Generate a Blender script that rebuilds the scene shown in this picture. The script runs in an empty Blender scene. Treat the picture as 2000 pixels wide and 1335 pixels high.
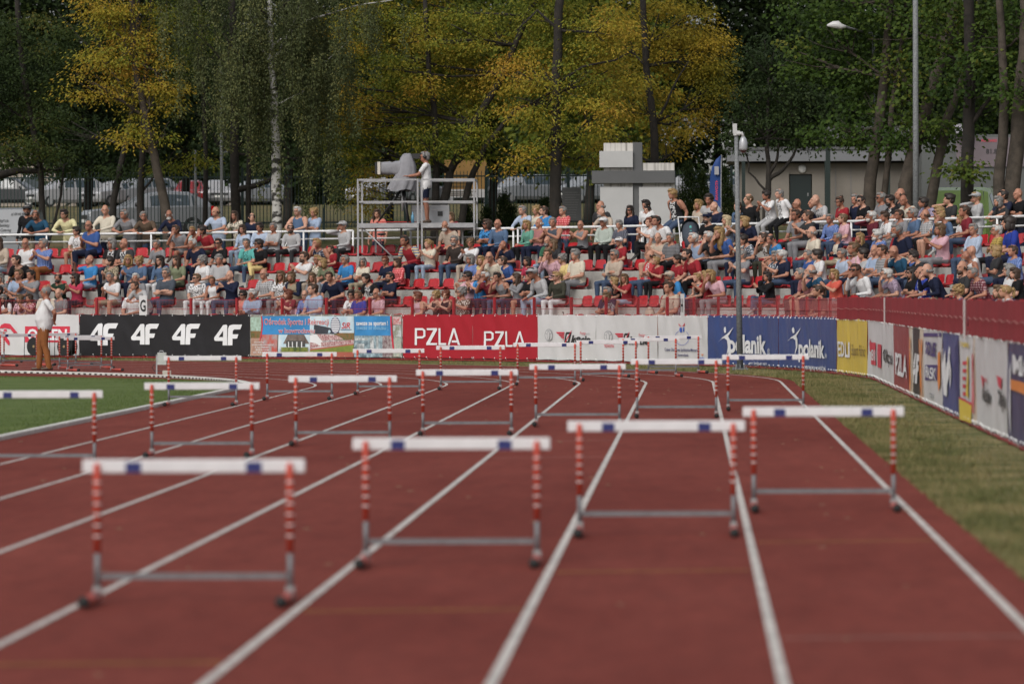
import bpy, bmesh, math, random
import numpy as np
from mathutils import Vector, Matrix, noise

random.seed(7); RNG = np.random.default_rng(7)
SC = bpy.context.scene
COL = SC.collection
rad = math.radians

# ------------------------------------------------------------------ camera, sky, sun, exposure
# x = across the straight (0 = inner kerb), y = along the straight, z = up, metres
FPX, CAMH, PITCH, ROLL, YAW, CAMX = 10712.5, 1.7021, .0087, -.0033, .0329, 8.1414
cam_d = bpy.data.cameras.new('camera'); cam = bpy.data.objects.new('camera', cam_d); COL.objects.link(cam)
cam_d.sensor_width = 36; cam_d.lens = FPX * 36 / 2000; cam_d.clip_start = .5; cam_d.clip_end = 3000
cam_d.dof.use_dof = True; cam_d.dof.focus_distance = 128; cam_d.dof.aperture_fstop = 3.4
_c, _s, _cp, _sp = math.cos(YAW), math.sin(YAW), math.cos(PITCH), math.sin(PITCH)
_fw = Vector((-_s*_cp, _c*_cp, -_sp)); _rt = Vector((_c, _s, 0)); _up = Vector((-_s*_sp, _c*_sp, _cp))
_r2 = _rt*math.cos(ROLL) + _up*math.sin(ROLL); _u2 = _up*math.cos(ROLL) - _rt*math.sin(ROLL)
cam.matrix_world = Matrix(((_r2.x, _u2.x, -_fw.x, CAMX), (_r2.y, _u2.y, -_fw.y, 0), (_r2.z, _u2.z, -_fw.z, CAMH), (0, 0, 0, 1)))
SC.camera = cam

SUN_EL, SUN_AZ = 42, 205          # degrees; azimuth clockwise from +y
world = bpy.data.worlds.new('World'); SC.world = world; world.use_nodes = True
wn = world.node_tree.nodes; wl = world.node_tree.links; wn.clear()
w_out = wn.new('ShaderNodeOutputWorld'); w_bg = wn.new('ShaderNodeBackground'); w_sky = wn.new('ShaderNodeTexSky'); w_hs = wn.new('ShaderNodeHueSaturation')
w_sky.sky_type = 'NISHITA'; w_sky.sun_disc = False; w_sky.sun_elevation = rad(SUN_EL); w_sky.sun_rotation = rad(SUN_AZ)
w_sky.dust_density = 4; w_sky.air_density = 1.0
w_hs.inputs['Saturation'].default_value = .28                     # overcast: grey-white sky
w_bg.inputs['Strength'].default_value = .14
wl.new(w_sky.outputs[0], w_hs.inputs['Color']); wl.new(w_hs.outputs[0], w_bg.inputs[0]); wl.new(w_bg.outputs[0], w_out.inputs[0])
sun_d = bpy.data.lights.new('sun', 'SUN'); sun = bpy.data.objects.new('sun', sun_d); COL.objects.link(sun)
sun_d.energy = 1.3; sun_d.angle = rad(36); sun_d.color = (1, .95, .88)
_a, _e = rad(SUN_AZ), rad(SUN_EL)
sun_dir = Vector((math.sin(_a)*math.cos(_e), math.cos(_a)*math.cos(_e), math.sin(_e)))
sun.rotation_euler = (-sun_dir).to_track_quat('-Z', 'Y').to_euler(); sun.location = (0, 60, 60)
SC.view_settings.view_transform = 'Standard'; SC.view_settings.look = 'None'; SC.view_settings.gamma = 1
SC.view_settings.exposure = .0; SC.view_settings.use_curve_mapping = False

# ------------------------------------------------------------------ pixel -> direction
UC, RK, LW, SLOPE = 99.61, 36.5, 1.22, .01    # curve start, kerb radius, lane width, cross fall of the track
def ray(x, y):
    dx, dy = x-1000, y-667.5; cr, sr = math.cos(ROLL), math.sin(ROLL)
    px, py = cr*dx+sr*dy, -sr*dx+cr*dy
    X, Z = px/FPX, -py/FPX
    Y, zz = _cp+_sp*Z, -_sp+_cp*Z
    return Vector((_c*X-_s*Y, _s*X+_c*Y, zz))
CAMP = Vector((CAMX, 0, CAMH))
def at_y(px, py, Y): r = ray(px, py); return CAMP + r*(Y/r.y)
def at_z(px, py, z): r = ray(px, py); return CAMP + r*((z-CAMH)/r.z)
def project(p):
    d = Vector(p)-CAMP; D = d.dot(_fw)
    return 1000+FPX*d.dot(_r2)/D, 667.5-FPX*d.dot(_u2)/D
def track_z(x, y):
    d = math.hypot(y-UC, x+RK)-RK if y > UC else x
    return SLOPE*min(max(d, 0), 10.)
def on_track(px, py):
    z = 0.
    for _ in range(40):
        p = at_z(px, py, z); z = .5*z+.5*track_z(p.x, p.y)
    return Vector((p.x, p.y, z))
def polar(r, a, z=0.): return Vector((r*math.cos(a)-RK, UC+r*math.sin(a), z))   # about the centre of the curve; a = 0 at the start of the curve
def polar_from_px(px, r):
    """angle on the circle of radius r behind image column px (far crossing)"""
    d = ray(px, 574); ox, oy = CAMX+RK, -UC
    A = d.x*d.x+d.y*d.y; B = ox*d.x+oy*d.y; C = ox*ox+oy*oy-r*r
    q = B*B-A*C
    t = (-B+math.sqrt(max(q, 0)))/A
    return math.atan2(oy+d.y*t, ox+d.x*t)

# ------------------------------------------------------------------ materials
MATS = {}
def principled(m):
    m.use_nodes = True; nt = m.node_tree; return nt, nt.nodes['Principled BSDF']
def mat(name, col, rough=.6, metal=0., bump=0., bscale=40., var=0., vscale=3., spec=.5, coords='Object', col2=None, sheen=0., trans=0.):
    """plain procedural material: base colour with soft noise variation and fine relief"""
    if name in MATS: return MATS[name]
    m = bpy.data.materials.new(name); nt, b = principled(m); N, L = nt.nodes, nt.links
    b.inputs['Roughness'].default_value = rough; b.inputs['Metallic'].default_value = metal; b.inputs['Specular IOR Level'].default_value = spec
    if sheen: b.inputs['Sheen Weight'].default_value = sheen
    b.inputs['Base Color'].default_value = (*col, 1)
    tc = N.new('ShaderNodeTexCoord')
    if var or col2:
        n = N.new('ShaderNodeTexNoise'); n.inputs['Scale'].default_value = vscale; n.inputs['Detail'].default_value = 5; n.inputs['Roughness'].default_value = .65
        L.new(tc.outputs[coords], n.inputs['Vector'])
        mx = N.new('ShaderNodeMix'); mx.data_type = 'RGBA'
        c2 = col2 or tuple(c*(1-var) for c in col)
        mx.inputs[6].default_value = (*col, 1); mx.inputs[7].default_value = (*c2, 1)
        rp = N.new('ShaderNodeMapRange'); rp.inputs[1].default_value = .38; rp.inputs[2].default_value = .62
        L.new(n.outputs['Fac'], rp.inputs[0]); L.new(rp.outputs[0], mx.inputs[0]); L.new(mx.outputs[2], b.inputs['Base Color'])
    if bump:
        n2 = N.new('ShaderNodeTexNoise'); n2.inputs['Scale'].default_value = bscale; n2.inputs['Detail'].default_value = 4
        L.new(tc.outputs[coords], n2.inputs['Vector'])
        bp = N.new('ShaderNodeBump'); bp.inputs['Strength'].default_value = bump; bp.inputs['Distance'].default_value = .02
        L.new(n2.outputs['Fac'], bp.inputs['Height']); L.new(bp.outputs[0], b.inputs['Normal'])
    MATS[name] = m; return m

# ------------------------------------------------------------------ mesh helpers
class MB:
    def __init__(s): s.v, s.f, s.m = [], [], []
    def add(s, vs, fs, mi=0):
        o = len(s.v); s.v.extend(tuple(p) for p in vs)
        for f in fs: s.f.append(tuple(i+o for i in f)); s.m.append(mi)
    def box(s, c, size, M=None, mi=0, taper=1.):
        hx, hy, hz = (q/2 for q in size); vs = []
        for z in (-1, 1):
            k = taper if z > 0 else 1
            for x, y in ((-1, -1), (1, -1), (1, 1), (-1, 1)):
                p = Vector((x*hx*k, y*hy*k, z*hz)); vs.append((M @ p if M else p)+Vector(c))
        s.add(vs, [(3, 2, 1, 0), (4, 5, 6, 7), (0, 1, 5, 4), (1, 2, 6, 5), (2, 3, 7, 6), (3, 0, 4, 7)], mi); return s
    def bar(s, a, b, w, h=None, mi=0, up=(0, 0, 1)):
        a, b = Vector(a), Vector(b); t = (b-a); L = t.length; t.normalize(); u = Vector(up)
        if abs(t.dot(u)) > .99: u = Vector((1, 0, 0))
        x = t.cross(u).normalized(); y = x.cross(t)
        M = Matrix((x, t, y)).transposed()
        return s.box((a+b)/2, (w, L, h or w), M, mi)
    def tube(s, pts, rads, n=8, mi=0, cap=True):
        pts = [Vector(p) for p in pts]; k = len(pts)
        if not hasattr(rads, '__len__'): rads = [rads]*k
        vs, fs = [], []; ref = None
        for i, p in enumerate(pts):
            t = (pts[min(i+1, k-1)]-pts[max(i-1, 0)]).normalized()
            if ref is None: ref = Vector((0, 0, 1)) if abs(t.z) < .9 else Vector((1, 0, 0))
            x = t.cross(ref).normalized(); y = t.cross(x).normalized(); ref = x.cross(t)
            for j in range(n):
                a = 2*math.pi*j/n; vs.append(p+x*(rads[i]*math.cos(a))+y*(rads[i]*math.sin(a)))
        for i in range(k-1):
            for j in range(n):
                a, b = i*n+j, i*n+(j+1) % n; fs.append((a, b, b+n, a+n))
        if cap: fs.append(tuple(range(n-1, -1, -1))); fs.append(tuple((k-1)*n+j for j in range(n)))
        s.add(vs, fs, mi); return s
    def cyl(s, c, r, h, n=16, axis='z', mi=0, r2=None):
        c = Vector(c); d = {'x': Vector((1, 0, 0)), 'y': Vector((0, 1, 0)), 'z': Vector((0, 0, 1))}[axis]
        return s.tube([c-d*h/2, c+d*h/2], [r, r if r2 is None else r2], n, mi)
    def ball(s, c, r, n=10, m=6, mi=0):
        c = Vector(c); r = Vector(r) if hasattr(r, '__len__') else Vector((r, r, r)); vs, fs = [], []
        vs.append(c+Vector((0, 0, r.z)))
        for i in range(1, m):
            th = math.pi*i/m
            for j in range(n):
                a = 2*math.pi*j/n; vs.append(c+Vector((r.x*math.sin(th)*math.cos(a), r.y*math.sin(th)*math.sin(a), r.z*math.cos(th))))
        vs.append(c-Vector((0, 0, r.z)))
        for j in range(n): fs.append((0, 1+j, 1+(j+1) % n))
        for i in range(m-2):
            for j in range(n):
                a, b = 1+i*n+j, 1+i*n+(j+1) % n; fs.append((a, a+n, b+n, b))
        e = len(vs)-1; o = 1+(m-2)*n
        for j in range(n): fs.append((e, o+(j+1) % n, o+j))
        s.add(vs, fs, mi); return s
    def mesh(s, name, mats, smooth=False):
        me = bpy.data.meshes.new(name); me.from_pydata(s.v, [], s.f)
        for m in (mats if isinstance(mats, (list, tuple)) else [mats]): me.materials.append(m)
        if any(s.m): me.polygons.foreach_set('material_index', s.m)
        if smooth: me.polygons.foreach_set('use_smooth', [True]*len(me.polygons))
        me.update(); return me
    def build(s, name, mats, parent=None, loc=None, rz=None, smooth=False):
        return link(name, s.mesh(name, mats, smooth), parent, loc, rz)
def link(name, me, parent=None, loc=None, rz=None):
    o = bpy.data.objects.new(name, me); COL.objects.link(o)
    if parent: o.parent = parent
    if loc is not None: o.location = loc
    if rz is not None: o.rotation_euler = (0, 0, rz)
    return o
def empty(name, loc=(0, 0, 0), rz=0.):
    o = bpy.data.objects.new(name, None); COL.objects.link(o); o.location = loc; o.rotation_euler = (0, 0, rz); o.empty_display_size = .1; return o
def tag(o, label=None, cat=None, group=None, kind=None):
    if label: o['label'] = label
    if cat: o['category'] = cat
    if group: o['group'] = group
    if kind: o['kind'] = kind
    return o
def copy_tree(o, parent=None):
    c = o.copy(); COL.objects.link(c)
    if parent is not None: c.parent = parent
    for ch in KIDS.get(o.name, ()): copy_tree(ch, c)
    return c
KIDS = {}
def note_kids(root, *more):
    KIDS[root.name] = list(more)
def grid(nu, nv, fn):
    m = MB(); vs = [fn(i/(nu-1), j/(nv-1)) for j in range(nv) for i in range(nu)]
    fs = [(j*nu+i, j*nu+i+1, (j+1)*nu+i+1, (j+1)*nu+i) for j in range(nv-1) for i in range(nu-1)]
    m.add(vs, fs); return m
_TXT = {}
def text_mesh(s, bold=0., shear=0., spacing=1.):
    """outline of a string as flat triangles, height of capitals about 1"""
    k = (s, bold, shear, spacing)
    if k in _TXT: return _TXT[k]
    cu = bpy.data.curves.new('t', 'FONT'); cu.body = s; cu.size = 1.37; cu.offset = bold; cu.shear = shear; cu.space_character = spacing; cu.resolution_u = 3
    ob = bpy.data.objects.new('t', cu); COL.objects.link(ob)
    bpy.context.view_layer.update()
    me = bpy.data.meshes.new_from_object(ob.evaluated_get(bpy.context.evaluated_depsgraph_get()))
    v = np.array([tuple(q.co)[:2] for q in me.vertices]) if len(me.vertices) else np.zeros((1, 2)); f = [tuple(p.vertices) for p in me.polygons]
    bpy.data.objects.remove(ob); bpy.data.curves.remove(cu); bpy.data.meshes.remove(me)
    v = v - np.array([v[:, 0].min(), 0]); _TXT[k] = (v, f, v[:, 0].max()); return _TXT[k]
# ------------------------------------------------------------------ the setting: ground, track, kerb
def offset_path(t, d):
    """point d metres outside the inner kerb line; t = metres along it (0 = start of the curve)"""
    if t <= 0: return (d, UC+t)
    a = t/RK
    if a <= math.pi: return ((RK+d)*math.cos(a)-RK, UC+(RK+d)*math.sin(a))
    return (-2*RK-d, UC-(t-math.pi*RK))
def smooth(x, a, b):
    x = min(max((x-a)/(b-a), 0), 1); return x*x*(3-2*x)
def terrain_z(x, y):
    if y > UC: d = math.hypot(y-UC, x+RK)-RK; a = math.atan2(y-UC, x+RK)
    elif x > -RK: d, a = x, 0
    else: d, a = -2*RK-x, math.pi
    return terrain_d(d, a)
def terrain_d(d, a):
    if d <= 10: return SLOPE*max(d, 0)
    r = d+RK
    if r < 55.0: h = .1
    elif r < 55.3: h = .1+(2.33-.1)*(r-55.0)/.3
    elif r < 60: h = 2.33+.02*smooth(r, 55.3, 60)
    elif r < 84: h = 2.35+1.35*smooth(r, 60, 84)
    elif r < 114: h = 3.7+.6*(r-84)/30
    elif r < 212: h = 4.3+2.5*(r-114)/98
    else: h = 6.8+.2*smooth(r, 212, 300)
    k = smooth(math.degrees(a), 3, 11)*smooth(170-math.degrees(a), 0, 30)
    return .1+(h-.1)*k

# track surface: polyurethane, granular
def m_track():
    m = bpy.data.materials.new('track_red'); nt, b = principled(m); N, L = nt.nodes, nt.links
    tc = N.new('ShaderNodeTexCoord')
    def nz(sc, det): n = N.new('ShaderNodeTexNoise'); n.inputs['Scale'].default_value = sc; n.inputs['Detail'].default_value = det; n.inputs['Roughness'].default_value = .7; L.new(tc.outputs['Object'], n.inputs['Vector']); return n
    mp = N.new('ShaderNodeMapping'); mp.inputs['Scale'].default_value = (1, .25, 1); L.new(tc.outputs['Object'], mp.inputs[0])
    n1 = nz(.35, 6); n2 = nz(9, 3); n3 = nz(260, 2); L.new(mp.outputs[0], n1.inputs['Vector'])
    cr = N.new('ShaderNodeValToRGB'); e = cr.color_ramp.elements; e[0].position = .36; e[0].color = (.142, .0265, .0185, 1); e[1].position = .66; e[1].color = (.200, .045, .0325, 1)
    L.new(n1.outputs['Fac'], cr.inputs[0])
    mx = N.new('ShaderNodeMix'); mx.data_type = 'RGBA'; mx.blend_type = 'MULTIPLY'; mx.inputs[0].default_value = 1
    r2 = N.new('ShaderNodeValToRGB'); r2.color_ramp.elements[0].color = (.72, .72, .72, 1); r2.color_ramp.elements[0].position = .3; r2.color_ramp.elements[1].color = (1, 1, 1, 1); r2.color_ramp.elements[1].position = .55
    L.new(n2.outputs['Fac'], r2.inputs[0]); L.new(cr.outputs[0], mx.inputs[6]); L.new(r2.outputs[0], mx.inputs[7]); L.new(mx.outputs[2], b.inputs['Base Color'])
    # scuffs: short pale and dark streaks along the lanes
    mp2 = N.new('ShaderNodeMapping'); mp2.inputs['Scale'].default_value = (5, .6, 1); L.new(tc.outputs['Object'], mp2.inputs[0]); n4 = nz(1.0, 8); L.new(mp2.outputs[0], n4.inputs['Vector'])
    r4 = N.new('ShaderNodeValToRGB'); e4 = r4.color_ramp.elements; e4[0].position = .33; e4[0].color = (.87, .87, .87, 1); e4[1].position = .72; e4[1].color = (1.1, 1.11, 1.12, 1)
    mx2 = N.new('ShaderNodeMix'); mx2.data_type = 'RGBA'; mx2.blend_type = 'MULTIPLY'; mx2.inputs[0].default_value = 1; L.new(n4.outputs['Fac'], r4.inputs[0]); L.new(mx.outputs[2], mx2.inputs[6]); L.new(r4.outputs[0], mx2.inputs[7]); L.new(mx2.outputs[2], b.inputs['Base Color'])
    bp = N.new('ShaderNodeBump'); bp.inputs['Strength'].default_value = .35; bp.inputs['Distance'].default_value = .004; L.new(n3.outputs['Fac'], bp.inputs['Height']); L.new(bp.outputs[0], b.inputs['Normal'])
    b.inputs['Roughness'].default_value = .9; b.inputs['Specular IOR Level'].default_value = .12
    return m
def m_grass(name, stops, scale):
    m = bpy.data.materials.new(name); nt, b = principled(m); N, L = nt.nodes, nt.links
    tc = N.new('ShaderNodeTexCoord'); n = N.new('ShaderNodeTexNoise'); n.inputs['Scale'].default_value = scale; n.inputs['Detail'].default_value = 7; n.inputs['Roughness'].default_value = .7
    L.new(tc.outputs['Object'], n.inputs['Vector']); cr = N.new('ShaderNodeValToRGB'); el = cr.color_ramp.elements
    while len(el) < len(stops): el.new(.5)
    for e, (p, c) in zip(el, stops): e.position = p; e.color = (*c, 1)
    L.new(n.outputs['Fac'], cr.inputs[0]); L.new(cr.outputs[0], b.inputs['Base Color'])
    n2 = N.new('ShaderNodeTexNoise'); n2.inputs['Scale'].default_value = 60; n2.inputs['Detail'].default_value = 5; L.new(tc.outputs['Object'], n2.inputs['Vector'])
    bp = N.new('ShaderNodeBump'); bp.inputs['Strength'].default_value = .8; bp.inputs['Distance'].default_value = .03; L.new(n2.outputs['Fac'], bp.inputs['Height']); L.new(bp.outputs[0], b.inputs['Normal'])
    b.inputs['Roughness'].default_value = .9; b.inputs['Specular IOR Level'].default_value = .15
    return m
M_TRACK = m_track()
M_VERGE = m_grass('verge_grass', [(.33, (.066, .076, .026)), (.46, (.120, .126, .048)), (.55, (.21, .18, .082)), (.70, (.30, .245, .125))], .9)
M_INFIELD = m_grass('infield_grass', [(.3, (.075, .108, .030)), (.5, (.098, .138, .040)), (.7, (.128, .160, .056))], .6)
M_PARK = m_grass('park_ground', [(.3, (.05, .065, .02)), (.48, (.10, .095, .04)), (.65, (.17, .12, .065))], .35)
M_LINE = mat('line_white', (.56, .53, .50), .8, bump=.2, bscale=120, var=.38, vscale=7, spec=.2)
M_YEL = mat('line_yellow', (.44, .23, .03), .8, var=.35, vscale=9)
M_FADED = mat('line_faded', (.36, .19, .16), .8, var=.35, vscale=9)

ts = [-170, -120, -90, -70, -50, -30, -15, -6] + [i*1.0 for i in range(0, 75)] + [78, 84, 92, 100, 108, 115, 130, 170]
def strip(name, ds, mater, zoff=0., kind='structure', tt=ts):
    m = MB(); nd = len(ds); vs = []
    for t in tt:
        for d in ds:
            x, y = offset_path(t, d); vs.append((x, y, terrain_d(d, max(t, 0)/RK)+zoff))
    m.add(vs, [(i*nd+j, i*nd+j+1, (i+1)*nd+j+1, (i+1)*nd+j) for i in range(len(tt)-1) for j in range(nd-1)])
    o = m.build(name, mater, smooth=True); tag(o, kind=kind); return o
track = strip('running_track', [-.02, 2, 4, 6, 8, 9.2, 10.0], M_TRACK)
verge = strip('ground', [9.9, 10.001, 11, 12, 14, 16, 18.4], M_VERGE, -.004)
terr = strip('park_terrain', [18.4, 18.5, 18.8, 19.5, 21, 23.5, 26, 29, 32, 36, 40, 44, 47.5, 55, 65, 77.5, 100, 130, 175.5, 220, 264, 400, 900, 2500], M_PARK, -.004)
# infield: a strip of apron, then the lawn
m = MB(); inner = [offset_path(t, -.02) for t in ts]; m.add([(x, y, -.004) for x, y in inner], [tuple(range(len(inner)))])
infield_ap = m.build('infield_apron', M_TRACK); tag(infield_ap, kind='structure')
def lawn_d(t): return -.16-3.4*smooth(t, 7, 24)
m = MB(); inner = [offset_path(t, lawn_d(t)) for t in ts]; m.add([(x, y, .004) for x, y in inner], [tuple(range(len(inner)))])
lawn = m.build('infield_lawn', M_INFIELD); tag(lawn, kind='structure')

def paint(name, d0, d1, t0, t1, mater, step=1.0, zoff=.004, parent=track):
    m = MB(); n = max(2, int(abs(t1-t0)/step)+1); vs = []
    for i in range(n):
        t = t0+(t1-t0)*i/(n-1)
        for d in (d0, d1): x, y = offset_path(t, d); vs.append((x, y, SLOPE*max(d, 0)+zoff))
    m.add(vs, [(2*i, 2*i+1, 2*i+3, 2*i+2) for i in range(n-1)])
    return m.build(name, mater, parent)
for k in range(1, 9): paint('lane_line', k*LW-.05, k*LW, -170, 115, M_LINE)
# hurdle marks and worn cross lines, read off the straight
for px0, py0, lane, mt, w in ((800, 1192, 6, M_YEL, .05), (1280, 1115, 7, M_YEL, .05), (1640, 1057, 8, M_YEL, .05), (200, 1296, 5, M_YEL, .05), (1770, 1244, 8, M_FADED, .05),
                           (1100, 861, 6, M_FADED, .05), (1095, 893, 6, M_FADED, .05), (1320, 792, 7, M_FADED, .05), (640, 825, 4, M_FADED, .05), (1290, 742, 7, M_FADED, .05)):
    p = on_track(px0, py0); t = p.y-UC
    paint('cross_mark', (lane-1)*LW+.02, lane*LW-.07, t-w/2, t+w/2, mt)

# kerb: white raised edge with drain slots on the infield side
M_KERB = mat('kerb_white', (.60, .59, .55), .7, bump=.3, bscale=50, var=.25, vscale=5)
M_SLOT = mat('kerb_slot', (.02, .02, .018), .9)
m = MB(); prof = [(-.12, .0), (-.115, .046), (-.10, .054), (-.01, .054), (.0, .042), (.0, -.004)]
kt = [-75+i for i in range(0, 76)] + [i*.5 for i in range(1, 180)]; vs = []
for t in kt:
    for d, z in prof: x, y = offset_path(t, d); vs.append((x, y, z))
n = len(prof); m.add(vs, [(i*n+j, (i+1)*n+j, (i+1)*n+j+1, i*n+j+1) for i in range(len(kt)-1) for j in range(n-1)])
kerb = m.build('kerb', M_KERB); tag(kerb, kind='structure')
slots = MB()
for i in range(0, 210):
    t = 4+i*.30
    if t > 66: break
    a = t/RK; x, y = offset_path(t, -.122); M = Matrix.Rotation(a, 3, 'Z')
    slots.box((x, y, .018), (.012, .11, .026), M)
so = slots.build('drain_slots', M_SLOT, kerb); so['kind'] = 'stuff'

# grass blades on the verge and the lawn edge (uncountable)
def blades(name, n, fn, mater, h0, h1, w):
    P = np.zeros((n, 3, 3)); 
    for i in range(n):
        x, y, z = fn(); h = random.uniform(h0, h1); a = random.uniform(0, 6.283); l = random.uniform(-.5, .5)*h; l2 = random.uniform(-.5, .5)*h
        P[i] = ((x-w*math.cos(a), y-w*math.sin(a), z), (x+w*math.cos(a), y+w*math.sin(a), z), (x+l, y+l2, z+h))
    me = bpy.data.meshes.new(name); me.vertices.add(3*n); me.vertices.foreach_set('co', P.ravel()); me.loops.add(3*n); me.loops.foreach_set('vertex_index', np.arange(3*n)); me.polygons.add(n); me.polygons.foreach_set('loop_start', np.arange(n)*3)
    me.materials.append(mater); me.update(calc_edges=True); me.validate()
    return tag(link(name, me), kind='stuff')
def verge_pt():
    if random.random() < .55:
        t = random.uniform(-75, 4); d = 9.97+abs(random.gauss(0, .5))*1.1
    else: t = random.uniform(0, 46); d = 9.96+random.random()**1.3*3.6
    x, y = offset_path(t, d); return x, y, .09
tag(blades('verge_grass_blades', 60000, verge_pt, M_VERGE, .025, .075, .006), 'short patchy grass growing between track and banners', 'grass')
def lawn_pt():
    t = random.uniform(-40, 50); x, y = offset_path(t, lawn_d(t)-abs(random.gauss(0, 1.2))); return x, y, .0
tag(blades('lawn_grass_blades', 25000, lawn_pt, M_INFIELD, .02, .04, .005), 'mown green grass along the infield edge', 'grass')
# ------------------------------------------------------------------ grandstand: five concrete steps on the outside of the curve
ROWS = 5; ROW_R0, TREAD = 51.2, .8
def row_r(k): return ROW_R0+TREAD*k               # front edge of step k (0..4)
def step_z(k): return .94+.436*k
A0, A1 = rad(10), rad(68)
M_CONC = mat('concrete', (.43, .415, .39), .85, bump=.35, bscale=30, var=.28, vscale=2.2)
M_NUM = mat('painted_number', (.03, .03, .03), .8)
stand = empty('grandstand', polar(ROW_R0, rad(40), .1)); tag(stand, 'pale concrete terraced grandstand curving round the track', 'grandstand')
def arc_solid(r0, r1, z0, z1, a0, a1, n):
    m = MB(); vs = []
    for i in range(n+1):
        a = a0+(a1-a0)*i/n
        for r, z in ((r0, z0), (r0, z1), (r1, z1), (r1, z0)): vs.append(polar(r, a, z))
    fs = [(i*4+j, i*4+(j+1) % 4, i*4+4+(j+1) % 4, i*4+4+j) for i in range(n) for j in range(4)]
    fs += [(0, 1, 2, 3), (n*4+3, n*4+2, n*4+1, n*4)]
    m.add(vs, fs); return m
def local(o, parent):
    o.parent = parent; o.matrix_parent_inverse = Matrix.Translation(-Vector(parent.location)); return o
local(arc_solid(50.75, ROW_R0, .08, .50, A0, A1, 60).build('step', M_CONC), stand)
for k in range(ROWS): local(arc_solid(row_r(k), row_r(k)+TREAD+(.02 if k == 4 else 0), .08, step_z(k), A0, A1, 60).build('step', M_CONC), stand)
AISLES = [polar_from_px(x, 53) for x in (432, 1156, 1868)]
for a in AISLES:
    for k in range(ROWS):
        r = row_r(k); z = step_z(k)-.436 if k else .5
        local(arc_solid(r-.30, r-.003, z-.05, z+.218, a-.6/53, a+.6/53, 3).build('aisle_step', M_CONC), stand)
def plate_text(s, px, py, k, h):
    """a painted number on the riser of step k"""
    a = polar_from_px(px, row_r(k)); v, f, w = text_mesh(s, .02); c = polar(row_r(k)-.004, a, step_z(k)-.17)
    e = Vector((-math.sin(a), math.cos(a), 0))*-1.
    m = MB(); m.add([c+e*((x-w/2)*h)+Vector((0, 0, (y-.5)*h)) for x, y in v], f)
    return local(m.build('painted_number', M_NUM), stand)
plate_text('3', 430, 606, 1, .16); plate_text('4', 1166, 573, 1, .20); plate_text('5', 1231, 537, 2, .16); plate_text('3', 1100, 606, 1, .16)

# ------------------------------------------------------------------ white tubular handrail behind the top row
RAIL_R, RAIL_Z = 55.55, 3.36
M_WHITE = mat('white_paint', (.72, .72, .72), .45, bump=.1, bscale=30, var=.12, vscale=6)
handrails = []
sec = [(A0, polar_from_px(1338, RAIL_R)), (polar_from_px(1345, RAIL_R)+.002, polar_from_px(1010, RAIL_R)-.004), (polar_from_px(1003, RAIL_R), polar_from_px(700, RAIL_R)), (polar_from_px(690, RAIL_R), A1)]
sec[0] = (A0, polar_from_px(1345, RAIL_R)); sec[1] = (polar_from_px(1332, RAIL_R), polar_from_px(1012, RAIL_R))
for i, (a0, a1) in enumerate(sec):
    n = max(4, int((a1-a0)*RAIL_R/.6)); root = empty('handrail', polar(RAIL_R, (a0+a1)/2, 2.34))
    tag(root, ['white tubular handrail behind the top row above the red cloth fence', 'white tubular handrail in front of the grey cross monument', 'white tubular handrail under and beside the television platform', 'white tubular handrail with onlookers leaning on it above the black banner'][i], 'handrail')
    for z, rr in ((RAIL_Z, .03), (RAIL_Z-.20, .022)):
        m = MB(); m.tube([polar(RAIL_R+(.25 if z < RAIL_Z else 0), a0+(a1-a0)*j/n, z) for j in range(n+1)], rr, 8); local(m.build('rail', M_WHITE, smooth=True), root)
    npst = max(2, round((a1-a0)*RAIL_R/1.75)+1)
    for j in range(npst):
        a = a0+(a1-a0)*j/(npst-1); m = MB(); m.tube([polar(RAIL_R, a, 2.34), polar(RAIL_R, a, RAIL_Z)], .025, 8); m.tube([polar(RAIL_R, a, RAIL_Z-.2), polar(RAIL_R+.25, a, RAIL_Z-.2)], .015, 6); local(m.build('post', M_WHITE, smooth=True), root)

# ------------------------------------------------------------------ red plastic bucket seat
M_SEAT = mat('seat_red', (.40, .02, .026), .32, bump=.05, bscale=20, var=.18, vscale=4)
def seat_mesh():
    prof = [(.20, .015), (.205, .05), (.18, .062), (.10, .05), (.0, .042), (-.08, .05), (-.125, .085), (-.15, .16), (-.165, .25), (-.178, .325), (-.186, .342)]
    m = MB(); n = 7; vs = []
    for side in (0, 1):
        for i, (y, z) in enumerate(prof):
            for j in range(n):
                s = j/(n-1)*2-1; hw = .205 if z < .2 else .205-.05*((z-.2)/.14)**2
                curl = .035*abs(s)**3 if z < .09 else 0; fwd = .035*abs(s)**2.5 if z >= .09 else 0
                zz = z+curl - (.03*s*s if i == len(prof)-1 else 0)
                vs.append((s*hw, y+fwd-(.012 if side and z > .06 else 0), zz-(.014 if side and z <= .09 else 0)))
    K = len(prof)*n
    for i in range(len(prof)-1):
        for j in range(n-1):
            a = i*n+j; m.f.append((a, a+1, a+n+1, a+n)); m.m.append(0); m.f.append((K+a, K+a+n, K+a+n+1, K+a+1)); m.m.append(0)
    for i in range(len(prof)-1):
        for j in (0, n-1):
            a = i*n+j; m.f.append((a, a+n, K+a+n, K+a) if j == 0 else (a, K+a, K+a+n, a+n)); m.m.append(0)
    for i in (0, len(prof)-1):
        for j in range(n-1): a = i*n+j; m.f.append((a, K+a, K+a+1, a+1)); m.m.append(0)
    m.v = vs
    m.box((0, .02, .005), (.22, .22, .05))
    m.v = [(x, y, z*.82) for x, y, z in m.v]; return m.mesh('bucket_seat', M_SEAT, True)
SEAT_ME = seat_mesh()
def put_seat(k, a):
    o = link('stadium_seat', SEAT_ME); o.location = polar(row_r(k)+.20, a, step_z(k)+.012); o.rotation_euler = (0, 0, math.pi/2+a)
    return o

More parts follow.
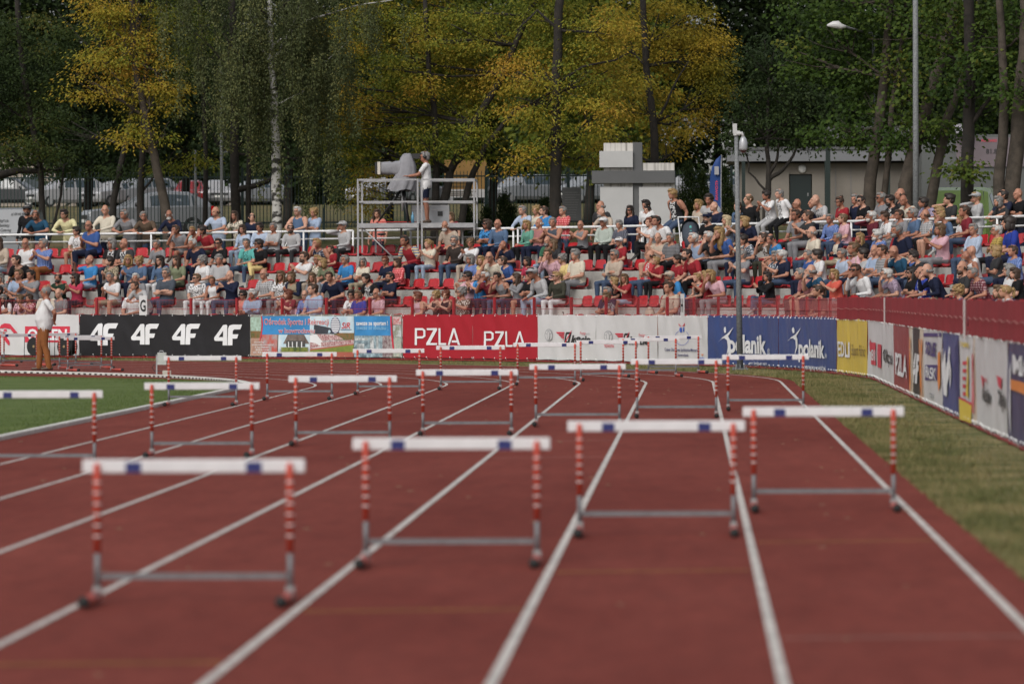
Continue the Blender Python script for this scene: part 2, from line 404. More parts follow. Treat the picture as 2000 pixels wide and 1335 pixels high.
# ------------------------------------------------------------------ red perimeter fence and its banners
def fence_r(a): return 48.0+2.3*smooth(math.degrees(a), 4, 36)
def fence_xy(t):
    if t <= 0: return Vector((11.5, UC+t, 0))
    a = t/49.5; return polar(fence_r(a), a)
def fence_pt(t, z=0., off=0.):
    p = fence_xy(t); q = fence_xy(t+.05)-fence_xy(t-.05); nrm = Vector((-q.y, q.x, 0)).normalized()   # towards the track
    if nrm.dot(Vector((-RK-p.x, min(p.y, UC)-p.y, 0))) < 0: nrm = -nrm
    return Vector((p.x, p.y, z))+nrm*off
_tt = np.arange(-75, 62, .05); _tx = np.array([project(fence_pt(t, .6))[0] for t in _tt])
def fence_t(px): return float(np.interp(-px, -_tx, _tt))         # column of the picture -> metres along the fence
def fence_z(px, py):
    t = fence_t(px); p = fence_xy(t); return at_y(px, py, p.y).z
M_FENCE = mat('fence_red', (.30, .014, .02), .5, var=.2, vscale=3)
M_CLOTH = mat('cloth_red', (.25, .008, .016), .9, bump=.35, bscale=8, var=.16, vscale=1.2)
M_TIE = mat('tie_white', (.7, .7, .7), .6)
FTOP = 1.6
fence = empty('perimeter_fence', fence_pt(20)); tag(fence, 'red wire mesh perimeter fence carrying the advertising banners', 'fence')
t_l, t_r = fence_t(-60), -62.0
tpost = []
t = t_r
while t < t_l:
    tpost.append(t); p = fence_pt(t); q = fence_pt(t+.1)-fence_pt(t-.1); m = MB(); m.box((p.x, p.y, .05+FTOP/2-.03), (.065, .05, FTOP+.02), Matrix.Rotation(math.atan2(q.y, q.x), 3, 'Z')); local(m.build('post', M_FENCE), fence)
    t += 2.05 if t < 0 else 1.62
for z in (.13, 1.10, FTOP-.02, 1.35):
    m = MB(); m.tube([fence_pt(t_r+(t_l-t_r)*i/220, z, .02) for i in range(221)], .006 if z != .13 else .018, 5); local(m.build('rail', M_FENCE), fence)
wires = MB(); t = fence_t(1641)
while t < t_l:
    p = fence_pt(t, 0, .012); q = fence_pt(t+.02)-fence_pt(t-.02); wires.box((p.x, p.y, .835), (.005, .005, 1.53)); t += .05
o = local(wires.build('mesh_wires', mat('wire_red', (.26, .06, .06), .5)), fence); o['kind'] = 'stuff'
# red cloth over the upper part on the straight: panels laced to the wires
cl = [(fence_t(1640)-.02), -8., -20., -34., -48., -62.]
for i in range(len(cl)-1):
    a, b = cl[i]-.02, cl[i+1]+.02
    def fn(u, v, a=a, b=b):
        t = a+(b-a)*u; w = .012*math.sin(t*9)+.02*noise.noise((t*1.7, v*2, i)); return fence_pt(t, 1.195+(FTOP+.02-1.195)*v+.008*math.sin(t*4), .062+w*.5)
    o = grid(60, 5, fn).build('fence_cloth', M_CLOTH, smooth=True)
    tag(o, ['red windbreak cloth on the fence above the yellow banner', 'red windbreak cloth above the banner with purple lettering', 'red windbreak cloth above the white banner with red and black emblems', 'red windbreak cloth at the near end of the fence', 'last red windbreak cloth along the straight'][i], 'cloth', 'red cloths on the fence')
    m = MB()
    m.tube([fence_pt(a+(b-a)*k/60, 1.40+.012*math.sin(k*1.1), .086) for k in range(1, 60)], .004, 4)
    m.build('cord', mat('cord_pink', (.4, .2, .18), .8), o)
for t in (fence_t(1737), fence_t(1897)):
    m = MB(); m.tube([fence_pt(t, 1.15, .08), fence_pt(t, 1.62, .08)], .016, 6); tag(m.build('pale_pipe', mat('pipe_grey', (.42, .38, .38), .6)), 'pale plastic pipe tied upright to the red cloth fence', 'pipe', 'pale pipes on the fence')

BZ0, BZ1 = .17, 1.215
class Banner:
    """a printed banner laced to the fence between two columns of the picture"""
    n = 0
    def __init__(s, px0, px1, mater, label, z0=BZ0, z1=BZ1, sag=.026, name='advertising_banner'):
        s.t0, s.t1, s.z0, s.z1 = fence_t(px0), fence_t(px1), z0, z1; s.seed = Banner.n*7.3; Banner.n += 1; s.sag = sag
        s.W = s.t0-s.t1; nu = max(6, int(s.W/.07)); nv = 16
        def fn(u, v): return s.P(u*s.W, s.z0+(s.z1-s.z0)*v, 0, edge=v)
        s.o = grid(nu+1, nv, fn).build(name, mater, smooth=True); tag(s.o, label, 'banner')
        m = MB()
        k = max(2, round(s.W/.45))
        for i in range(k+1):
            for z, dz in ((s.z0+.025, -.06), (s.z1-.025, .05)):
                x = min(max(i/k*s.W, .03), s.W-.03); m.box(s.P(x, z, .006), (.02, .02, .02)); m.tube([s.P(x, z, .008), s.P(x+random.uniform(-.03, .03), z+dz, -.02)], .004, 3)
        m.build('eyelet_ties', M_TIE, s.o)['kind'] = 'stuff'
    def relief(s, x, z):
        r = s.sag*(noise.noise((x*1.1+s.seed, z*.7, 2))*1.0+.55*noise.noise((x*3.1+z*1.6+s.seed, z*1.3-x*.4, 5)))
        r += .010*math.sin((x*1.0+z*2.2)*3.0+s.seed)*abs(noise.noise((x*.8, z, s.seed)))
        return r
    def P(s, x, z, off, edge=None): return fence_pt(s.t0-x, z+(.008*math.sin(x*6.5+s.seed) if edge in (0., 1.) else 0), .045+s.relief(x, z)+off)
    def X(s, px): return s.t0-fence_t(px)
    def shape(s, name, pts, mater, off=.016):
        """flat printed patch given as picture points"""
        q = [(s.X(a), fence_z(a, b)) for a, b in pts]
        return s.local_shape(name, q, mater, off)
    def local_shape(s, name, q, mater, off=.012):
        bm = bmesh.new(); vs = [bm.verts.new((x, z, 0)) for x, z in q]; bm.faces.new(vs); bm.normal_update()
        bmesh.ops.triangulate(bm, faces=bm.faces[:])
        for _ in range(3):
            es = [e for e in bm.edges if e.calc_length() > .16]
            if not es: break
            bmesh.ops.subdivide_edges(bm, edges=es, cuts=1); bmesh.ops.triangulate(bm, faces=bm.faces[:])
        m = MB(); bm.verts.index_update(); m.add([s.P(v.co.x, v.co.y, off) for v in bm.verts], [tuple(v.index for v in f.verts) for f in bm.faces]); bm.free()
        return m.build(name, mater, s.o)
    def rect(s, name, x0, y0, x1, y1, mater, off=.010): return s.shape(name, [(x0, y1), (x1, y1), (x1, y0), (x0, y0)], mater, off)
    def text(s, string, px0, px1, py_base, py_top, mater, bold=0., shear=0., off=.020, name='lettering', capless=False):
        v, f, w = text_mesh(string, bold, shear); x0, x1 = s.X(px0), s.X(px1)
        pm = (px0+px1)/2; zb, zt = fence_z(pm, py_base), fence_z(pm, py_top)
        m = MB(); m.add([s.P(x0+(x1-x0)*a/w, zb+(zt-zb)*b, off) for a, b in v], f); return m.build(name, mater, s.o)
def vinyl(name, col, var=.06): return mat('vinyl_'+name, col, .42, bump=.12, bscale=5, var=var, vscale=2, spec=.4)
V_WHITE = vinyl('white', (.58, .57, .58)); V_BLACK = vinyl('black', (.018, .017, .02)); V_RED = vinyl('red', (.36, .014, .026)); V_BLUE = m_b = vinyl('blue', (.03, .06, .20)); V_YEL = vinyl('yellow', (.62, .45, .06))
P_WHITE = mat('print_white', (.72, .72, .74), .5); P_RED = mat('print_red', (.55, .03, .06), .5); P_BLACK = mat('print_black', (.02, .02, .022), .5); P_GREY = mat('print_grey', (.3, .3, .32), .5)
P_BLUE = mat('print_blue', (.04, .10, .45), .5); P_NAVY = mat('print_navy', (.02, .025, .12), .5); P_ORANGE = mat('print_orange', (.65, .20, .03), .5); P_YEL = mat('print_yellow', (.65, .48, .05), .5); P_PURPLE = mat('print_purple', (.05, .03, .16), .5)
def photo(name, c1, c2, sc): return mat('print_'+name, c1, .5, col2=c2, vscale=sc)

b = Banner(-60, 157, V_WHITE, 'white banner with a red eagle emblem and red name box')
b.shape('emblem', [(1, 641), (6, 634), (13, 631), (23, 632), (38, 650), (30, 650), (24, 642), (13, 640), (5, 641)], P_RED)
b.shape('emblem', [(0, 643), (6, 646), (16, 657), (22, 666), (22.5, 672), (20, 674), (11, 662), (5, 654), (-3, 649)], P_RED)
b.shape('emblem', [(11, 643), (16, 642), (17, 646), (14, 649), (11, 647)], P_RED)
b.rect('name_box', 52, 637, 139, 668, P_RED); b.text('ORLEN', 57, 134, 663, 642, P_WHITE, .05, off=.02)
b = Banner(157.6, 490, V_BLACK, 'black banner with four slanted white logos')
for x0, y in ((176, 631), (259, 632), (339, 632), (421, 633.5)):
    k = 1.0 if x0 > 200 else 1.06
    def S(pts): b.shape('logo', [(x0+px*k, y+py*k) for px, py in pts], P_WHITE)
    S([(24, 0), (18, 1), (0, 26), (1, 31), (4, 32), (17, 32), (17, 40.5), (26, 40.5), (26, 2)])
    b.shape('logo_gap', [(x0+px*k, y+py*k) for px, py in [(18, 12), (9, 24.5), (18, 24.5)]], V_BLACK, .018)
    S([(27, 40.5), (36, 40.5), (36, 27.5), (43, 27.5), (45, 26.5), (47, 19), (36, 19), (36.5, 12), (39, 9.5), (51, 9.5), (55, 0), (36, 0), (30, 2), (27.5, 8)])
b.text('-', 300, 303, 654, 648, P_WHITE)

b = Banner(490.6, 789, photo('collage', (.30, .34, .30), (.16, .12, .10), 3.5), 'blue collage banner with red lettering over photographs of sports grounds')
PB = mat('print_skyblue', (.045, .25, .55), .5, var=.2, vscale=2); PG = photo('green', (.24, .27, .05), (.16, .2, .04), 4); PT = photo('trackprint', (.45, .13, .09), (.36, .10, .07), 3)
PCR = photo('crowd', (.62, .5, .48), (.25, .05, .07), 26); PROOF = photo('roof', (.12, .085, .075), (.2, .16, .14), 6); PSKY = photo('sky', (.42, .58, .68), (.6, .68, .72), 3); PPOOL = photo('pool', (.35, .45, .5), (.10, .14, .17), 7); PGREEN2 = photo('bush', (.22, .24, .05), (.07, .10, .03), 9); PSTEEL = photo('steel', (.62, .64, .66), (.25, .27, .28), 8); PFOR = photo('forest', (.10, .12, .04), (.24, .12, .05), 9)
b.rect('printed_photo', 492, 619, 513, 646, photo('minttop', (.40, .55, .48), (.25, .33, .25), 12)); b.rect('printed_photo', 492, 660, 545, 694, photo('warm', (.50, .33, .26), (.36, .2, .15), 6)); b.rect('printed_photo', 492, 646, 513, 660, PFOR)
b.rect('printed_photo', 515, 653, 545, 687, photo('slide', (.48, .10, .08), (.35, .33, .33), 5), .011)
b.shape('blue_field', [(514, 617), (609, 617), (609, 652.5), (514, 653)], PB, .012); b.rect('printed_photo', 609, 617, 694, 650, PSKY, .012)
b.rect('printed_photo', 547, 653, 609, 687, PSKY, .012); b.shape('printed_roof', [(565, 653), (598, 653), (608, 671), (556, 671)], PROOF, .014); b.rect('printed_wall', 562, 665, 600, 678, mat('print_dark', (.06, .06, .06), .5), .0145)
for x in (566, 574, 583, 592): b.rect('printed_column', x, 667, x+2, 678, P_WHITE, .016)
b.rect('printed_wall', 550, 677, 608, 687, PSTEEL, .0145); b.rect('printed_bush', 553, 678, 605, 687, PGREEN2, .0165)
b.rect('printed_wall', 609, 650, 694, 687, PSTEEL, .011); b.shape('printed_photo', [(617, 633), (648, 640), (672, 652), (617, 652)], mat('print_dark2', (.05, .055, .07), .5, var=.3, vscale=6), .013)
b.rect('printed_photo', 656, 650, 694, 664, PFOR, .0135); b.shape('printed_crowd', [(622, 652), (660, 654), (674, 662), (632, 666)], PCR, .0145); b.shape('printed_wall', [(609, 655), (621, 652), (634, 668), (634, 678), (609, 680)], P_WHITE, .0142)
b.shape('printed_crowd', [(609, 668), (620, 670), (630, 676), (609, 680)], PCR, .0155); b.shape('printed_crowd', [(630, 668), (694, 663), (694, 671), (630, 677)], PCR, .0152)
b.shape('printed_lawn', [(609, 684), (694, 672), (694, 687), (609, 687)], PG, .016); b.shape('printed_track', [(609, 681), (694, 671), (694, 673), (609, 684)], PT, .017); b.rect('printed_track', 600, 686, 694, 697, PT, .0145)
b.shape('blue_field', [(695, 617), (767, 617), (767, 655), (695, 655)], PB, .012); b.rect('printed_photo', 695, 655, 750, 697, PPOOL, .012); b.rect('printed_photo', 750, 655, 770, 697, photo('pool2', (.4, .36, .36), (.15, .08, .09), 10), .012)
for i, q in enumerate(((696, 660, 722, 664), (700, 671, 715, 682), (726, 658, 733, 682), (738, 657, 742, 680))): b.rect('printed_detail', *q, PSTEEL, .0145)
b.shape('red_ribbon', [(513, 617), (515.5, 617), (517.5, 633), (515, 655), (512, 668), (511.5, 662), (513.5, 650), (515, 633)], P_RED, .018); b.shape('red_ribbon', [(767, 617), (770, 617), (770, 645), (774, 684), (771, 684), (767, 652)], P_RED, .018)
for y0, y1, mm in ((618, 634, photo('r1', (.6, .58, .58), (.45, .08, .08), 14)), (635, 658, photo('r2', (.55, .58, .6), (.2, .2, .14), 6)), (659, 696, photo('r3', (.28, .35, .33), (.5, .48, .4), 12))): b.rect('printed_photo', 772, y0, 787.5, y1, mm, .012)
P_REDO = mat('print_crimson', (.55, .05, .06), .5)
for tx, x0, x1, yb, yt in (('Ośrodek Sportu i Rekreacji', 520, 646, 633.5, 621.5), ('w Inowrocławiu', 547, 619, 650, 640)):
    b.text(tx, x0-.4, x1+.4, yb+.2, yt, P_WHITE, .035, off=.019, name='lettering_outline'); b.text(tx, x0, x1, yb, yt+.2, P_REDO, -.004, off=.024)
circ = [(658.5+9.2*math.cos(i*math.pi/14), 635+16.5*math.sin(i*math.pi/14)) for i in range(28)]
b.shape('globe', circ, P_NAVY, .019); b.shape('globe', [(658.5+(x-658.5)*.9, 635+(y-635)*.93) for x, y in circ], P_WHITE, .022)
for i in range(8):
    y = 622.5+i*3.6; hw = 8.2*math.sqrt(max(.05, 1-((y-635)/16)**2)); b.rect('globe_stripe', 658.5-hw, y, 658.5+hw, y+1.1, P_NAVY, .025)
b.text('SiR', 670, 687, 641, 629, P_REDO, .02, .25, .022); b.rect('rule', 668, 643, 690, 644, P_NAVY, .02); b.text('INOWROCŁAW', 669, 690, 650, 646, P_WHITE, .03, 0, .02)
b.text('zawsze ze sportem !', 699, 762, 635, 626, P_WHITE, .03, 0, .02); b.text('zawsze ze sportem !', 699, 762, 638, 646.5, mat('print_pale', (.22, .45, .66), .5), .02, 0, .02)
for i, (tx, x0, x1) in enumerate((('www.osir.inowroclaw.pl', 500, 520), ('sekretariat@inowroclaw.pl', 495, 538), ('al. Niepodległości 4', 501, 530), ('88-100 Inowrocław', 503, 530), ('tel. 52 357 00 11', 497, 540))): b.text(tx, x0, x1, 669+i*5, 666+i*5, P_WHITE, .02, 0, .02)

for i, (x0, x1, tx0, tx1, y) in enumerate(((789.6, 926, 814, 902, 673.5), (926.5, 1053, 949, 1030, 677))):
    b = Banner(x0, x1, V_RED, ['red banner with thin white capitals next to the blue collage banner', 'red banner with thin white capitals next to the white car dealer banner'][i])
    w = (tx1-tx0)
    def L(pts, b=b, x=tx0, k=w/88., y=y): b.shape('letter', [(x+p*k, y+q*k) for p, q in pts], P_WHITE)
    L([(0, 0), (0, -33), (15, -33), (20, -29), (20, -17), (15, -13), (4, -13), (4, -17), (14, -17), (16, -19), (16, -27), (14, -29), (4, -29), (4, 0)])
    L([(23, -33), (43, -33), (43, -29), (29, -4), (43, -4), (43, 0), (22, 0), (22, -4), (36, -29), (23, -29)])
    L([(46, -33), (50, -33), (50, -4), (61, -4), (61, 0), (46, 0)]); L([(64, 0), (74, -33), (78, -33), (88, 0), (83.5, 0), (76, -26), (68, 0)])
    L([(72, -9), (82, -9), (83, -5), (72, -5)])
def toyota(b, cx, cy, s):
    def ell(rx, ry, oy=0): return [(cx+rx*s*math.cos(i*math.pi/12), cy+oy*s+ry*s*math.sin(i*math.pi/12)) for i in range(24)]
    b.shape('emblem', ell(8.2, 12), P_GREY, .012); b.shape('emblem', ell(7, 10.6), V_WHITE, .015); b.shape('emblem', ell(7, 4.2, -5.2), P_GREY, .018); b.shape('emblem', ell(5.9, 3.1, -5.3), V_WHITE, .021); b.shape('emblem', ell(3.2, 9, .8), P_GREY, .024); b.shape('emblem', ell(2.1, 7.8, .9), V_WHITE, .027)
def okecie(b, x, y, s):
    for i, (x0, x1) in enumerate(((0, 17), (4, 16.5), (8, 16), (13, 15.5))): b.shape('wing', [(x+x0*s, y+i*4.4*s), (x+x1*s, y+i*4.4*s), (x+(x1-.6)*s, y+(i*4.4+3.2)*s), (x+(x0+2.6)*s, y+(i*4.4+3.2)*s)], P_RED)
    b.shape('big_letter', [(x+p*s, y+q*s) for p, q in ((15.5, 22), (19, 3), (21, 0), (30, 0), (29, 5), (26, 19), (24, 22))], P_BLACK); b.shape('big_letter', [(x+p*s, y+q*s) for p, q in ((19.5, 18), (22, 4.5), (26, 4.5), (23.5, 18))], V_WHITE, .018)
    b.shape('needle', [(x+p*s, y+q*s) for p, q in ((16, 22), (30, -2.5), (31, -2), (18.5, 22))], P_RED, .021)
    b.text('kęcie', x+29*s, x+68*s, y+21.5*s, y+6*s, P_BLACK, .045, .3)
b = Banner(1053.6, 1168, V_WHITE, 'white banner with a round grey emblem next to the red banner')
toyota(b, 1076.5, 654, 1); b.text('TOYOTA', 1066.5, 1087, 675, 669, P_RED, .03); okecie(b, 1091, 648, 1.0); b.text('Prestige', 1138, 1150, 653, 647, P_RED, 0); b.text('auto', 1150.5, 1158, 653, 648.5, P_GREY, 0)
b = Banner(1168.5, 1288, V_WHITE, 'white banner with a round grey emblem, further along from the red banner')
toyota(b, 1191.5, 656.5, .95); b.text('TOYOTA', 1184, 1202, 678, 672.5, P_RED, .03); okecie(b, 1204, 650.5, 1.0); b.text('Prestige', 1252, 1264, 657, 650.5, P_RED, 0); b.text('auto', 1264.5, 1272, 657, 652, P_GREY, 0)
b = Banner(1288.5, 1386, V_WHITE, 'white banner with a blue ring and small red and blue figures')
ring = [(1337+14*math.cos(i*math.pi/14), 659+15*math.sin(i*math.pi/14)) for i in range(28)]
for i in range(28):
    if i in (19, 20, 21, 22, 23): continue
    p, q = ring[i], ring[(i+1) % 28]; b.shape('ring', [p, q, (1337+(q[0]-1337)*.95, 659+(q[1]-659)*.95), (1337+(p[0]-1337)*.95, 659+(p[1]-659)*.95)], P_BLUE)
for pts in ([(1330, 631), (1333, 635), (1336, 636), (1333, 637), (1330, 634)], [(1342, 630), (1339, 635), (1336.5, 636.5), (1340, 637), (1342.5, 634)]): b.shape('figure', pts, P_RED)
b.shape('figure', [(1332, 640), (1336, 639), (1336.5, 648), (1333, 649), (1331.5, 645)], P_BLUE); b.shape('figure', [(1338.5, 639), (1341, 639), (1341, 647), (1338.5, 648)], P_BLUE)
b.text('CUIAVIA', 1326, 1349, 660, 655.5, P_RED, .03); b.text('Cuiava Okręgowa Spółdzielnia Mleczarska', 1303, 1371, 685.5, 679.5, P_NAVY, .02); b.text('w Inowrocławiu', 1324.5, 1350, 695.5, 689.5, P_NAVY, .02)
b.text('mleko', 1371, 1380.5, 702, 696, P_BLUE, .04); b.shape('figure', [(1373, 690), (1376, 692), (1379, 690), (1376.5, 695)], P_ORANGE); b.text('www.cuiavia.pl', 1291, 1310, 704.5, 702, P_RED, .0)
for i, (x0, x1) in enumerate(((1386.6, 1525), (1525.6, 1638))):
    b = Banner(x0, x1, V_BLUE, ['blue banner with a white leaping figure behind the galvanised camera pole', 'blue banner with a white leaping figure next to the yellow banner'][i], z1=1.22)
    ox, s, oy = ((1408, 1.0, 638), (1543, .86, 639))[i]
    def F(pts): b.shape('leaping_figure', [(ox+p*s, oy+q*s*(1 if i == 0 else 1.12)) for p, q in pts], P_WHITE)
    F([(0, 30), (8, 21), (18, 14), (31, 0), (23, 14), (20, 18), (23, 24), (23.5, 38), (16, 57), (19, 40), (18, 26), (13, 22), (7, 23)]); F([(12, 1), (14.5, -.5), (16, 4), (16, 11), (13, 12), (11.5, 6)])
    if i == 0: b.text('polanik', 1428, 1503, 688, 653, P_WHITE, .05); b.text('®', 1505, 1509.5, 692, 680, P_WHITE); b.text('we help to win', 1469, 1504, 711.5, 705, P_WHITE)
    else: b.text('polanik', 1566, 1617.5, 696, 662, P_WHITE, .05); b.text('®', 1618, 1621, 699, 690, P_WHITE); b.text('pomagamy zwyciężać', 1577, 1619, 722, 711, P_WHITE)
b = Banner(1638.6, 1699, V_YEL, 'yellow banner with pale square letters and dark script', sag=.03)
b.text('EDLI', 1642, 1665, 696, 666, P_WHITE, .03); b.text('Eksport Fabric', 1669, 1696, 694, 672, mat('print_brown', (.12, .07, .03), .5), .0, .2)
b = Banner(1699.5, 1752, V_WHITE, 'white rippled banner with red boxes next to the yellow banner', sag=.03)
for x, y, w, h in ((1708, 668, 10, 43), (1721, 671, 8, 45)): b.shape('red_box', [(x, y), (x+w, y+1.5), (x+w, y+h+3), (x, y+h)], P_RED)
b.shape('emblem', [(1702, 672), (1704, 660), (1706, 672), (1705, 686), (1703, 686)], P_RED); b.text('PEKAO', 1709, 1717, 703, 682, P_WHITE, .03, 0, .02); b.text('Okęcie', 1733, 1750, 708, 682, P_BLACK, .03)
b = Banner(1752.6, 1782, vinyl('darkred', (.26, .03, .035)), 'dark red banner with white capitals along the straight', sag=.025); b.text('PZLA', 1757, 1779, 733, 690, P_WHITE, .04)
b = Banner(1782.4, 1788, vinyl('cream', (.62, .55, .45)), 'narrow cream banner with orange print next to the dark red banner'); b.text('SPORT', 1783.5, 1787, 760, 655, P_ORANGE, .04)
b = Banner(1788.4, 1804, V_BLACK, 'narrow black banner with a white logo along the straight'); b.text('4F', 1790, 1803, 745, 690, P_WHITE, .06, .2)
b = Banner(1804.4, 1812, vinyl('cream2', (.6, .52, .42)), 'narrow cream banner with orange print between black and purple-lettered banners'); b.text('PASTY', 1805.5, 1811, 775, 660, P_ORANGE, .05)
b = Banner(1812.4, 1848, V_WHITE, 'pale banner with purple lettering blocks along the straight')
b.rect('purple_block', 1815, 712, 1838, 742, P_PURPLE); b.text('SOLE', 1816, 1836, 693, 667, P_PURPLE, .06); b.text('PIASKI', 1816.5, 1836.5, 738, 716, P_WHITE, .03, 0, .02); b.rect('purple_edge', 1812.6, 650, 1847.5, 657, P_PURPLE); b.text('o', 1825, 1831, 776, 762, P_GREY, .03)
b.shape('orange_swirl', [(1840, 690), (1844, 684), (1846, 740), (1842, 770), (1840, 740)], P_ORANGE)
b = Banner(1848.4, 1883, vinyl('deepblue', (.045, .06, .2)), 'deep blue banner with tall white strokes along the straight')
b.shape('white_stroke', [(1853, 770), (1851, 710), (1856, 680), (1857, 730), (1861, 675), (1868, 720), (1866, 760), (1862, 715), (1857, 775)], P_WHITE); b.shape('dark_wave', [(1883, 657), (1883, 815), (1877, 790), (1872, 720), (1876, 680)], P_NAVY)
b = Banner(1883.4, 1908, V_WHITE, 'white and yellow banner with red stamps along the straight')
b.shape('yellow_field', [(1883.5, 778), (1907.5, 790), (1907.5, 826), (1883.5, 818)], P_YEL); b.shape('red_wave', [(1883.5, 774), (1907.5, 786), (1907.5, 791), (1883.5, 779)], P_RED)
for i in range(5): b.rect('stamp', 1890, 705+i*15, 1896, 712+i*15, P_RED)
b.shape('yellow_bolt', [(1900, 700), (1904, 695), (1903, 780), (1898, 770)], P_YEL); b.text('TARGI', 1885, 1904, 677, 668, P_YEL, .04)
b = Banner(1908.4, 1914, vinyl('cream3', (.6, .5, .4)), 'narrow cream banner with red print next to the last white banner'); b.text('PASTA', 1909.5, 1913, 800, 690, P_RED, .06)
b = Banner(1914.4, 1977, V_WHITE, 'wide white banner with red and black wing emblems along the straight', sag=.03)
for x in (1924, 1957): b.shape('wing', [(x, 732), (x+9, 738), (x+8, 762), (x+4, 752)], P_RED)
b.text('Okęcie', 1929, 1946, 784, 755, P_BLACK, .05); b.text('Okęcie', 1960, 1975, 794, 762, P_BLACK, .05); b.text('auto', 1935, 1941, 745, 735, P_RED, .03)
b = Banner(1977.5, 2120, vinyl('violet', (.05, .045, .12)), 'dark violet banner with orange and white stripes along the straight')
b.text('MAZUR', 1990, 2090, 740, 700, P_WHITE, .04); b.shape('orange_stripe', [(1987, 740), (2100, 770), (2100, 800), (1987, 760)], P_ORANGE); b.shape('white_stroke', [(1980, 720), (1985, 705), (1986, 790), (1983, 850), (1981, 800)], P_WHITE)
b = Banner(2122, 2500, V_WHITE, 'white banner at the near end of the fence')

# sector letter plates on the fence
for ch, px, py in (('G', 282, 604), ('H', 1336, 606)):
    t = fence_t(px); c = fence_pt(t, 1.36, .0); q = fence_pt(t-.1)-fence_pt(t+.1); a = math.atan2(q.y, q.x); root = empty('sector_sign', fence_pt(t, 1.2)); tag(root, 'white plate with the black letter %s on the red fence' % ch, 'sign')
    w = .27 if ch == 'G' else .20
    m = MB(); m.box(fence_pt(t, 1.45, .035), (w, .02, .50), Matrix.Rotation(a, 3, 'Z')); local(m.build('plate', V_WHITE), root)
    v, f, tw = text_mesh(ch, .035); e = Vector((math.cos(a), math.sin(a), 0)); m = MB(); h = .30; sx = w*.72/tw
    m.add([fence_pt(t, 1.30, .05)+e*((x-tw/2)*sx)+Vector((0, 0, y*h)) for x, y in v], f); local(m.build('letter', P_BLACK), root)

# ------------------------------------------------------------------ hurdles
M_BAR = mat('hurdle_white', (.62, .615, .625), .4, bump=.05, bscale=20, var=.08, vscale=6)
M_BLUEM = mat('hurdle_blue', (.014, .02, .12), .4); M_HRED = mat('hurdle_red', (.46, .055, .03), .45, var=.2, vscale=9); M_STEEL = mat('hurdle_steel', (.17, .17, .18), .55, metal=.3, bump=.1, bscale=60, var=.2, vscale=12); M_RUB = mat('rubber', (.015, .015, .015), .8); M_BAND = mat('band_white', (.55, .53, .52), .5); M_FOOT = mat('foot_red', (.42, .07, .05), .45, var=.25, vscale=8)
def make_hurdle():
    root = empty('track_hurdle'); kids = []
    m = MB()
    m.box((0, .018, .762-.036), (1.20, .024, .072))
    bar = m.build('top_bar', M_BAR, root); bev = bar.modifiers.new('bevel', 'BEVEL'); bev.width = .006; bev.segments = 2; kids.append(bar)
    bk = []
    for x in (-.325, .325):
        m = MB(); m.box((x, .0044, .762-.042), (.085, .003, .056)); o = m.build('blue_mark', M_BLUEM, bar); bk.append(o)
    note_kids(bar, *bk)
    for x in (-.52, .52):
        m = MB(); m.tube([(x, -.008, .03), (x, -.008, .30)], .017, 10); up = m.build('upright', M_STEEL, root, smooth=True); uk = []
        m = MB(); m.tube([(x, -.008, .26), (x, -.008, .72), (x, -.008, .745)], [.0195, .0195, .011], 10); uk.append(m.build('red_sleeve', M_HRED, up, smooth=True))
        for i in range(6):
            z = .345+i*.058; m = MB(); m.tube([(x, -.008, z), (x, -.008, z+.011)], .0202, 10); uk.append(m.build('white_band', M_BAND, up, smooth=True))
        note_kids(up, *uk); kids.append(up)
        m = MB(); m.tube([(x, .03, .032), (x, -.66, .032)], .026, 10); ft = m.build('foot', M_FOOT, root, smooth=True)
        m = MB(); m.tube([(x, -.655, .033), (x, -.70, .033)], .032, 10); c1 = m.build('rubber_cap', M_RUB, ft, smooth=True)
        m = MB(); m.box((x, .0, .045), (.045, .07, .07)); c2 = m.build('weight_block', mat('block_pale', (.26, .25, .25), .5), ft); note_kids(ft, c1, c2); kids.append(ft)
    m = MB(); m.box((0, -.005, .135), (1.00, .022, .032)); kids.append(m.build('cross_tube', M_STEEL, root))
    note_kids(root, *kids)
    return root
HPROTO = make_hurdle(); hused = [False]
LANE_OF = {1: 'innermost lane beside the grass infield', 2: 'second lane from the infield', 3: 'third lane from the infield', 4: 'fourth lane from the infield', 5: 'fifth lane from the infield', 6: 'third lane from the outer edge', 7: 'second lane from the outer edge', 8: 'outermost lane'}
def put_hurdle(p, heading, label):
    o = HPROTO if not hused[0] else copy_tree(HPROTO); hused[0] = True
    o.location = p; o.rotation_euler = (0, -math.atan(SLOPE)*math.cos(heading)*0, heading); tag(o, label, 'hurdle', 'hurdles set out in flights along the lanes')
UA = 40.928
for fl, base, nm in (('A', 0, 'nearest the yellow marks'), ('B', 35, 'middle flight'), ('C', 70, 'flight where the bend starts')):
    for n in range(1, 9):
        if fl == 'A' and n < 4 or fl == 'B' and n < 2: continue
        s = UA+base+3.83*(n-8); r = RK+LW*(n-.5)-(.035 if fl == 'A' else 0)
        if s <= UC: x, y, a = r-RK, s, 0.
        else: a = (s-UC)/r; p = polar(r, a); x, y = p.x, p.y
        put_hurdle((x, y, track_z(x, y)+.003), a, 'hurdle in the %s, %s' % (LANE_OF[n], nm))
for px, py, h, lb in ((175, 724.5, 27, 'red and white hurdle right at the white kerb beside the man in orange trousers'), (157, 720, 30, 'red and white hurdle just behind the one at the kerb beside the official'), (112, 713, 40, 'red and white hurdle behind the legs of the man in orange trousers'), (36, 715, 42, 'red and white hurdle in front of the red eagle emblem'), (-25, 708, 46, 'red and white hurdle beyond the emblem banner corner')):
    p = on_track(px, py); put_hurdle((p.x, p.y, p.z+.003), rad(h), lb)
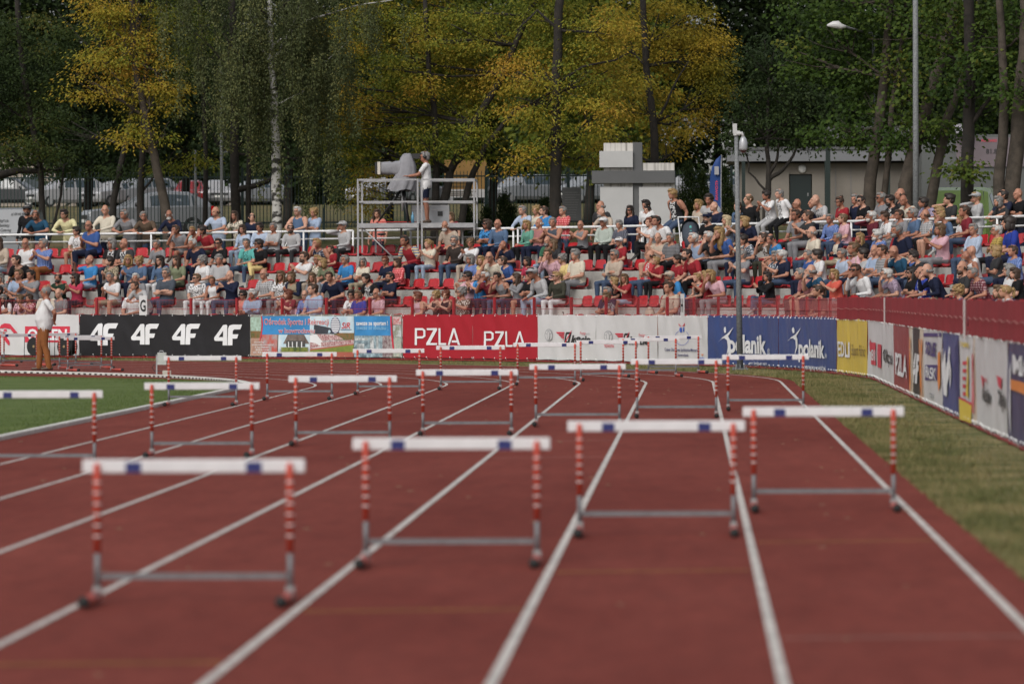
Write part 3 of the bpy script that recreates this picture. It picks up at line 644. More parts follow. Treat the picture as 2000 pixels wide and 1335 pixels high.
# ------------------------------------------------------------------ people
VOX = .0145
class Body:
    """joints -> elliptical tubes -> one continuous remeshed skin; faces sorted into skin and clothing by the nearest limb"""
    def __init__(s): s.m = MB(); s.seg = []
    def chain(s, pts, rr, side=(1, 0, 0), labels=None, n=12, cut=None):
        pts = [Vector(p) for p in pts]; k = len(pts); rr = [(q, q) if not hasattr(q, '__len__') else q for q in rr]
        vs, fs = [], []; S0 = Vector(side)
        def ring(c, t, rx, ry):
            x = (S0-t*S0.dot(t))
            if x.length < .1: x = Vector((0, 1, 0))-t*t.y
            x.normalize(); y = t.cross(x)
            return [c+x*(rx*math.cos(2*math.pi*j/n))+y*(ry*math.sin(2*math.pi*j/n)) for j in range(n)]
        tg = [(pts[min(i+1, k-1)]-pts[max(i-1, 0)]).normalized() for i in range(k)]
        st = []
        for i in range(k):
            if i == 0:
                for d, q in ((-.95, .3), (-.7, .72)): st.append((pts[0]+tg[0]*(d*min(rr[0])), tg[0], rr[0][0]*q, rr[0][1]*q))
            st.append((pts[i], tg[i], *rr[i]))
            if i == k-1:
                for d, q in ((.7, .72), (.95, .3)): st.append((pts[i]+tg[i]*(d*min(rr[i])), tg[i], rr[i][0]*q, rr[i][1]*q))
        for c, t, a, b in st: vs += ring(c, t, a, b)
        for i in range(len(st)-1):
            for j in range(n): a, b = i*n+j, i*n+(j+1) % n; fs.append((a, b, b+n, a+n))
        fs.append(tuple(range(n-1, -1, -1))); o = (len(st)-1)*n; fs.append(tuple(o+j for j in range(n)))
        s.m.add(vs, fs)
        if labels is not None:
            for i in range(k-1):
                lb = labels[i] if hasattr(labels, '__len__') else labels
                if cut and i == cut[0]:
                    q = pts[i].lerp(pts[i+1], cut[1]); ra = [rr[i][z]+(rr[i+1][z]-rr[i][z])*cut[1] for z in (0, 1)]
                    s.seg.append((pts[i], q, sum(rr[i])/2, sum(ra)/2, lb)); s.seg.append((q, pts[i+1], sum(ra)/2, sum(rr[i+1])/2, cut[2]))
                else: s.seg.append((pts[i], pts[i+1], sum(rr[i])/2, sum(rr[i+1])/2, lb))
    def finish(s, name, eyes, mouth, hf, P, up, sit):
        me = s.m.mesh(name, []); ob = bpy.data.objects.new(name, me); COL.objects.link(ob)
        md = ob.modifiers.new('r', 'REMESH'); md.mode = 'VOXEL'; md.voxel_size = VOX; md.use_smooth_shade = True
        sm = ob.modifiers.new('s', 'SMOOTH'); sm.factor = .5; sm.iterations = 3
        dc_ = ob.modifiers.new('d', 'DECIMATE'); dc_.ratio = .5
        bpy.context.view_layer.update()
        out = bpy.data.meshes.new_from_object(ob.evaluated_get(bpy.context.evaluated_depsgraph_get())); bpy.data.objects.remove(ob); bpy.data.meshes.remove(me)
        out.name = name; nf = len(out.polygons); c = np.empty(nf*3); out.polygons.foreach_get('center', c); c = c.reshape(-1, 3)
        best = np.full(nf, 9.); lab = np.zeros(nf, int)
        for a, b, ra, rb, lb in s.seg:
            a = np.array(a); d = np.array(b)-a; L2 = max(d@d, 1e-9); t = np.clip((c-a)@d/L2, 0, 1); dist = np.linalg.norm(c-(a+t[:, None]*d), axis=1)-(ra+(rb-ra)*t)
            q = dist < best; best[q] = dist[q]; lab[q] = lb
        rel = c-np.array(P); hh = rel@np.array(up); rd = np.linalg.norm(rel-hh[:, None]*np.array(up), axis=1); fy = rel@np.array((0, up.z, -up.y))
        lab[(lab == 1) & (hh > .478) & (rd < .092)] = 0; lab[(lab == 1) & (hh > .435) & (fy > .03) & (np.abs(rel[:, 0]) < .9*(hh-.425))] = 0
        core = ((lab == 1) | (lab == 4)) & (rd < .26)
        if sit: q = core & (c[:, 1] < .13); lab[q] = np.where(hh[q] > .015, 1, 4)
        else: q = core & (hh > -.25); lab[q] = np.where(hh[q] > -.10, 1, 4)
        for e in eyes: lab[np.linalg.norm((c-np.array(e))*np.array([1, 1, 1.5]), axis=1) < .0165] = 7
        q = (c-np.array(mouth)); q = q@np.array(hf.to_3x3()); lab[(np.abs(q[:, 0]) < .024) & (np.abs(q[:, 1]) < .03) & (np.abs(q[:, 2]) < .009)] = 8
        out.polygons.foreach_set('material_index', lab); out.polygons.foreach_set('use_smooth', np.ones(nf, bool))
        for _ in range(9): out.materials.append(M_SKIN[1])
        return out
def m_skin(i, col):
    m = mat('skin_%d' % i, col, .5, bump=.1, bscale=25, var=.14, vscale=9, spec=.35); return m
M_SKIN = [m_skin(i, c) for i, c in enumerate([(.42, .215, .145), (.37, .175, .115), (.31, .135, .085), (.47, .26, .185)])]
M_EYE = mat('eye_dark', (.09, .05, .04), .5); M_LIP = mat('lip', (.36, .13, .11), .5)

def ik(sh, hand, pole, l1, l2):
    sh, hand, pole = Vector(sh), Vector(hand), Vector(pole); d = hand-sh; L = min(d.length, l1+l2-.005); d.normalize()
    x = (l1*l1-l2*l2+L*L)/(2*L); h = math.sqrt(max(l1*l1-x*x, 0)); p = pole-d*pole.dot(d); p.normalize(); return sh+d*x+p*h, sh+d*L
def hand(B, w, d, nrm, curl=.35, side=1):
    """palm, four unequal fingers and a thumb"""
    w, d, nrm = Vector(w), Vector(d).normalized(), Vector(nrm); nrm = (nrm-d*nrm.dot(d)).normalized(); x = d.cross(nrm)
    B.chain([w, w+d*.04, w+d*.085], [(.028, .022), (.040, .018), (.042, .015)], x, 0, n=8)
    for i, (o, L) in enumerate(((-.031, .062), (-.0105, .074), (.0105, .069), (.031, .053))):
        a = w+d*.085+x*o; m1 = a+d*(L*.5)+nrm*(L*.12*curl*3); e = m1+d*(L*.45)+nrm*(L*.9*curl)
        B.chain([a, m1, e], [.0098, .0092, .0078], x, 0, n=6)
    a = w+d*.025+x*(side*.036); B.chain([a, a+d*.03+x*(side*.026)+nrm*.01, a+d*.062+x*(side*.03)+nrm*.022], [.013, .0115, .009], x, 0, n=6)
ARCH = {}
def person_mesh(kind, arms='lap', legs='norm', lean=4, hyaw=0, hpitch=0, belly=0, bust=0, twist=0):
    key = (kind, arms, legs, lean, hyaw, hpitch, belly, bust, twist)
    if key in ARCH: return ARCH[key]
    B = Body(); sit = kind != 'stand'
    pz = .095 if sit else .93
    P = Vector((0, 0, pz)); up = Vector((0, math.sin(rad(lean)), math.cos(rad(lean)))); fw = Vector((0, up.z, -up.y)); X = Vector((1, 0, 0))
    tw = Matrix.Rotation(rad(twist), 3, up); Xs = tw @ X
    hem = -.07 if sit else -.11
    # torso: pelvis (trousers) and shirt
    B.chain([P-up*.03+fw*.01, P+up*.05, P+up*.10], [(.160, .120), (.168, .122), (.155, .115)], X, 4)
    waist = P+up*.20-fw*.005+fw*(.02*belly); chest = P+up*.36+fw*.005; shl = P+up*.465-fw*.008
    B.chain([P+up*(.035 if sit else -.03), P+up*.10+fw*.012*belly, waist, chest, shl, P+up*.492-fw*.005], [(.172+.01*belly, .128+.022*belly), (.168+.016*belly, .125+.036*belly), (.150+.016*belly-.006*bust, .112+.034*belly), (.174, .120+.014*bust), (.172, .094), (.080, .066)], Xs, 1, n=14)
    if bust:
        for sx in (-1, 1): B.chain([chest+Xs*(.065*sx)+fw*.055-up*.01, chest+Xs*(.07*sx)+fw*.085-up*.02], [.058, .042], X, 1, n=8)
    neck = P+up*.535; hc = neck+up*.115+Vector((0, .028+.0012*lean, 0))
    B.chain([P+up*.49, neck+up*.02, neck+up*.07+fw*.01], [.060, .052, .052], X, 0, n=10)
    B.seg.append((P+up*.522+fw*.006, neck+up*.06, .078, .07, 0))
    # head: skull, jaw, nose, brow, ears
    hf = Matrix.Translation(hc) @ Matrix.Rotation(rad(hyaw), 4, 'Z') @ Matrix.Rotation(rad(-hpitch), 4, 'X') @ Matrix.Scale(1.13, 4)
    def H(x, y, z): return hf @ Vector((x, y, z))
    hx = (hf.to_3x3() @ X)
    B.chain([H(0, -.012, -.045), H(0, -.014, .0), H(0, -.014, .042), H(0, -.013, .070)], [(.060, .074), (.0735, .090), (.0735, .090), (.063, .078)], hx, 0, n=14)
    B.chain([H(0, .022, .04), H(0, .032, -.03), H(0, .036, -.075), H(0, .040, -.098)], [(.060, .050), (.056, .046), (.043, .036), (.022, .020)], hx, 0, n=12)
    B.chain([H(0, .082, .015), H(0, .096, -.012), H(0, .100, -.030)], [.009, .011, .014], hx, 0, n=6)
    B.chain([H(-.035, .070, .022), H(0, .080, .024), H(.035, .070, .022)], [.010, .012, .010], (0, 0, 1), 0, n=6)
    B.chain([H(-.012, .080, -.062), H(.012, .080, -.062)], [.009, .009], (0, 0, 1), 0, n=6)
    for sx in (-1, 1): B.chain([H(.072*sx, -.012, -.022), H(.082*sx, -.020, .015)], [(.010, .014), (.010, .017)], hx, 0, n=8)
    # legs
    for sx in (-1, 1):
        hip = P+Vector((.088*sx, .02, -.01))
        if sit:
            kx, ky, kz, ax, ay, az = {'norm': (.11, .43, .085, .11, .41, -.345), 'wide': (.20, .41, .085, .19, .40, -.345), 'fwd': (.10, .44, .04, .10, .56, -.345), 'tuck': (.10, .43, .08, .09, .33, -.345), 'perch': (.12, .36, -.12, .11, .30, -.50)}.get(legs, (.11, .43, .085, .11, .41, -.345))
            if legs == 'crossed': kx, ky, kz, ax, ay, az = (.07, .44, .085, .08, .40, -.345) if sx < 0 else (.0, .44, .20, -.13, .52, -.10)
            if legs == 'knee' and sx > 0: kx, ky, kz, ax, ay, az = .10, .30, .33, .10, .36, -.02
            knee = Vector((kx*sx if legs != 'crossed' else kx*sx if sx < 0 else kx, ky, kz)); ank = Vector((ax*sx if legs != 'crossed' else ax*sx if sx < 0 else ax, ay, az)); td = Vector((.02*sx, 1, -.02)) if az < -.3 else Vector((0, .8, -.6))
        else:
            if legs == 'stride': knee = Vector((.10*sx, .06+.05*sx, .50)); ank = Vector((.11*sx, .02+.10*sx, .085))
            elif legs == 'back': knee = Vector((.10*sx, .03, .50)); ank = Vector((.11*sx, -.03, .085))
            else: knee = Vector((.10*sx, .025, .50)); ank = Vector((.115*sx, -.015, .085))
            td = Vector((.18*sx, 1, 0))
        mid = hip.lerp(knee, .5); bl = 1+.12*belly
        B.chain([hip, mid+Vector((0, 0, .004)), hip.lerp(knee, .86), knee], [(.092*bl, .090*bl), (.079*bl, .078*bl), (.063*bl, .062*bl), (.058*bl, .060*bl)], X, [4, 4, 5], n=12, cut=(1, .72, 5))
        calf = knee.lerp(ank, .32)-((knee-hip).normalized()*.012 if sit else Vector((0, .015, 0)))
        B.chain([knee, calf, knee.lerp(ank, .75), ank], [.056*bl, (.057*bl, .059*bl), .043*bl*bl, .038*bl*bl], X, 5, n=10)
        td.normalize(); B.chain([ank+Vector((0, 0, -.035))-td*.055, ank+Vector((0, 0, -.043))+td*.05, ank+Vector((0, 0, -.052))+td*.15], [(.037, .040), (.044, .036), (.038, .026)], X, 6, n=10)
        B.seg.append((ank-Vector((0, 0, .01)), ank-Vector((0, 0, .02)), .04, .04, 6))
    # arms
    for sx in (-1, 1):
        sh = P+up*.452+Xs*(.185*sx)-fw*.008; nrm = Vector((0, 0, -1)); pole = Vector((.55*sx, -.3, -.8)); hd = None; curl = .35
        if not sit and arms in ('side', 'back', 'rail', 'cam'):
            if arms == 'side': tgt = Vector((.27*sx, .06, .86)); pole = Vector((.3*sx, -1, 0)); nrm = Vector((-sx, 0, 0)); hd = Vector((0, .1, -1))
            if arms == 'back': tgt = Vector((.05*sx, -.20, 1.0)); pole = Vector((1*sx, -.5, 0)); nrm = Vector((0, -1, 0)); hd = Vector((-sx, 0, -.5))
            if arms == 'rail': tgt = Vector((.10*sx, .40, 1.075)); pole = Vector((.9*sx, -.1, -.5)); hd = Vector((-.9*sx, .5, -.1))
            if arms == 'cam': tgt = Vector((.13*sx, .42, 1.16+.04*sx)); pole = Vector((.5*sx, -.3, -1)); hd = Vector((0, 1, .1))
        else:
            b = 0 if sit else .84-.02
            if arms == 'lap': tgt = Vector((.07*sx, .30, .215+b)); hd = Vector((-.7*sx, .7, -.1))
            elif arms == 'knees': tgt = Vector((.12*sx, .36, .18+b)); hd = Vector((-.1*sx, .9, -.4)); 
            elif arms == 'clap': tgt = Vector((.035*sx, .33, .46+b)); hd = Vector((-.15*sx, .7, .8)); nrm = Vector((-sx, 0, 0)); pole = Vector((.8*sx, -.1, -.7)); curl = .12
            elif arms == 'cross': tgt = Vector((-.07*sx, .215+.02*sx, .315+.03*sx+b)); hd = Vector((-1*sx, .1, .0)); pole = Vector((.8*sx, -.2, -.6)); nrm = Vector((0, -1, 0))
            elif arms == 'chin' and sx > 0: tgt = hc+Vector((.035, .115, -.17)); hd = Vector((-.2, -.15, 1)); nrm = Vector((0, -1, 0)); pole = Vector((.2, .6, -1)); curl = .5
            elif arms == 'phone' and sx > 0: tgt = hc+Vector((.105, .03, -.12)); hd = Vector((-.1, -.1, 1)); nrm = Vector((-1, 0, 0)); pole = Vector((1, .3, -.6)); curl = .5
            elif arms == 'look': tgt = Vector((.05*sx, .34, .36+b)); hd = Vector((-.3*sx, .6, .5)); nrm = Vector((0, -.3, 1)); curl = .5
            elif arms == 'point' and sx > 0: tgt = sh+Vector((-.10, .40, .12)); hd = Vector((-.3, .9, .3))
            elif arms == 'edge': tgt = Vector((.24*sx, .0, .04+b)); hd = Vector((0, .2, -1)); pole = Vector((.4*sx, -1, 0)); nrm = Vector((-sx, 0, 0))
            else: tgt = Vector((.06*sx, .28, .22+b)); hd = Vector((-.8*sx, .6, 0))
        el, wr = ik(sh, tgt, pole, .285, .255)
        B.chain([sh-Xs*(.02*sx), sh.lerp(el, .25), sh.lerp(el, .62), sh.lerp(el, .70), el], [(.064, .066), (.060, .060), (.058, .058), (.044, .044), (.041, .041)], X, [2, 2, 2, 3], n=10, cut=(3, .02, 3))
        B.chain([el, el.lerp(wr, .3), wr], [.041, .042, .029], X, 3, n=10)
        hand(B, wr, hd if hd is not None else (wr-el), nrm, curl, -sx)
    eyes = [H(.031*sx, .072, .002) for sx in (-1, 1)]
    me = B.finish('body_%s_%s' % (kind, arms), eyes, H(0, .085, -.062), hf, P, up, sit)
    ARCH[key] = (me, hf); return ARCH[key]

# hair, hats and glasses in the frame of the head
HAIR = {}
def hair_mesh(style):
    if style in HAIR: return HAIR[style]
    m = MB(); j = .004
    def blob(c, r, n=14, k=9, rough=.006, f=40):
        o = len(m.v); m.ball(c, r, n, k)
        for i in range(o, len(m.v)):
            v = Vector(m.v[i]); d = (v-Vector(c)).normalized(); m.v[i] = tuple(v+d*(rough*noise.noise(v*f)*2))
    if style == 'short': blob((0, -.030, .034), (.0835, .094, .086)); blob((0, .020, .078), (.060, .056, .036)); blob((0, -.055, -.02), (.074, .060, .062))
    elif style == 'thick': blob((0, -.026, .040), (.091, .104, .092), rough=.009); blob((0, .030, .084), (.066, .058, .042), rough=.009); blob((0, -.055, -.03), (.078, .064, .07))
    elif style == 'fringe': blob((0, -.052, -.006), (.0845, .070, .045), rough=.005); blob((-.068, -.015, -.004), (.014, .035, .03)); blob((.068, -.015, -.004), (.014, .035, .03))
    elif style == 'crop': blob((0, -.022, .024), (.0775, .0945, .083), rough=.002)
    elif style == 'bob': blob((0, -.026, .036), (.093, .104, .090), rough=.007); blob((0, -.052, -.055), (.094, .066, .090), rough=.008); blob((0, .035, .080), (.068, .058, .042)); blob((-.080, .0, -.05), (.018, .05, .075)); blob((.080, .0, -.05), (.018, .05, .075))
    elif style == 'long': blob((0, -.026, .036), (.090, .103, .090), rough=.006); blob((0, -.066, -.10), (.094, .058, .16), rough=.008); blob((0, -.085, -.20), (.085, .045, .12), rough=.010); blob((-.078, -.005, -.09), (.020, .045, .13)); blob((.078, -.005, -.09), (.020, .045, .13)); blob((0, .030, .080), (.066, .060, .040))
    elif style == 'curly':
        rs = random.Random(3); blob((0, -.030, .035), (.096, .106, .094), rough=.012)
        for i in range(46):
            a = rs.uniform(0, 6.283); z = rs.uniform(-.06, .12); rr = .092*math.sqrt(max(.1, 1-((z-.03)/.115)**2)); y = rr*math.sin(a)-.03
            if y > .045 and z < .06: continue
            blob((rr*math.cos(a), y, z), (.023, .023, .021), 7, 5, .005)
    elif style == 'tied': blob((0, -.027, .032), (.084, .098, .085), rough=.004); blob((0, .028, .078), (.058, .054, .036)); blob((0, -.135, .045), (.034, .034, .034), rough=.008); blob((0, -.15, -.02), (.024, .026, .085), rough=.007)
    elif style == 'bun': blob((0, -.027, .032), (.085, .098, .086), rough=.004); blob((0, .028, .078), (.058, .054, .036)); blob((0, -.075, .115), (.042, .042, .038), rough=.008)
    elif style == 'cap':
        blob((0, -.018, .050), (.090, .105, .072), 18, 10, .0); 
        vs = []; n = 12
        for i in range(n+1):
            a = math.pi*i/n; vs += [(.080*math.cos(a), .055+.03*math.sin(a), .052), (.078*math.cos(a), .070+.095*math.sin(a), .036), (.078*math.cos(a), .070+.095*math.sin(a), .030), (.080*math.cos(a), .055+.03*math.sin(a), .044)]
        m.add(vs, [(4*i+k, 4*i+4+k, 4*i+4+(k+1) % 4, 4*i+(k+1) % 4) for i in range(n) for k in range(4)])
        m.ball((0, -.018, .123), (.007, .007, .005), 6, 4)
    elif style == 'glasses':
        for sx in (-1, 1):
            m.box((.032*sx, .094, .002), (.050, .006, .032)); m.bar((.058*sx, .092, .006), (.078*sx, -.01, .004), .006)
        m.bar((-.01, .097, .006), (.01, .097, .006), .006)
    elif style == 'glasses_up':
        for sx in (-1, 1): m.box((.032*sx, .062, .098), (.050, .03, .014)); m.bar((.058*sx, .06, .095), (.080*sx, -.02, .03), .006)
    elif style == 'rims':
        for sx in (-1, 1):
            q = [(.032*sx+.024*math.cos(a*math.pi/5), .0945, .002+.016*math.sin(a*math.pi/5)) for a in range(11)]; m.tube(q, .0028, 4, cap=False); m.bar((.056*sx, .092, .006), (.077*sx, -.01, .004), .004)
        m.bar((-.009, .097, .006), (.009, .097, .006), .004)
    elif style == 'beard': blob((0, .042, -.085), (.050, .044, .042), rough=.006); blob((0, .086, -.050), (.026, .014, .010), 8, 5)
    elif style == 'headphones':
        for sx in (-1, 1): m.cyl((.088*sx, -.01, -.005), .036, .035, 12, 'x')
        m.tube([(.088*math.cos(a), -.012, .105*math.sin(a)+.01) for a in [math.pi*i/12 for i in range(13)]], .011, 6)
    HAIR[style] = m.mesh('hair_'+style, [mat('hair_d', (.02, .013, .01), .6)], True); return HAIR[style]
HAIRC = {'d': ('dark', (.012, .009, .008)), 'b': ('brown', (.055, .028, .015)), 'l': ('light brown', (.13, .075, .035)), 'y': ('blond', (.32, .20, .08)), 'g': ('grey', (.22, .21, .20)), 'w': ('white', (.52, .51, .49)), 'r': ('auburn', (.14, .035, .014)), 'p': ('platinum blond', (.50, .40, .24))}
def m_hair(c): return mat('hair_'+c, HAIRC[c][1], .55, bump=.5, bscale=70, var=.4, vscale=30)
CLO = {'white': (.60, .60, .61), 'cream': (.55, .49, .38), 'black': (.012, .012, .014), 'charcoal': (.035, .035, .038), 'grey': (.20, .20, .215), 'light grey': (.36, .36, .37), 'slate': (.06, .075, .10), 'navy': (.013, .018, .045), 'blue': (.03, .09, .30), 'royal blue': (.015, .04, .30), 'bright blue': (.01, .20, .50), 'light blue': (.27, .36, .52), 'pale blue': (.34, .42, .56), 'denim blue': (.07, .13, .24), 'jeans': (.045, .075, .14), 'light jeans': (.24, .32, .44), 'teal': (.01, .07, .14), 'turquoise': (.05, .36, .33), 'mint': (.40, .56, .52), 'green': (.03, .13, .07), 'sea green': (.09, .30, .22), 'dark green': (.012, .035, .02), 'olive': (.045, .045, .03), 'sage': (.17, .20, .11), 'pale green': (.36, .42, .37), 'yellow': (.62, .46, .14), 'pale yellow': (.60, .55, .27), 'mustard': (.42, .28, .03), 'orange': (.62, .14, .02), 'coral': (.62, .16, .12), 'orange red': (.60, .07, .035), 'red': (.46, .018, .025), 'crimson': (.45, .012, .06), 'dark red': (.19, .010, .022), 'burgundy': (.12, .012, .025), 'pink': (.58, .32, .38), 'salmon': (.42, .15, .15), 'lilac': (.33, .24, .34), 'purple': (.08, .05, .13), 'brown': (.10, .065, .04), 'dark brown': (.04, .03, .025), 'beige': (.42, .33, .25), 'khaki': (.30, .24, .15), 'rust': (.27, .085, .010)}
def m_cloth(c, pat=''):
    key = 'cloth_'+c+pat
    if key in MATS: return MATS[key]
    col = CLO[c]
    if not pat: return mat(key, col, .85, bump=.7, bscale=11, var=.14, vscale=7, spec=.12)
    m = bpy.data.materials.new(key); nt, b = principled(m); N, L = nt.nodes, nt.links; b.inputs['Roughness'].default_value = .85; b.inputs['Specular IOR Level'].default_value = .2
    tc = N.new('ShaderNodeTexCoord'); mx = N.new('ShaderNodeMix'); mx.data_type = 'RGBA'
    dark = tuple(c_*.25 for c_ in col) if sum(col) > .5 else tuple(min(1, c_*1.5+.28) for c_ in col)
    if pat == 'k' or pat == 'K':      # check
        sc = 75 if pat == 'k' else 42
        waves = []
        for d in ('X', 'Z'):
            w = N.new('ShaderNodeTexWave'); w.bands_direction = d; w.inputs['Scale'].default_value = sc/ (2*math.pi)*.9; L.new(tc.outputs['Object'], w.inputs['Vector']); waves.append(w)
        ad = N.new('ShaderNodeMath'); ad.operation = 'MULTIPLY'; L.new(waves[0].outputs['Fac'], ad.inputs[0]); L.new(waves[1].outputs['Fac'], ad.inputs[1]); fac = ad.outputs[0]
    elif pat == 's':    # stripe
        w = N.new('ShaderNodeTexWave'); w.bands_direction = 'Z'; w.inputs['Scale'].default_value = 9; L.new(tc.outputs['Object'], w.inputs['Vector']); fac = w.outputs['Fac']
    elif pat == 'S':    # bold stripe, yellow and blue
        w = N.new('ShaderNodeTexWave'); w.bands_direction = 'Z'; w.inputs['Scale'].default_value = 5; L.new(tc.outputs['Object'], w.inputs['Vector']); fac = w.outputs['Fac']; dark = (.04, .10, .28)
    elif pat == 'p':    # chest print
        sp = N.new('ShaderNodeSeparateXYZ'); L.new(tc.outputs['Object'], sp.inputs[0]); n = N.new('ShaderNodeTexNoise'); n.inputs['Scale'].default_value = 26; L.new(tc.outputs['Object'], n.inputs['Vector'])
        a = N.new('ShaderNodeMath'); a.operation = 'COMPARE'; a.inputs[1].default_value = 0; a.inputs[2].default_value = .085; L.new(sp.outputs['X'], a.inputs[0])
        y = N.new('ShaderNodeMath'); y.operation = 'GREATER_THAN'; y.inputs[1].default_value = .06; L.new(sp.outputs['Y'], y.inputs[0])
        g = N.new('ShaderNodeMath'); g.operation = 'GREATER_THAN'; g.inputs[1].default_value = .5; L.new(n.outputs['Fac'], g.inputs[0])
        z1 = N.new('ShaderNodeMath'); z1.operation = 'MULTIPLY'; L.new(a.outputs[0], z1.inputs[0]); L.new(y.outputs[0], z1.inputs[1])
        z2 = N.new('ShaderNodeMath'); z2.operation = 'MULTIPLY'; L.new(z1.outputs[0], z2.inputs[0]); L.new(g.outputs[0], z2.inputs[1])
        # only between navel and collar
        w2 = N.new('ShaderNodeMath'); w2.operation = 'PINGPONG'; w2.inputs[1].default_value = 10; L.new(sp.outputs['Z'], w2.inputs[0]); fac = z2.outputs[0]
        dark = tuple(c_*.3 for c_ in col) if sum(col) > .6 else (.5, .5, .5)
    else:               # 'f' flowers / blotches
        n = N.new('ShaderNodeTexNoise'); n.inputs['Scale'].default_value = 24; n.inputs['Detail'].default_value = 1; L.new(tc.outputs['Object'], n.inputs['Vector']); g = N.new('ShaderNodeMath'); g.operation = 'GREATER_THAN'; g.inputs[1].default_value = .53; L.new(n.outputs['Fac'], g.inputs[0]); fac = g.outputs[0]
    mx.inputs[6].default_value = (*col, 1); mx.inputs[7].default_value = (*dark, 1); L.new(fac, mx.inputs[0]); L.new(mx.outputs[2], b.inputs['Base Color'])
    n2 = N.new('ShaderNodeTexNoise'); n2.inputs['Scale'].default_value = 11; n2.inputs['Detail'].default_value = 4; L.new(tc.outputs['Object'], n2.inputs['Vector']); bp = N.new('ShaderNodeBump'); bp.inputs['Strength'].default_value = .7; bp.inputs['Distance'].default_value = .02; L.new(n2.outputs['Fac'], bp.inputs['Height']); L.new(bp.outputs[0], b.inputs['Normal'])
    MATS[key] = m; return m
for _k, _v in CLO.items():
    _l = .3*_v[0]+.6*_v[1]+.1*_v[2]; CLO[_k] = tuple(c+(_l-c)*.20 for c in _v)
PATW = {'': '', 'k': 'checked ', 'K': 'plaid ', 's': 'striped ', 'S': 'striped ', 'p': 'printed ', 'f': 'patterned '}
STYW = {'n': 'bald', 'f': 'balding', 's': '', 'c': 'cropped', 't': 'thick', 'b': 'bobbed', 'l': 'long', 'u': 'curly', 'x': 'tied-back', 'o': 'knotted', 'k': 'cap'}
STYM = {'f': 'fringe', 's': 'short', 'c': 'crop', 't': 'thick', 'b': 'bob', 'l': 'long', 'u': 'curly', 'x': 'tied', 'o': 'bun', 'k': 'short'}
PEOPLE = []
def dress(o, me, hf, sex, hair, top, slv, bot, skin, extra):
    """clothes are object-level materials on a shared body; hair and glasses are children"""
    pat = top[-1] if top[-2:-1] == '/' else ''; tc_ = top[:-2] if pat else top
    o_top, o_bot, sk = m_cloth(tc_, pat), m_cloth(bot[:-1] if bot.endswith('*') else bot), M_SKIN[skin]
    shoe = mat('shoe_%d' % (skin % 3), ((.03, .03, .03), (.30, .29, .28), (.08, .05, .035))[skin % 3], .6)
    ms = [sk, o_top, sk if slv == 'n' else o_top, o_top if slv == 'l' else sk, o_bot, sk if bot.endswith('*') else o_bot, shoe, M_EYE, M_LIP]
    if 'V' in extra: ms[2] = ms[3] = m_cloth('navy')            # dark sleeves under a vest
    if 'Y' in extra: ms[2] = m_cloth('yellow', 'S')             # striped short sleeves under a sweater
    for i, mm in enumerate(ms): o.material_slots[i].link = 'OBJECT'; o.material_slots[i].material = mm
    st, hc = hair[0], hair[1] if len(hair) > 1 else 'g'
    def child(name, style, mm):
        c = link(name, hair_mesh(style), o); c.matrix_local = hf; c.material_slots[0].link = 'OBJECT'; c.material_slots[0].material = mm; return c
    if st in STYM and st != 'n': child('hair', STYM[st], m_hair(hc if st != 'k' else hair[2] if len(hair) > 2 else 'g'))
    if st == 'k': child('cap', 'cap', m_cloth({'w': 'white', 'g': 'light grey', 'd': 'charcoal', 'n': 'navy', 'b': 'beige'}[hc]))
    if 'G' in extra: child('sunglasses', 'glasses', mat('dark_lens', (.01, .01, .012), .2))
    if 'U' in extra: child('sunglasses', 'glasses_up', mat('dark_lens', (.01, .01, .012), .2))
    if 'R' in extra: child('spectacles', 'rims', mat('rim', (.03, .025, .025), .4))
    if 'B' in extra: child('beard', 'beard', m_hair(hc if hc in HAIRC else 'd'))
    if 'H' in extra: child('headphones', 'headphones', mat('black_plastic', (.012, .012, .013), .5))
SEXW = {'m': 'man', 'w': 'woman', 'b': 'boy', 'g': 'girl', 'c': 'child'}
def describe(sex, hair, top, slv, bot, extra):
    st = hair[0]; pat = top[-1] if top[-2:-1] == '/' else ''; tc_ = top[:-2] if pat else top
    if st == 'n': h = 'bald'
    elif st == 'k': h = ''
    else: h = (STYW[st]+' '+HAIRC[hair[1]][0]).strip()+'-haired'
    capw = {'w': 'white', 'g': 'grey', 'd': 'dark', 'n': 'navy', 'b': 'beige'}[hair[1]]+' cap' if st == 'k' else ''
    g = {'n': 'sleeveless top', 's': 'short-sleeved top', 'l': 'long-sleeved top'}[slv]
    s = ('%s %s in %s%s %s' % (h, SEXW[sex], PATW[pat], tc_, g)).strip()
    if capw: s += ' and '+capw
    return s
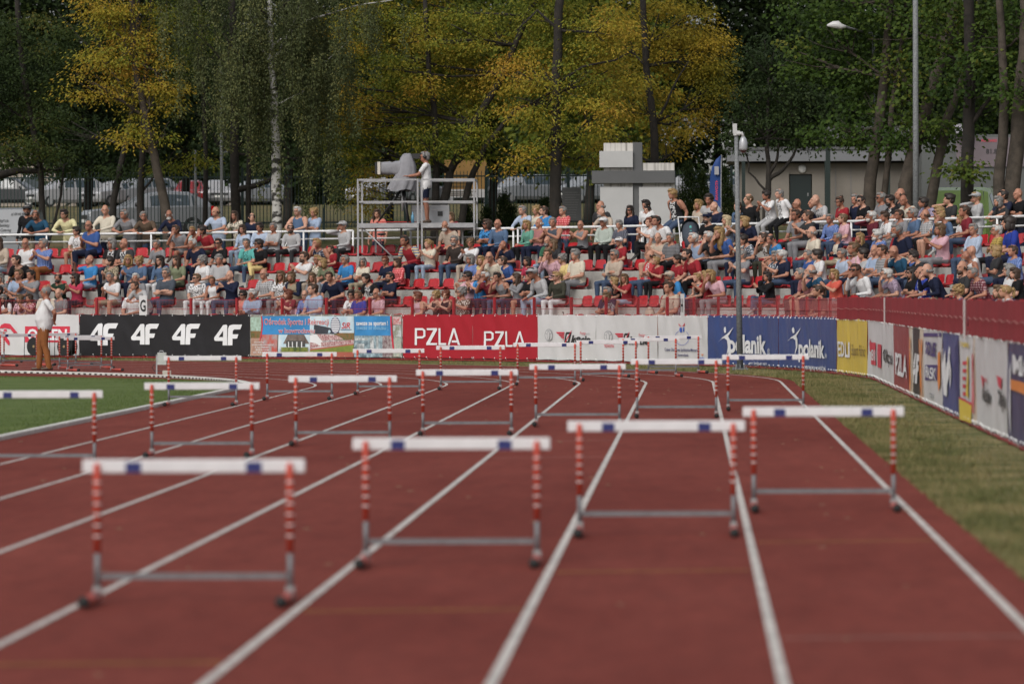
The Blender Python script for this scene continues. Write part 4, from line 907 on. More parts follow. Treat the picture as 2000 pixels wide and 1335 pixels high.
# every spectator read off the photograph: strip, column and row of the top of the head in that strip, then looks
# kind: S seated, L leaning on the rail, T standing behind it, P perched on it, F standing further back, W leaning at the front fence
STRIPS = {1: (0, 360), 2: (450, 360), 3: (850, 360), 4: (1250, 340), 5: (1600, 340)}
CROWD = '''
1 210 148 T m kd black l khaki side stand B
1 308 188 L m cb teal s coral* rail back B
1 512 180 L m td pale_yellow l khaki rail back R
1 787 150 T m n cream l navy rail stand 4
1 945 182 L m sg grey s grey rail back R
1 1085 195 L m sg brown s jeans rail back R
1 1275 187 L m fw navy l jeans rail back RB
1 1590 163 L m fb pale_blue s jeans rail stand -
1 1735 190 L w lb cream/f s beige rail stand -
1 1836 208 F m cd navy s black side stand -
1 570 305 S b td white/p s mustard* lap norm R
1 690 262 S m fb blue s navy look wide R4
1 1322 293 S b sb grey s grey* chin knee -
1 1447 302 S b sy mint s khaki* chin norm R
1 1522 298 S b td red s olive chin norm -
1 1778 290 S w bb pale_blue l light_jeans lap norm -
1 8 358 S w lb beige l light_jeans lap norm -
1 210 390 S m fg white l rust lap norm R
1 328 390 S m sg blue/k s rust clap norm R4
1 828 390 S w bg black/p s jeans lap norm R
1 920 392 S m n charcoal/p s black lap wide R
1 1158 400 S m sg grey s jeans lap norm -
1 1465 390 S m sw navy s navy knees norm 4
1 1607 388 S w sd black s charcoal lap norm G
1 1808 390 S m sg turquoise/p s jeans lap wide U
1 5 440 S m fg white l khaki lap norm -
1 180 505 S m sd black s navy knees norm -
1 655 512 S m n bright_blue s light_blue* point norm -
1 835 520 S w td khaki/f s black look norm -
1 968 510 S w by denim_blue l navy look norm R
1 1030 518 S w uy denim_blue s navy lap norm -
1 1180 512 S w ld denim_blue l white lap norm R
1 1295 512 S w lb sage s olive lap norm -
1 1485 512 S w ug white s grey lap norm R
1 1605 505 S m tg light_grey s jeans lap norm 4
1 25 640 S w bg grey/s s navy lap norm -
1 150 600 S m sl light_blue s navy lap norm -
1 240 612 S w xd grey s charcoal clap norm -
1 440 640 S m cd dark_green s navy clap norm B
1 560 640 S w ld crimson s navy clap norm G
1 838 635 S m sg white s khaki* look wide -
1 1005 640 S m sw grey s navy lap norm -
1 1210 597 S m sg slate s jeans cross norm R
1 1440 642 S w sl white/f s white lap norm G
1 1555 665 S w sl white n white lap norm -
1 5 722 S m sd black s navy lap norm -
1 100 700 S w bb grey/s s black clap norm -
1 228 790 S w bb dark_red/f s navy clap norm -
1 350 745 S m sb cream s khaki lap norm -
1 450 752 S m fg grey/k s navy lap norm -
1 980 732 S m sg white s khaki lap norm -
1 1060 697 W m sb light_grey s navy rail stand -
1 1770 765 S w td coral s beige cross norm G
1 1835 757 S m tw light_blue/k l navy cross norm -
1 45 868 S w bg white s navy lap norm G
1 160 872 S w bl pink/f s navy lap norm R
2 515 158 L m sw denim_blue n jeans rail stand R4
2 617 168 T w uy light_blue s light_blue cross stand -
2 228 275 S w td pale_blue l navy lap norm -
2 320 277 S m sg light_grey s charcoal cross norm -
2 455 285 S m cd light_grey l charcoal lap wide GB
2 675 388 S w sy navy/f n black chin norm -
2 830 262 S m kgg light_grey l charcoal phone wide -
2 745 440 S b sb red s navy lap norm -
2 227 395 S w td black s yellow lap crossed G
2 555 483 S m sb white s black clap norm RB
2 655 507 S w sy cream/f s beige lap norm R
2 730 530 S w by sage s light_jeans knees norm -
2 855 508 S m sg bright_blue s navy lap norm R
2 968 528 S w bg cream s khaki cross norm R
2 1340 368 S m sd red l navy knees wide Y
2 1447 395 S w xy cream s light_jeans clap norm -
2 1145 517 S w sr navy s navy lap norm R
2 1232 533 S w bb red/K l black lap norm -
2 1620 265 S m fw beige s burgundy* knees wide B4
2 1645 368 S m sg dark_brown l jeans lap norm RB
2 1755 388 S w ul white l beige clap norm -
2 267 610 S m fg light_grey/K s navy lap norm R
2 385 622 S w ll white/f s grey lap norm R
2 480 630 S w bl khaki l beige look norm V
2 615 637 S w ll grey s jeans lap norm -
2 622 712 S b sb light_blue s navy* lap norm -
2 775 628 S m sb navy s navy knees wide -
2 1050 645 S w td black/p s navy knees norm -
2 1165 632 S m sd navy s black cross norm B
2 435 757 S w br dark_red s black clap norm -
2 458 885 S c sl pink s navy lap norm -
2 560 765 S m fg blue/k l navy lap norm R
2 885 765 S w td white/p s navy cross norm R
2 945 768 S m sl royal_blue s navy lap norm 4
2 1085 752 S m fw pink/k s beige lap norm R
2 1380 772 S w br pink/k n white lap norm -
2 1505 768 S w uy dark_brown n navy clap norm R
2 1575 765 S w ur black n navy clap norm -
3 385 250 S w bb bright_blue/f s navy cross norm G
3 670 152 L m sg pale_blue l navy rail stand -
3 745 152 F w uy cream s navy side stand -
3 825 157 L m sb bright_blue l navy rail stand 4
3 937 157 T m sg red/K s jeans cross stand -
3 1210 120 T m fg charcoal s black side stand -
3 1265 180 L m n beige s khaki rail back B
3 1425 150 T w ld navy s navy side stand G
3 1540 112 T w td white s white side stand U
3 1552 152 T w od black s black side stand U
3 1755 33 P m ty black/p n jeans edge perch -
3 475 252 S m n denim_blue l navy lap norm R
3 690 257 S w by sea_green l black lap norm -
3 765 245 S m fw salmon/k s navy cross norm 4
3 868 237 S m sg slate n navy clap norm 4
3 1072 262 S m n grey n black clap norm R
3 1240 235 S m kww pale_green l black lap norm 4
3 1355 257 S m tg navy/k s black lap wide 4
3 1575 237 S w sr white s black clap crossed -
3 550 410 S m n navy s jeans* chin wide -
3 835 375 S m n green s light_jeans lap norm B
3 878 395 S w ll charcoal s black lap norm -
3 885 447 S w sl pink/k l black chin norm -
3 945 500 S w ug yellow s beige lap norm G
3 1042 467 S m tg cream s grey lap norm 4
3 1360 380 S m kwg red s jeans lap norm -
3 1725 350 S m sg grey/s s black lap norm 4
3 280 502 S w bg blue/k s beige lap norm R
3 358 515 S w by yellow s jeans lap norm -
3 565 518 S m sb blue s navy knees norm -
3 690 522 S w bd crimson s navy lap norm -
3 1570 475 S m fb red/p s jeans cross wide 4
3 1640 520 S b sy red s black look norm -
3 1775 508 S b td red s black lap norm -
3 1843 525 S b sl white s red lap norm -
3 255 628 S w td pink s khaki clap norm G
3 340 617 S m fd bright_blue/p s navy clap norm 4
3 525 632 S w xd grey n jeans chin norm -
3 605 640 S w lb grey l navy clap norm -
3 695 630 S m td black s navy* cross wide -
3 810 598 S m kgg light_grey l light_jeans knees wide U
3 900 627 S w xy olive l white lap norm G
3 1255 738 S m sg navy s black cross norm 4
3 1320 668 S g by black s jeans lap norm -
3 1390 645 S g ll red s light_jeans* clap norm -
3 1262 785 S w bl grey/f s black lap norm -
3 1790 625 S m kbg bright_blue s khaki* knees knee B
3 1725 697 S b sb beige s khaki* lap norm -
3 1755 845 S c sl navy/f s navy lap norm -
3 205 740 S w ug brown/f s black clap norm R
4 440 182 F w by beige s olive side stand -
4 515 135 F m td light_grey s charcoal side stand -
4 565 200 T m n navy l jeans rail stand -
4 800 143 F m cl black l black side stand -
4 722 198 F m sb denim_blue l navy side stand -
4 950 120 P m td white/p s light_grey clap perch -
4 1045 108 P m sg white/p s black edge perch -
4 1170 180 T m n black s navy rail stand R
4 1295 172 L m fb navy l navy rail stand -
4 1352 150 L m n light_grey/p s navy rail back -
4 1495 162 L w ob red s navy cross stand R
4 1575 143 T m sg navy s navy side stand -
4 1650 152 L m sd black s navy cross stand G
4 512 277 S m kng black s jeans lap norm B
4 645 295 S w lp pale_blue l light_jeans clap norm -
4 677 348 S g ly blue s grey chin norm -
4 835 303 S w by navy s black chin norm -
4 1155 250 S m sb grey s charcoal lap norm R
4 1240 260 S m sb charcoal s grey clap norm 4
4 1400 287 S m sg blue/k l jeans lap norm -
4 1500 283 S w sl pink s jeans lap norm -
4 460 422 S m sw light_blue n navy knees norm 4
4 755 430 S w br cream s navy clap norm -
4 830 435 S w td slate/f s black chin norm -
4 965 422 S m sb brown/p s olive chin norm -
4 1035 432 S m cd bright_blue s khaki* knees wide -
4 1440 422 S m sg cream l khaki cross norm RV
4 1620 428 S w ly black s black lap norm -
4 1587 488 S c sl pink s navy lap norm -
4 435 535 S m sd red s black knees norm B
4 385 603 S g bl white/f s red lap norm -
4 342 600 S b sl red s black lap norm -
4 755 542 S m sg grey s jeans clap wide -
4 1005 553 S w bg slate/f s black clap norm R
4 1055 548 S m tw navy s jeans lap norm -
4 1245 545 S m sg blue s navy lap norm -
4 1315 543 S m td white s jeans lap norm -
4 1492 535 S m sg pale_blue s jeans lap norm R
4 1585 555 S w ll brown n light_jeans lap norm G
4 1640 535 S m td light_grey s navy* clap wide -
4 440 722 S w sy black/f n navy lap norm -
4 500 697 S w ly red s burgundy clap norm -
4 945 703 S w bd black l jeans clap crossed -
4 1205 690 S m kdg blue s charcoal lap norm -
4 1260 678 S m sg salmon s jeans* knees norm -
4 1320 797 S g xb dark_brown s navy lap norm -
4 1430 685 S w by orange_red s white clap norm 4
5 465 130 T m sg grey s navy cross stand G
5 565 150 L m td black/p s navy rail stand B
5 607 103 T m fb charcoal s navy side stand -
5 688 152 L m n cream s navy rail back -
5 830 167 L m td purple/s s navy rail back -
5 1155 127 T w kgy light_grey l light_grey phone stand -
5 1365 113 T m sd navy/p s navy rail stand B
5 1460 103 T m n black s navy cross stand -
5 1375 225 L w bg charcoal l navy rail back -
5 960 140 F m td charcoal s navy phone stand -
5 397 263 S m sw burgundy l navy phone norm RB
5 508 268 S m tb white/p s navy lap norm -
5 712 240 S m sg denim_blue s navy lap norm R
5 800 255 S m fb light_grey/K s black lap wide 4
5 965 270 S g oy denim_blue l light_jeans chin crossed -
5 1052 293 S g by white s grey lap norm -
5 1088 223 S m sb dark_red s jeans lap norm -
5 1415 287 S c bd royal_blue s navy lap norm -
5 1130 355 S m sg pale_blue l jeans cross norm 4
5 1300 363 S m sw mustard/K l black cross norm R
5 450 400 S m tw blue/k s navy lap norm B4
5 598 362 S m sd red l navy lap norm G
5 665 360 S m sg navy s cream* knees wide B4
5 1435 512 S m sb blue/k s navy lap norm -
5 1140 518 S m n white s navy lap norm -
5 705 548 S b td blue s navy lap norm R
5 775 570 S m td charcoal l jeans chin wide -
5 1150 557 S m n white n jeans* knees wide B
5 515 680 S m sb grey s navy lap norm -
5 590 677 S m sw lilac/k s navy chin norm G
5 685 670 S w ld black s navy cross norm G
5 770 668 S m fb royal_blue/p s navy lap norm -
5 1080 627 S m fb charcoal s black lap norm B
5 1210 670 S m sg burgundy/K s black knees norm -
5 1040 797 S w uy denim_blue s navy lap norm G
5 1410 645 S w bg white l navy lap norm R
5 1455 675 S w bb black s jeans lap norm -
5 1390 800 S g xy white s light_jeans lap norm -
5 1340 800 S w bl light_grey s jeans lap norm -
5 285 487 S c sb beige s navy lap norm -
'''
ORD = ['front row', 'second row', 'third row', 'fourth row', 'top row']
BGAP = [(-200, 157, 'the white eagle banner'), (157, 490, 'the black banner'), (490, 789, 'the collage banner'), (789, 1053, 'the red banners'), (1053, 1290, 'the emblem banners'), (1290, 1386, 'the ring banner'), (1386, 1525, 'the first blue banner'), (1525, 1640, 'the second blue banner'), (1640, 1740, 'the yellow banner'), (1740, 1850, 'the dark red banner'), (1850, 3000, 'the near fence end')]
SITH, STANDH = .865, 1.745
seated = []; used = {}
def place(px, py):
    """row whose seated head best meets this pixel"""
    best = None
    for k in range(ROWS):
        a = polar_from_px(px, row_r(k)+.2); p = polar(row_r(k)+.2, a, step_z(k)+.06+SITH); q = project(p); e = abs(q[1]-py)
        if best is None or e < best[0]: best = (e, k, a, q[1])
    return best
HYAW = [-14, 10, 28]
def add_person(line):
    f = line.split(); st, x, y = int(f[0]), float(f[1]), float(f[2]); kind, sex, hair, top, slv, bot, arms, legs, ex = f[3:12]
    top, bot = top.replace('_', ' '), bot.replace('_', ' ')
    px, py = STRIPS[st][0]+x/3.708, STRIPS[st][1]+y/3.708
    rs = random.Random(int(px*31+py*7)); hy = HYAW[rs.randrange(3)]; skin = rs.choice([0, 1, 1, 2, 3]); belly = 1 if '4' in ex else 0; bust = 1 if sex == 'w' else 0
    k = None
    if kind == 'S':
        e, k, a, yy = place(px, py); r = row_r(k)+.20; base = polar(r, a, step_z(k)+.055); lean = {'knees': 24, 'chin': 22, 'look': 14, 'lap': 7, 'clap': 5, 'cross': 2, 'phone': 4, 'point': 0}.get(arms, 5)
        H = SITH
        me, hf = person_mesh('sit', arms, legs, lean, hy, -4 if arms != 'look' else -14, belly, bust); hz = hf.translation.z+.135
    elif kind == 'P':
        r = RAIL_R; a = polar_from_px(px, r); base = polar(r+.02, a, RAIL_Z+.03); lean = 10; me, hf = person_mesh('sit', arms, 'perch', 12, 0, 0, belly, bust); hz = hf.translation.z+.135
    elif kind in 'LTF':
        r = RAIL_R+(.46 if kind == 'L' else .62 if kind == 'T' else 4.5); 
        if kind == 'T' and arms == 'rail': r = RAIL_R+.46
        a = polar_from_px(px, r); base = polar(r, a, terrain_d(r-RK, a)); lean = 22 if kind == 'L' and legs == 'back' else 12 if kind == 'L' else 3
        if arms == 'rail' and kind != 'L': lean = 8
        me, hf = person_mesh('stand', arms, legs, lean, hy, -3, belly, bust); hz = hf.translation.z+.135
    else:
        r = 50.95; a = polar_from_px(px, r); base = polar(r, a, .5); me, hf = person_mesh('stand', 'rail', 'back', 30, 8, -6, 0, 0); hz = hf.translation.z+.135
    need = at_y(px, py, base.y).z-base.z; s = need/hz
    lo, hi = (.62, 1.16) if sex in 'bgc' else (.86, 1.13)
    if kind == 'F': lo, hi = .9, 1.1
    s2 = min(max(s, lo), hi)
    if kind in 'LTF': s2 = min(max(s, .9), 1.1)
    o = link('person', me); o.location = base+Vector((0, 0, (need-hz*s2)*(0 if kind in 'LTFW' else .5) if kind != 'S' else 0)); o.scale = (s2*rs.uniform(1.10, 1.22) if sex == 'm' else s2*rs.uniform(1.02, 1.14), s2*rs.uniform(1.06, 1.14), s2)
    if kind in 'LTF' and abs(s-s2) > .02: o.location.z = max(terrain_d(r-RK, a), base.z)
    o.rotation_euler = (0, 0, math.pi/2+a+rad(rs.uniform(-12, 12) if kind == 'S' else rs.uniform(-8, 8)))
    if kind == 'S': seated.append((k, a, s2))
    dress(o, me, hf, sex, hair, top, slv, bot, skin, ex)
    d = describe(sex, hair, top, slv, bot, ex)
    z = [n for l, h, n in BGAP if l <= px < h][0]
    if kind == 'S': pos = '%s above %s' % (ORD[k], z)
    elif kind == 'P': pos = 'perched on the white handrail'
    elif kind == 'L': pos = 'leaning on the rail above %s' % z
    elif kind == 'T': pos = 'standing at the rail above %s' % z
    elif kind == 'F': pos = 'standing behind the rail above %s' % z
    else: pos = 'leaning on the front fence by letter G'
    PEOPLE.append([o, d, pos, {'S': 'spectators seated on the grandstand'}.get(kind, 'onlookers standing along the handrail'), bot, ex, arms])
    if 'H' not in ex and arms == 'phone':
        pass
for ln in CROWD.strip().splitlines(): add_person(ln)
# a few more of the same crowd where the rows are full in the photograph
rf = random.Random(21)
TOPS = ['white', 'navy', 'grey', 'black', 'light blue', 'red', 'charcoal', 'beige', 'blue/k', 'cream', 'slate', 'dark red', 'light grey/s', 'denim blue', 'sage', 'pink', 'white/p', 'brown', 'teal']
for k in range(1, ROWS):
    r = row_r(k)+.2; A = sorted(a for kk, a, s in seated if kk == k); w = .5/r
    for a0, a1 in zip(A[:-1], A[1:]):
        n = int((a1-a0)/w)-1
        for j in range(n):
            a = a0+(a1-a0)*(j+1)/(n+1); q = project(polar(r, a, step_z(k)+.06+SITH+rf.uniform(-.05, .05)))
            if any(abs(a-b) < .75/r for b in AISLES) or rf.random() > ((.30 if k > 1 else .1) if q[0] > 1180 else .07): continue
            sx = rf.choice('mmmw'); hr = rf.choice(['sg', 'sb', 'sd', 'fg', 'n', 'kdg', 'sw', 'cd'] if sx == 'm' else ['by', 'bl', 'lb', 'td', 'ug', 'xb', 'ly'])
            add_person('1 %.1f %.1f S %s %s %s %s %s %s %s %s' % (q[0]*3.708, (q[1]-360)*3.708, sx, hr, rf.choice(TOPS).replace(' ', '_'), rf.choice('sssl'), rf.choice(['navy', 'jeans', 'black', 'khaki*', 'grey']), rf.choice(['lap', 'clap', 'cross', 'knees', 'chin']), rf.choice(['norm', 'wide', 'norm']), rf.choice(['-', 'R', 'G', '4', 'B' if sx == 'm' else '-'])))
# labels: look and place; where two would read alike, add what else tells them apart
ARMW = {'clap': 'clapping', 'cross': 'arms crossed', 'chin': 'hand at chin', 'lap': 'hands in lap', 'knees': 'hands on knees', 'phone': 'hand at ear', 'look': 'looking down at hands', 'point': 'arm raised', 'rail': 'hands on rail', 'side': 'arms down', 'edge': 'holding the rail'}
def words(s): return len(s.split())
cnt = {}
for p in PEOPLE: cnt.setdefault((p[1], p[2]), []).append(p)
for (d, pos), ps in cnt.items():
    for p in ps:
        lb = '%s, %s' % (d, pos)
        if len(ps) > 1: lb = '%s, %s, %s' % (d, ARMW.get(p[6], 'seated'), pos)
        if words(lb) > 16: lb = lb.replace('short-sleeved top', 'top').replace('long-sleeved top', 'top').replace('sleeveless top', 'top').replace('standing at', 'at').replace('leaning on', 'at').replace('standing behind', 'behind')
        if lb in used:
            b = p[4].rstrip('*'); lb2 = '%s, %s %s, %s' % (d, b, 'shorts' if p[4].endswith('*') else 'trousers', pos); lb = lb2 if words(lb2) <= 17 else lb
        used[lb] = used.get(lb, 0)+1
        tag(p[0], lb, 'person', p[3])

# seats: one under every spectator, empty ones in the gaps; the front row hides behind the banners and stays one object
who = {}
for (k, a, s2), p in zip(seated, [q for q in PEOPLE if q[3].startswith('spectators')]): who[(k, a)] = p[1].replace('short-sleeved top', 'top').replace('long-sleeved top', 'top')
front = MB(); SV = [tuple(v.co) for v in SEAT_ME.vertices]; SF = [tuple(f.vertices) for f in SEAT_ME.polygons]
for k in range(ROWS):
    A = sorted(a for kk, a, s in seated if kk == k)
    r = row_r(k)+.2; lo = polar_from_px(2015 if k > 1 else 1680, r); hi = polar_from_px(-20, r); w = .47/r
    taken = []
    for a in A:
        if taken and a-taken[-1] < .36/r: continue
        taken.append(a)
    slots_ = list(taken); g = [lo-w]+taken+[hi+w]
    for i in range(len(g)-1):
        gap = g[i+1]-g[i]; n = int(gap/w)-1
        for j in range(n): slots_.append(g[i]+gap*(j+1)/(n+1))
    for a in slots_:
        if any(abs(a-b) < .66/r for b in AISLES) and a not in taken: continue
        if k == 0:
            M = Matrix.Translation(polar(r, a, step_z(0)+.012)) @ Matrix.Rotation(math.pi/2+a, 4, 'Z'); front.add([M @ Vector(v) for v in SV], SF); continue
        o = put_seat(k, a)
        px = project(polar(r, a, step_z(k)))[0]; z = [n for l, h, n in BGAP if l <= px < h][0]
        if a in taken: lb = 'red seat under the %s, %s' % (who[(k, a)], ORD[k])
        else:
            nb = [b for b in taken if abs(b-a) < w*1.35]
            if nb: lb = 'empty red seat beside the %s, %s' % (who[(k, min(nb, key=lambda b: abs(b-a)))], ORD[k])
            else: lb = 'empty red seat between other empty seats, %s above %s' % (ORD[k], z)
        tag(o, lb, 'seat', 'red seats on the grandstand')
tag(front.build('front_row_seats', M_SEAT, smooth=True), 'front row of red seats peeking over the banners', 'seats', kind='stuff')
# ------------------------------------------------------------------ officials, television platform, poles and gear
def single_person(px, py_head, base, theta, args, looks, label, yfix=None):
    me, hf = person_mesh(*args); o = link('person', me); need = at_y(px, py_head, base[1]).z-base[2]; s = need/(hf.translation.z+.125); o.location = base; o.scale = (s, s, s); o.rotation_euler = (0, 0, theta)
    dress(o, me, hf, *looks); tag(o, label, 'person'); return o
p = on_track(88, 724)
single_person(75, 558, (p.x, p.y, p.z+.004), rad(98), ('stand', 'back', 'stride', -3, 6, 3, 2, 0), ('m', 'cg', 'white', 's', 'rust', 2, ''), 'grey-cropped man in white polo and rust trousers standing by the white kerb').scale.xy = (1.12, 1.08)

M_ALU = mat('aluminium', (.34, .34, .35), .5, metal=.4, bump=.1, bscale=50, var=.18, vscale=8); M_DECK = mat('plywood', (.16, .12, .09), .7, var=.2, vscale=6); M_BLK = mat('black_plastic', (.012, .012, .013), .5)
def stand_z(x, y):
    r = math.hypot(y-UC, x+RK)
    if r >= row_r(0) and r < row_r(4)+TREAD: return step_z(int((r-ROW_R0)/TREAD))
    return terrain_d(r-RK, math.atan2(y-UC, x+RK))
PY0, PY1, DZ = 138.7, 140.5, 3.50
def pxx(px, Y): return at_y(px, 430, Y).x
plat = empty('camera_platform', (pxx(812, PY0), PY0, DZ)); tag(plat, 'aluminium scaffold platform with guard rails carrying the television camera', 'platform')
for (xa, xb) in ((699, 816), (824, 926)):
    x0, x1 = pxx(xa, PY0), pxx(xb, PY0)
    m = MB(); m.box(((x0+x1)/2, (PY0+PY1)/2, DZ-.02), (x1-x0-.06, PY1-PY0-.06, .03)); local(m.build('deck', M_DECK), plat)
    m = MB()
    for y in (PY0, PY1): m.bar((x0, y, DZ-.05), (x1, y, DZ-.05), .05, .12)
    for x in (x0, x1): m.bar((x, PY0+.03, DZ-.05), (x, PY1-.03, DZ-.05), .05, .12)
    local(m.build('deck_frame', M_ALU), plat)
    for x in (x0, x1):
        for y in (PY0, PY1):
            zb = stand_z(x, y); m = MB(); m.bar((x, y, zb), (x, y, DZ+1.13), .042); local(m.build('post', M_ALU), plat)
    for z in (DZ+.55, DZ+1.11):
        for y in (PY0, PY1): m = MB(); m.bar((x0+.03, y, z), (x1-.03, y, z), .036, .042); local(m.build('guard_rail', M_ALU), plat)
    for z in (DZ+.55, DZ+1.11):
        x = x0 if xa == 699 else x1
        m = MB(); m.bar((x, PY0+.03, z), (x, PY1-.03, z), .036, .042); local(m.build('guard_rail', M_ALU), plat)
for xa, xb in ((790, 709),):
    m = MB(); m.tube([(pxx(xa, PY0), PY0+.05, stand_z(pxx(xa, PY0), PY0)+.1), (pxx(xb, PY0), PY0+.06, DZ-.12)], .02, 6); local(m.build('brace', M_ALU, smooth=True), plat)
for px in (735, 785, 855): m = MB(); x = pxx(px, PY1); m.bar((x, PY1-.3, stand_z(x, PY1)), (x, PY1-.3, DZ-.1), .05); local(m.build('leg', M_ALU), plat)

CY = 139.5
def C(px, py, y=CY): return at_y(px, py, y)
M_RAIN = mat('rain_cover', (.23, .23, .25), .75, bump=.9, bscale=7, var=.2, vscale=3)
cam_root = empty('television_camera', C(782, 430)); tag(cam_root, 'television camera under a grey rain cover pointing along the track', 'camera')
m = MB(); n = 18; vs = []
for i, (px, yt, yb, hw) in enumerate([(741, 317.5, 340, .15), (752, 316, 341, .16), (762, 315, 341.5, .165), (766, 316.5, 340.5, .15), (771, 315, 342, .165), (786, 313, 343, .17)]):
    t = C(px, yt); b_ = C(px, yb); c = (t+b_)/2; hz = (t.z-b_.z)/2
    for j in range(n):
        a = 2*math.pi*j/n; ca, sa = math.cos(a), math.sin(a); k = .6; dy_ = abs(ca)**k*math.copysign(1, ca)*hw; dz = abs(sa)**k*math.copysign(1, sa)*hz; q = Vector((c.x, c.y+dy_, c.z+dz)); w = .012*noise.noise(q*9); vs.append(q+Vector((w, ca*w, sa*w)))
m.add(vs, [(i*n+j, i*n+(j+1) % n, (i+1)*n+(j+1) % n, (i+1)*n+j) for i in range(5) for j in range(n)]+[tuple(range(n-1, -1, -1))])
local(m.build('lens_cover', M_RAIN, smooth=True), cam_root)
m = MB(); n = 48; vs = []; lev = [(299.5, 790, 801, .06), (302, 786, 804, .14), (308, 782, 807, .19), (316, 779, 810, .21), (326, 777, 812, .22), (336, 775, 813, .23), (344, 772, 813, .24), (352, 767, 813, .25), (360, 763, 812.5, .26), (367, 759, 811, .27), (372, 757, 809, .27)]
for i, (yy, xa, xb, hw) in enumerate(lev):
    A_, B_ = C(xa, yy), C(xb, yy); c = (A_+B_)/2; hx_ = (B_.x-A_.x)/2
    for j in range(n):
        a = 2*math.pi*j/n; ca, sa = math.cos(a), math.sin(a); k = .75; f_ = (i/10)**1.3; fold = 1+f_*(.09*math.sin(a*9+i*.25)+.06*math.sin(a*5-i*.4))+.05*noise.noise((ca*2, sa*2, i*.6))
        vs.append(Vector((c.x+abs(ca)**k*math.copysign(1, ca)*hx_*fold, c.y+abs(sa)**k*math.copysign(1, sa)*hw*fold, c.z+(.03*math.sin(a*4)*f_))))
m.add(vs, [(i*n+j, (i+1)*n+j, (i+1)*n+(j+1) % n, i*n+(j+1) % n) for i in range(len(lev)-1) for j in range(n)]+[tuple(range(n))])
local(m.build('rain_cover', M_RAIN, smooth=True), cam_root)
a, b_ = C(733, 328.5), C(742, 328.5); m = MB(); m.box((a+b_)/2, ((b_-a).x, .33, .30)); local(m.build('lens_hood', M_BLK), cam_root)
a, b_ = C(738, 328.5), C(743.5, 328.5); m = MB(); m.box((a+b_)/2, ((b_-a).x, .35, .32)); local(m.build('hood_band', mat('cream_plastic', (.5, .46, .4), .6)), cam_root)
a = C(817, 305); m = MB(); m.box(a, (.30, .2, .13)); local(m.build('viewfinder', M_BLK), cam_root)
trip = empty('tripod', C(786, 430)); tag(trip, 'black heavy tripod standing on the platform under the television camera', 'tripod')
top = C(786, 366)
for px, dy in ((736, .25), (800, .45), (797, -.35)):
    f = C(px, 430, CY+dy); f.z = DZ+.01; m = MB(); m.tube([top+(f-top)*.03, f], [.035, .022], 8); m.tube([top+Vector((.05, 0, 0)), top.lerp(f, .6)+Vector((.02, 0, 0))], .014, 6); m.ball(f, .03, 8, 5); local(m.build('leg', M_BLK, smooth=True), trip)
m = MB(); m.cyl(top+Vector((0, 0, -.02)), .09, .14, 14); local(m.build('head', M_BLK, smooth=True), trip)
m = MB(); m.cyl(top-Vector((0, 0, .35)), .03, .5, 10); local(m.build('centre_column', M_ALU, smooth=True), trip)
m = MB(); q = C(735, 431, CY-.3); q.z = DZ+.045
m.bar(q, q+Vector((.85, .1, .0)), .05, .02); m.bar(q+Vector((.85, .1, 0)), q+Vector((1.0, .5, 0)), .05, .02); local(m.build('spreader', mat('spreader_red', (.45, .02, .02), .5)), trip)
single_person(840, 296, (C(834, 430).x, CY-.1, DZ+.005), rad(88), ('stand', 'cam', 'stand', 2, 4, 0, 0, 0), ('m', 'sg', 'white', 's', 'navy*', 2, 'HR'), 'grey-haired camera operator with headphones in white shirt on the platform')
fc = empty('flight_case', C(845, 430, 140.1)); fc.location.z = DZ; tag(fc, 'grey aluminium flight case standing on the camera platform', 'case')
a, b_ = C(806, 430, 140.1), C(877, 430, 140.1); w = b_.x-a.x; cx = (a.x+b_.x)/2
m = MB(); m.box((cx, 140.1, DZ+.24), (w, .45, .48)); o = m.build('shell', mat('case_grey', (.30, .31, .33), .4, metal=.3, var=.15, vscale=5)); local(o, fc)
m = MB()
for z in (.02, .46, .36): m.box((cx, 139.872, DZ+z), (w+.01, .02, .03))
for x in (-w/2, w/2): m.box((cx+x, 139.872, DZ+.24), (.03, .021, .48))
local(m.build('edge_trim', M_ALU), fc); m = MB(); m.box((cx+.25, 139.868, DZ+.26), (.13, .02, .12)); local(m.build('latch', M_BLK), fc)
m = MB(); q = C(806, 430, 139.3); m.tube([(q.x, q.y, DZ), (q.x, q.y, DZ+.2), (q.x, q.y, DZ+.25), (q.x, q.y, DZ+.3)], [.04, .04, .015, .015], 10); tag(m.build('water_bottle', mat('bottle_blue', (.12, .3, .45), .1), smooth=True), 'pale blue plastic water bottle by the flight case', 'bottle')

# poles
M_GALV = mat('galvanised', (.12, .125, .13), .7, metal=.1, bump=.15, bscale=80, col2=(.19, .20, .205), vscale=22)
def pole_base(px, py): return on_track(px, py)
pb = Vector((9.13, 115.1, .1)); pb = at_y(1445.5, 722, 115.1); pb.z = .1
tp = at_y(1438, 262, 115.1)
cc = empty('camera_pole', pb); tag(cc, 'galvanised pole with a dome surveillance camera in front of the blue banner', 'pole')
m = MB(); m.tube([pb, pb.lerp(tp, .5), tp], [.068, .054, .042], 14); local(m.build('pole', M_GALV, smooth=True), cc)
m = MB(); m.box(pb+Vector((0, 0, .02)), (.34, .34, .03)); m.box(pb+Vector((0, 0, .07)), (.2, .02, .1)); m.box(pb+Vector((0, 0, .07)), (.02, .2, .1)); local(m.build('base_plate', M_GALV), cc)
for sx in (-1, 1):
    for sy in (-1, 1): m = MB(); m.cyl(pb+Vector((.13*sx, .13*sy, .05)), .015, .05, 8); local(m.build('bolt', M_GALV), cc)
m = MB(); m.box(tp+Vector((-.03, 0, .12)), (.09, .10, .20)); m.box(tp+Vector((.01, -.02, .02)), (.14, .09, .10)); local(m.build('junction_box', mat('box_pale', (.42, .42, .42), .5)), cc)
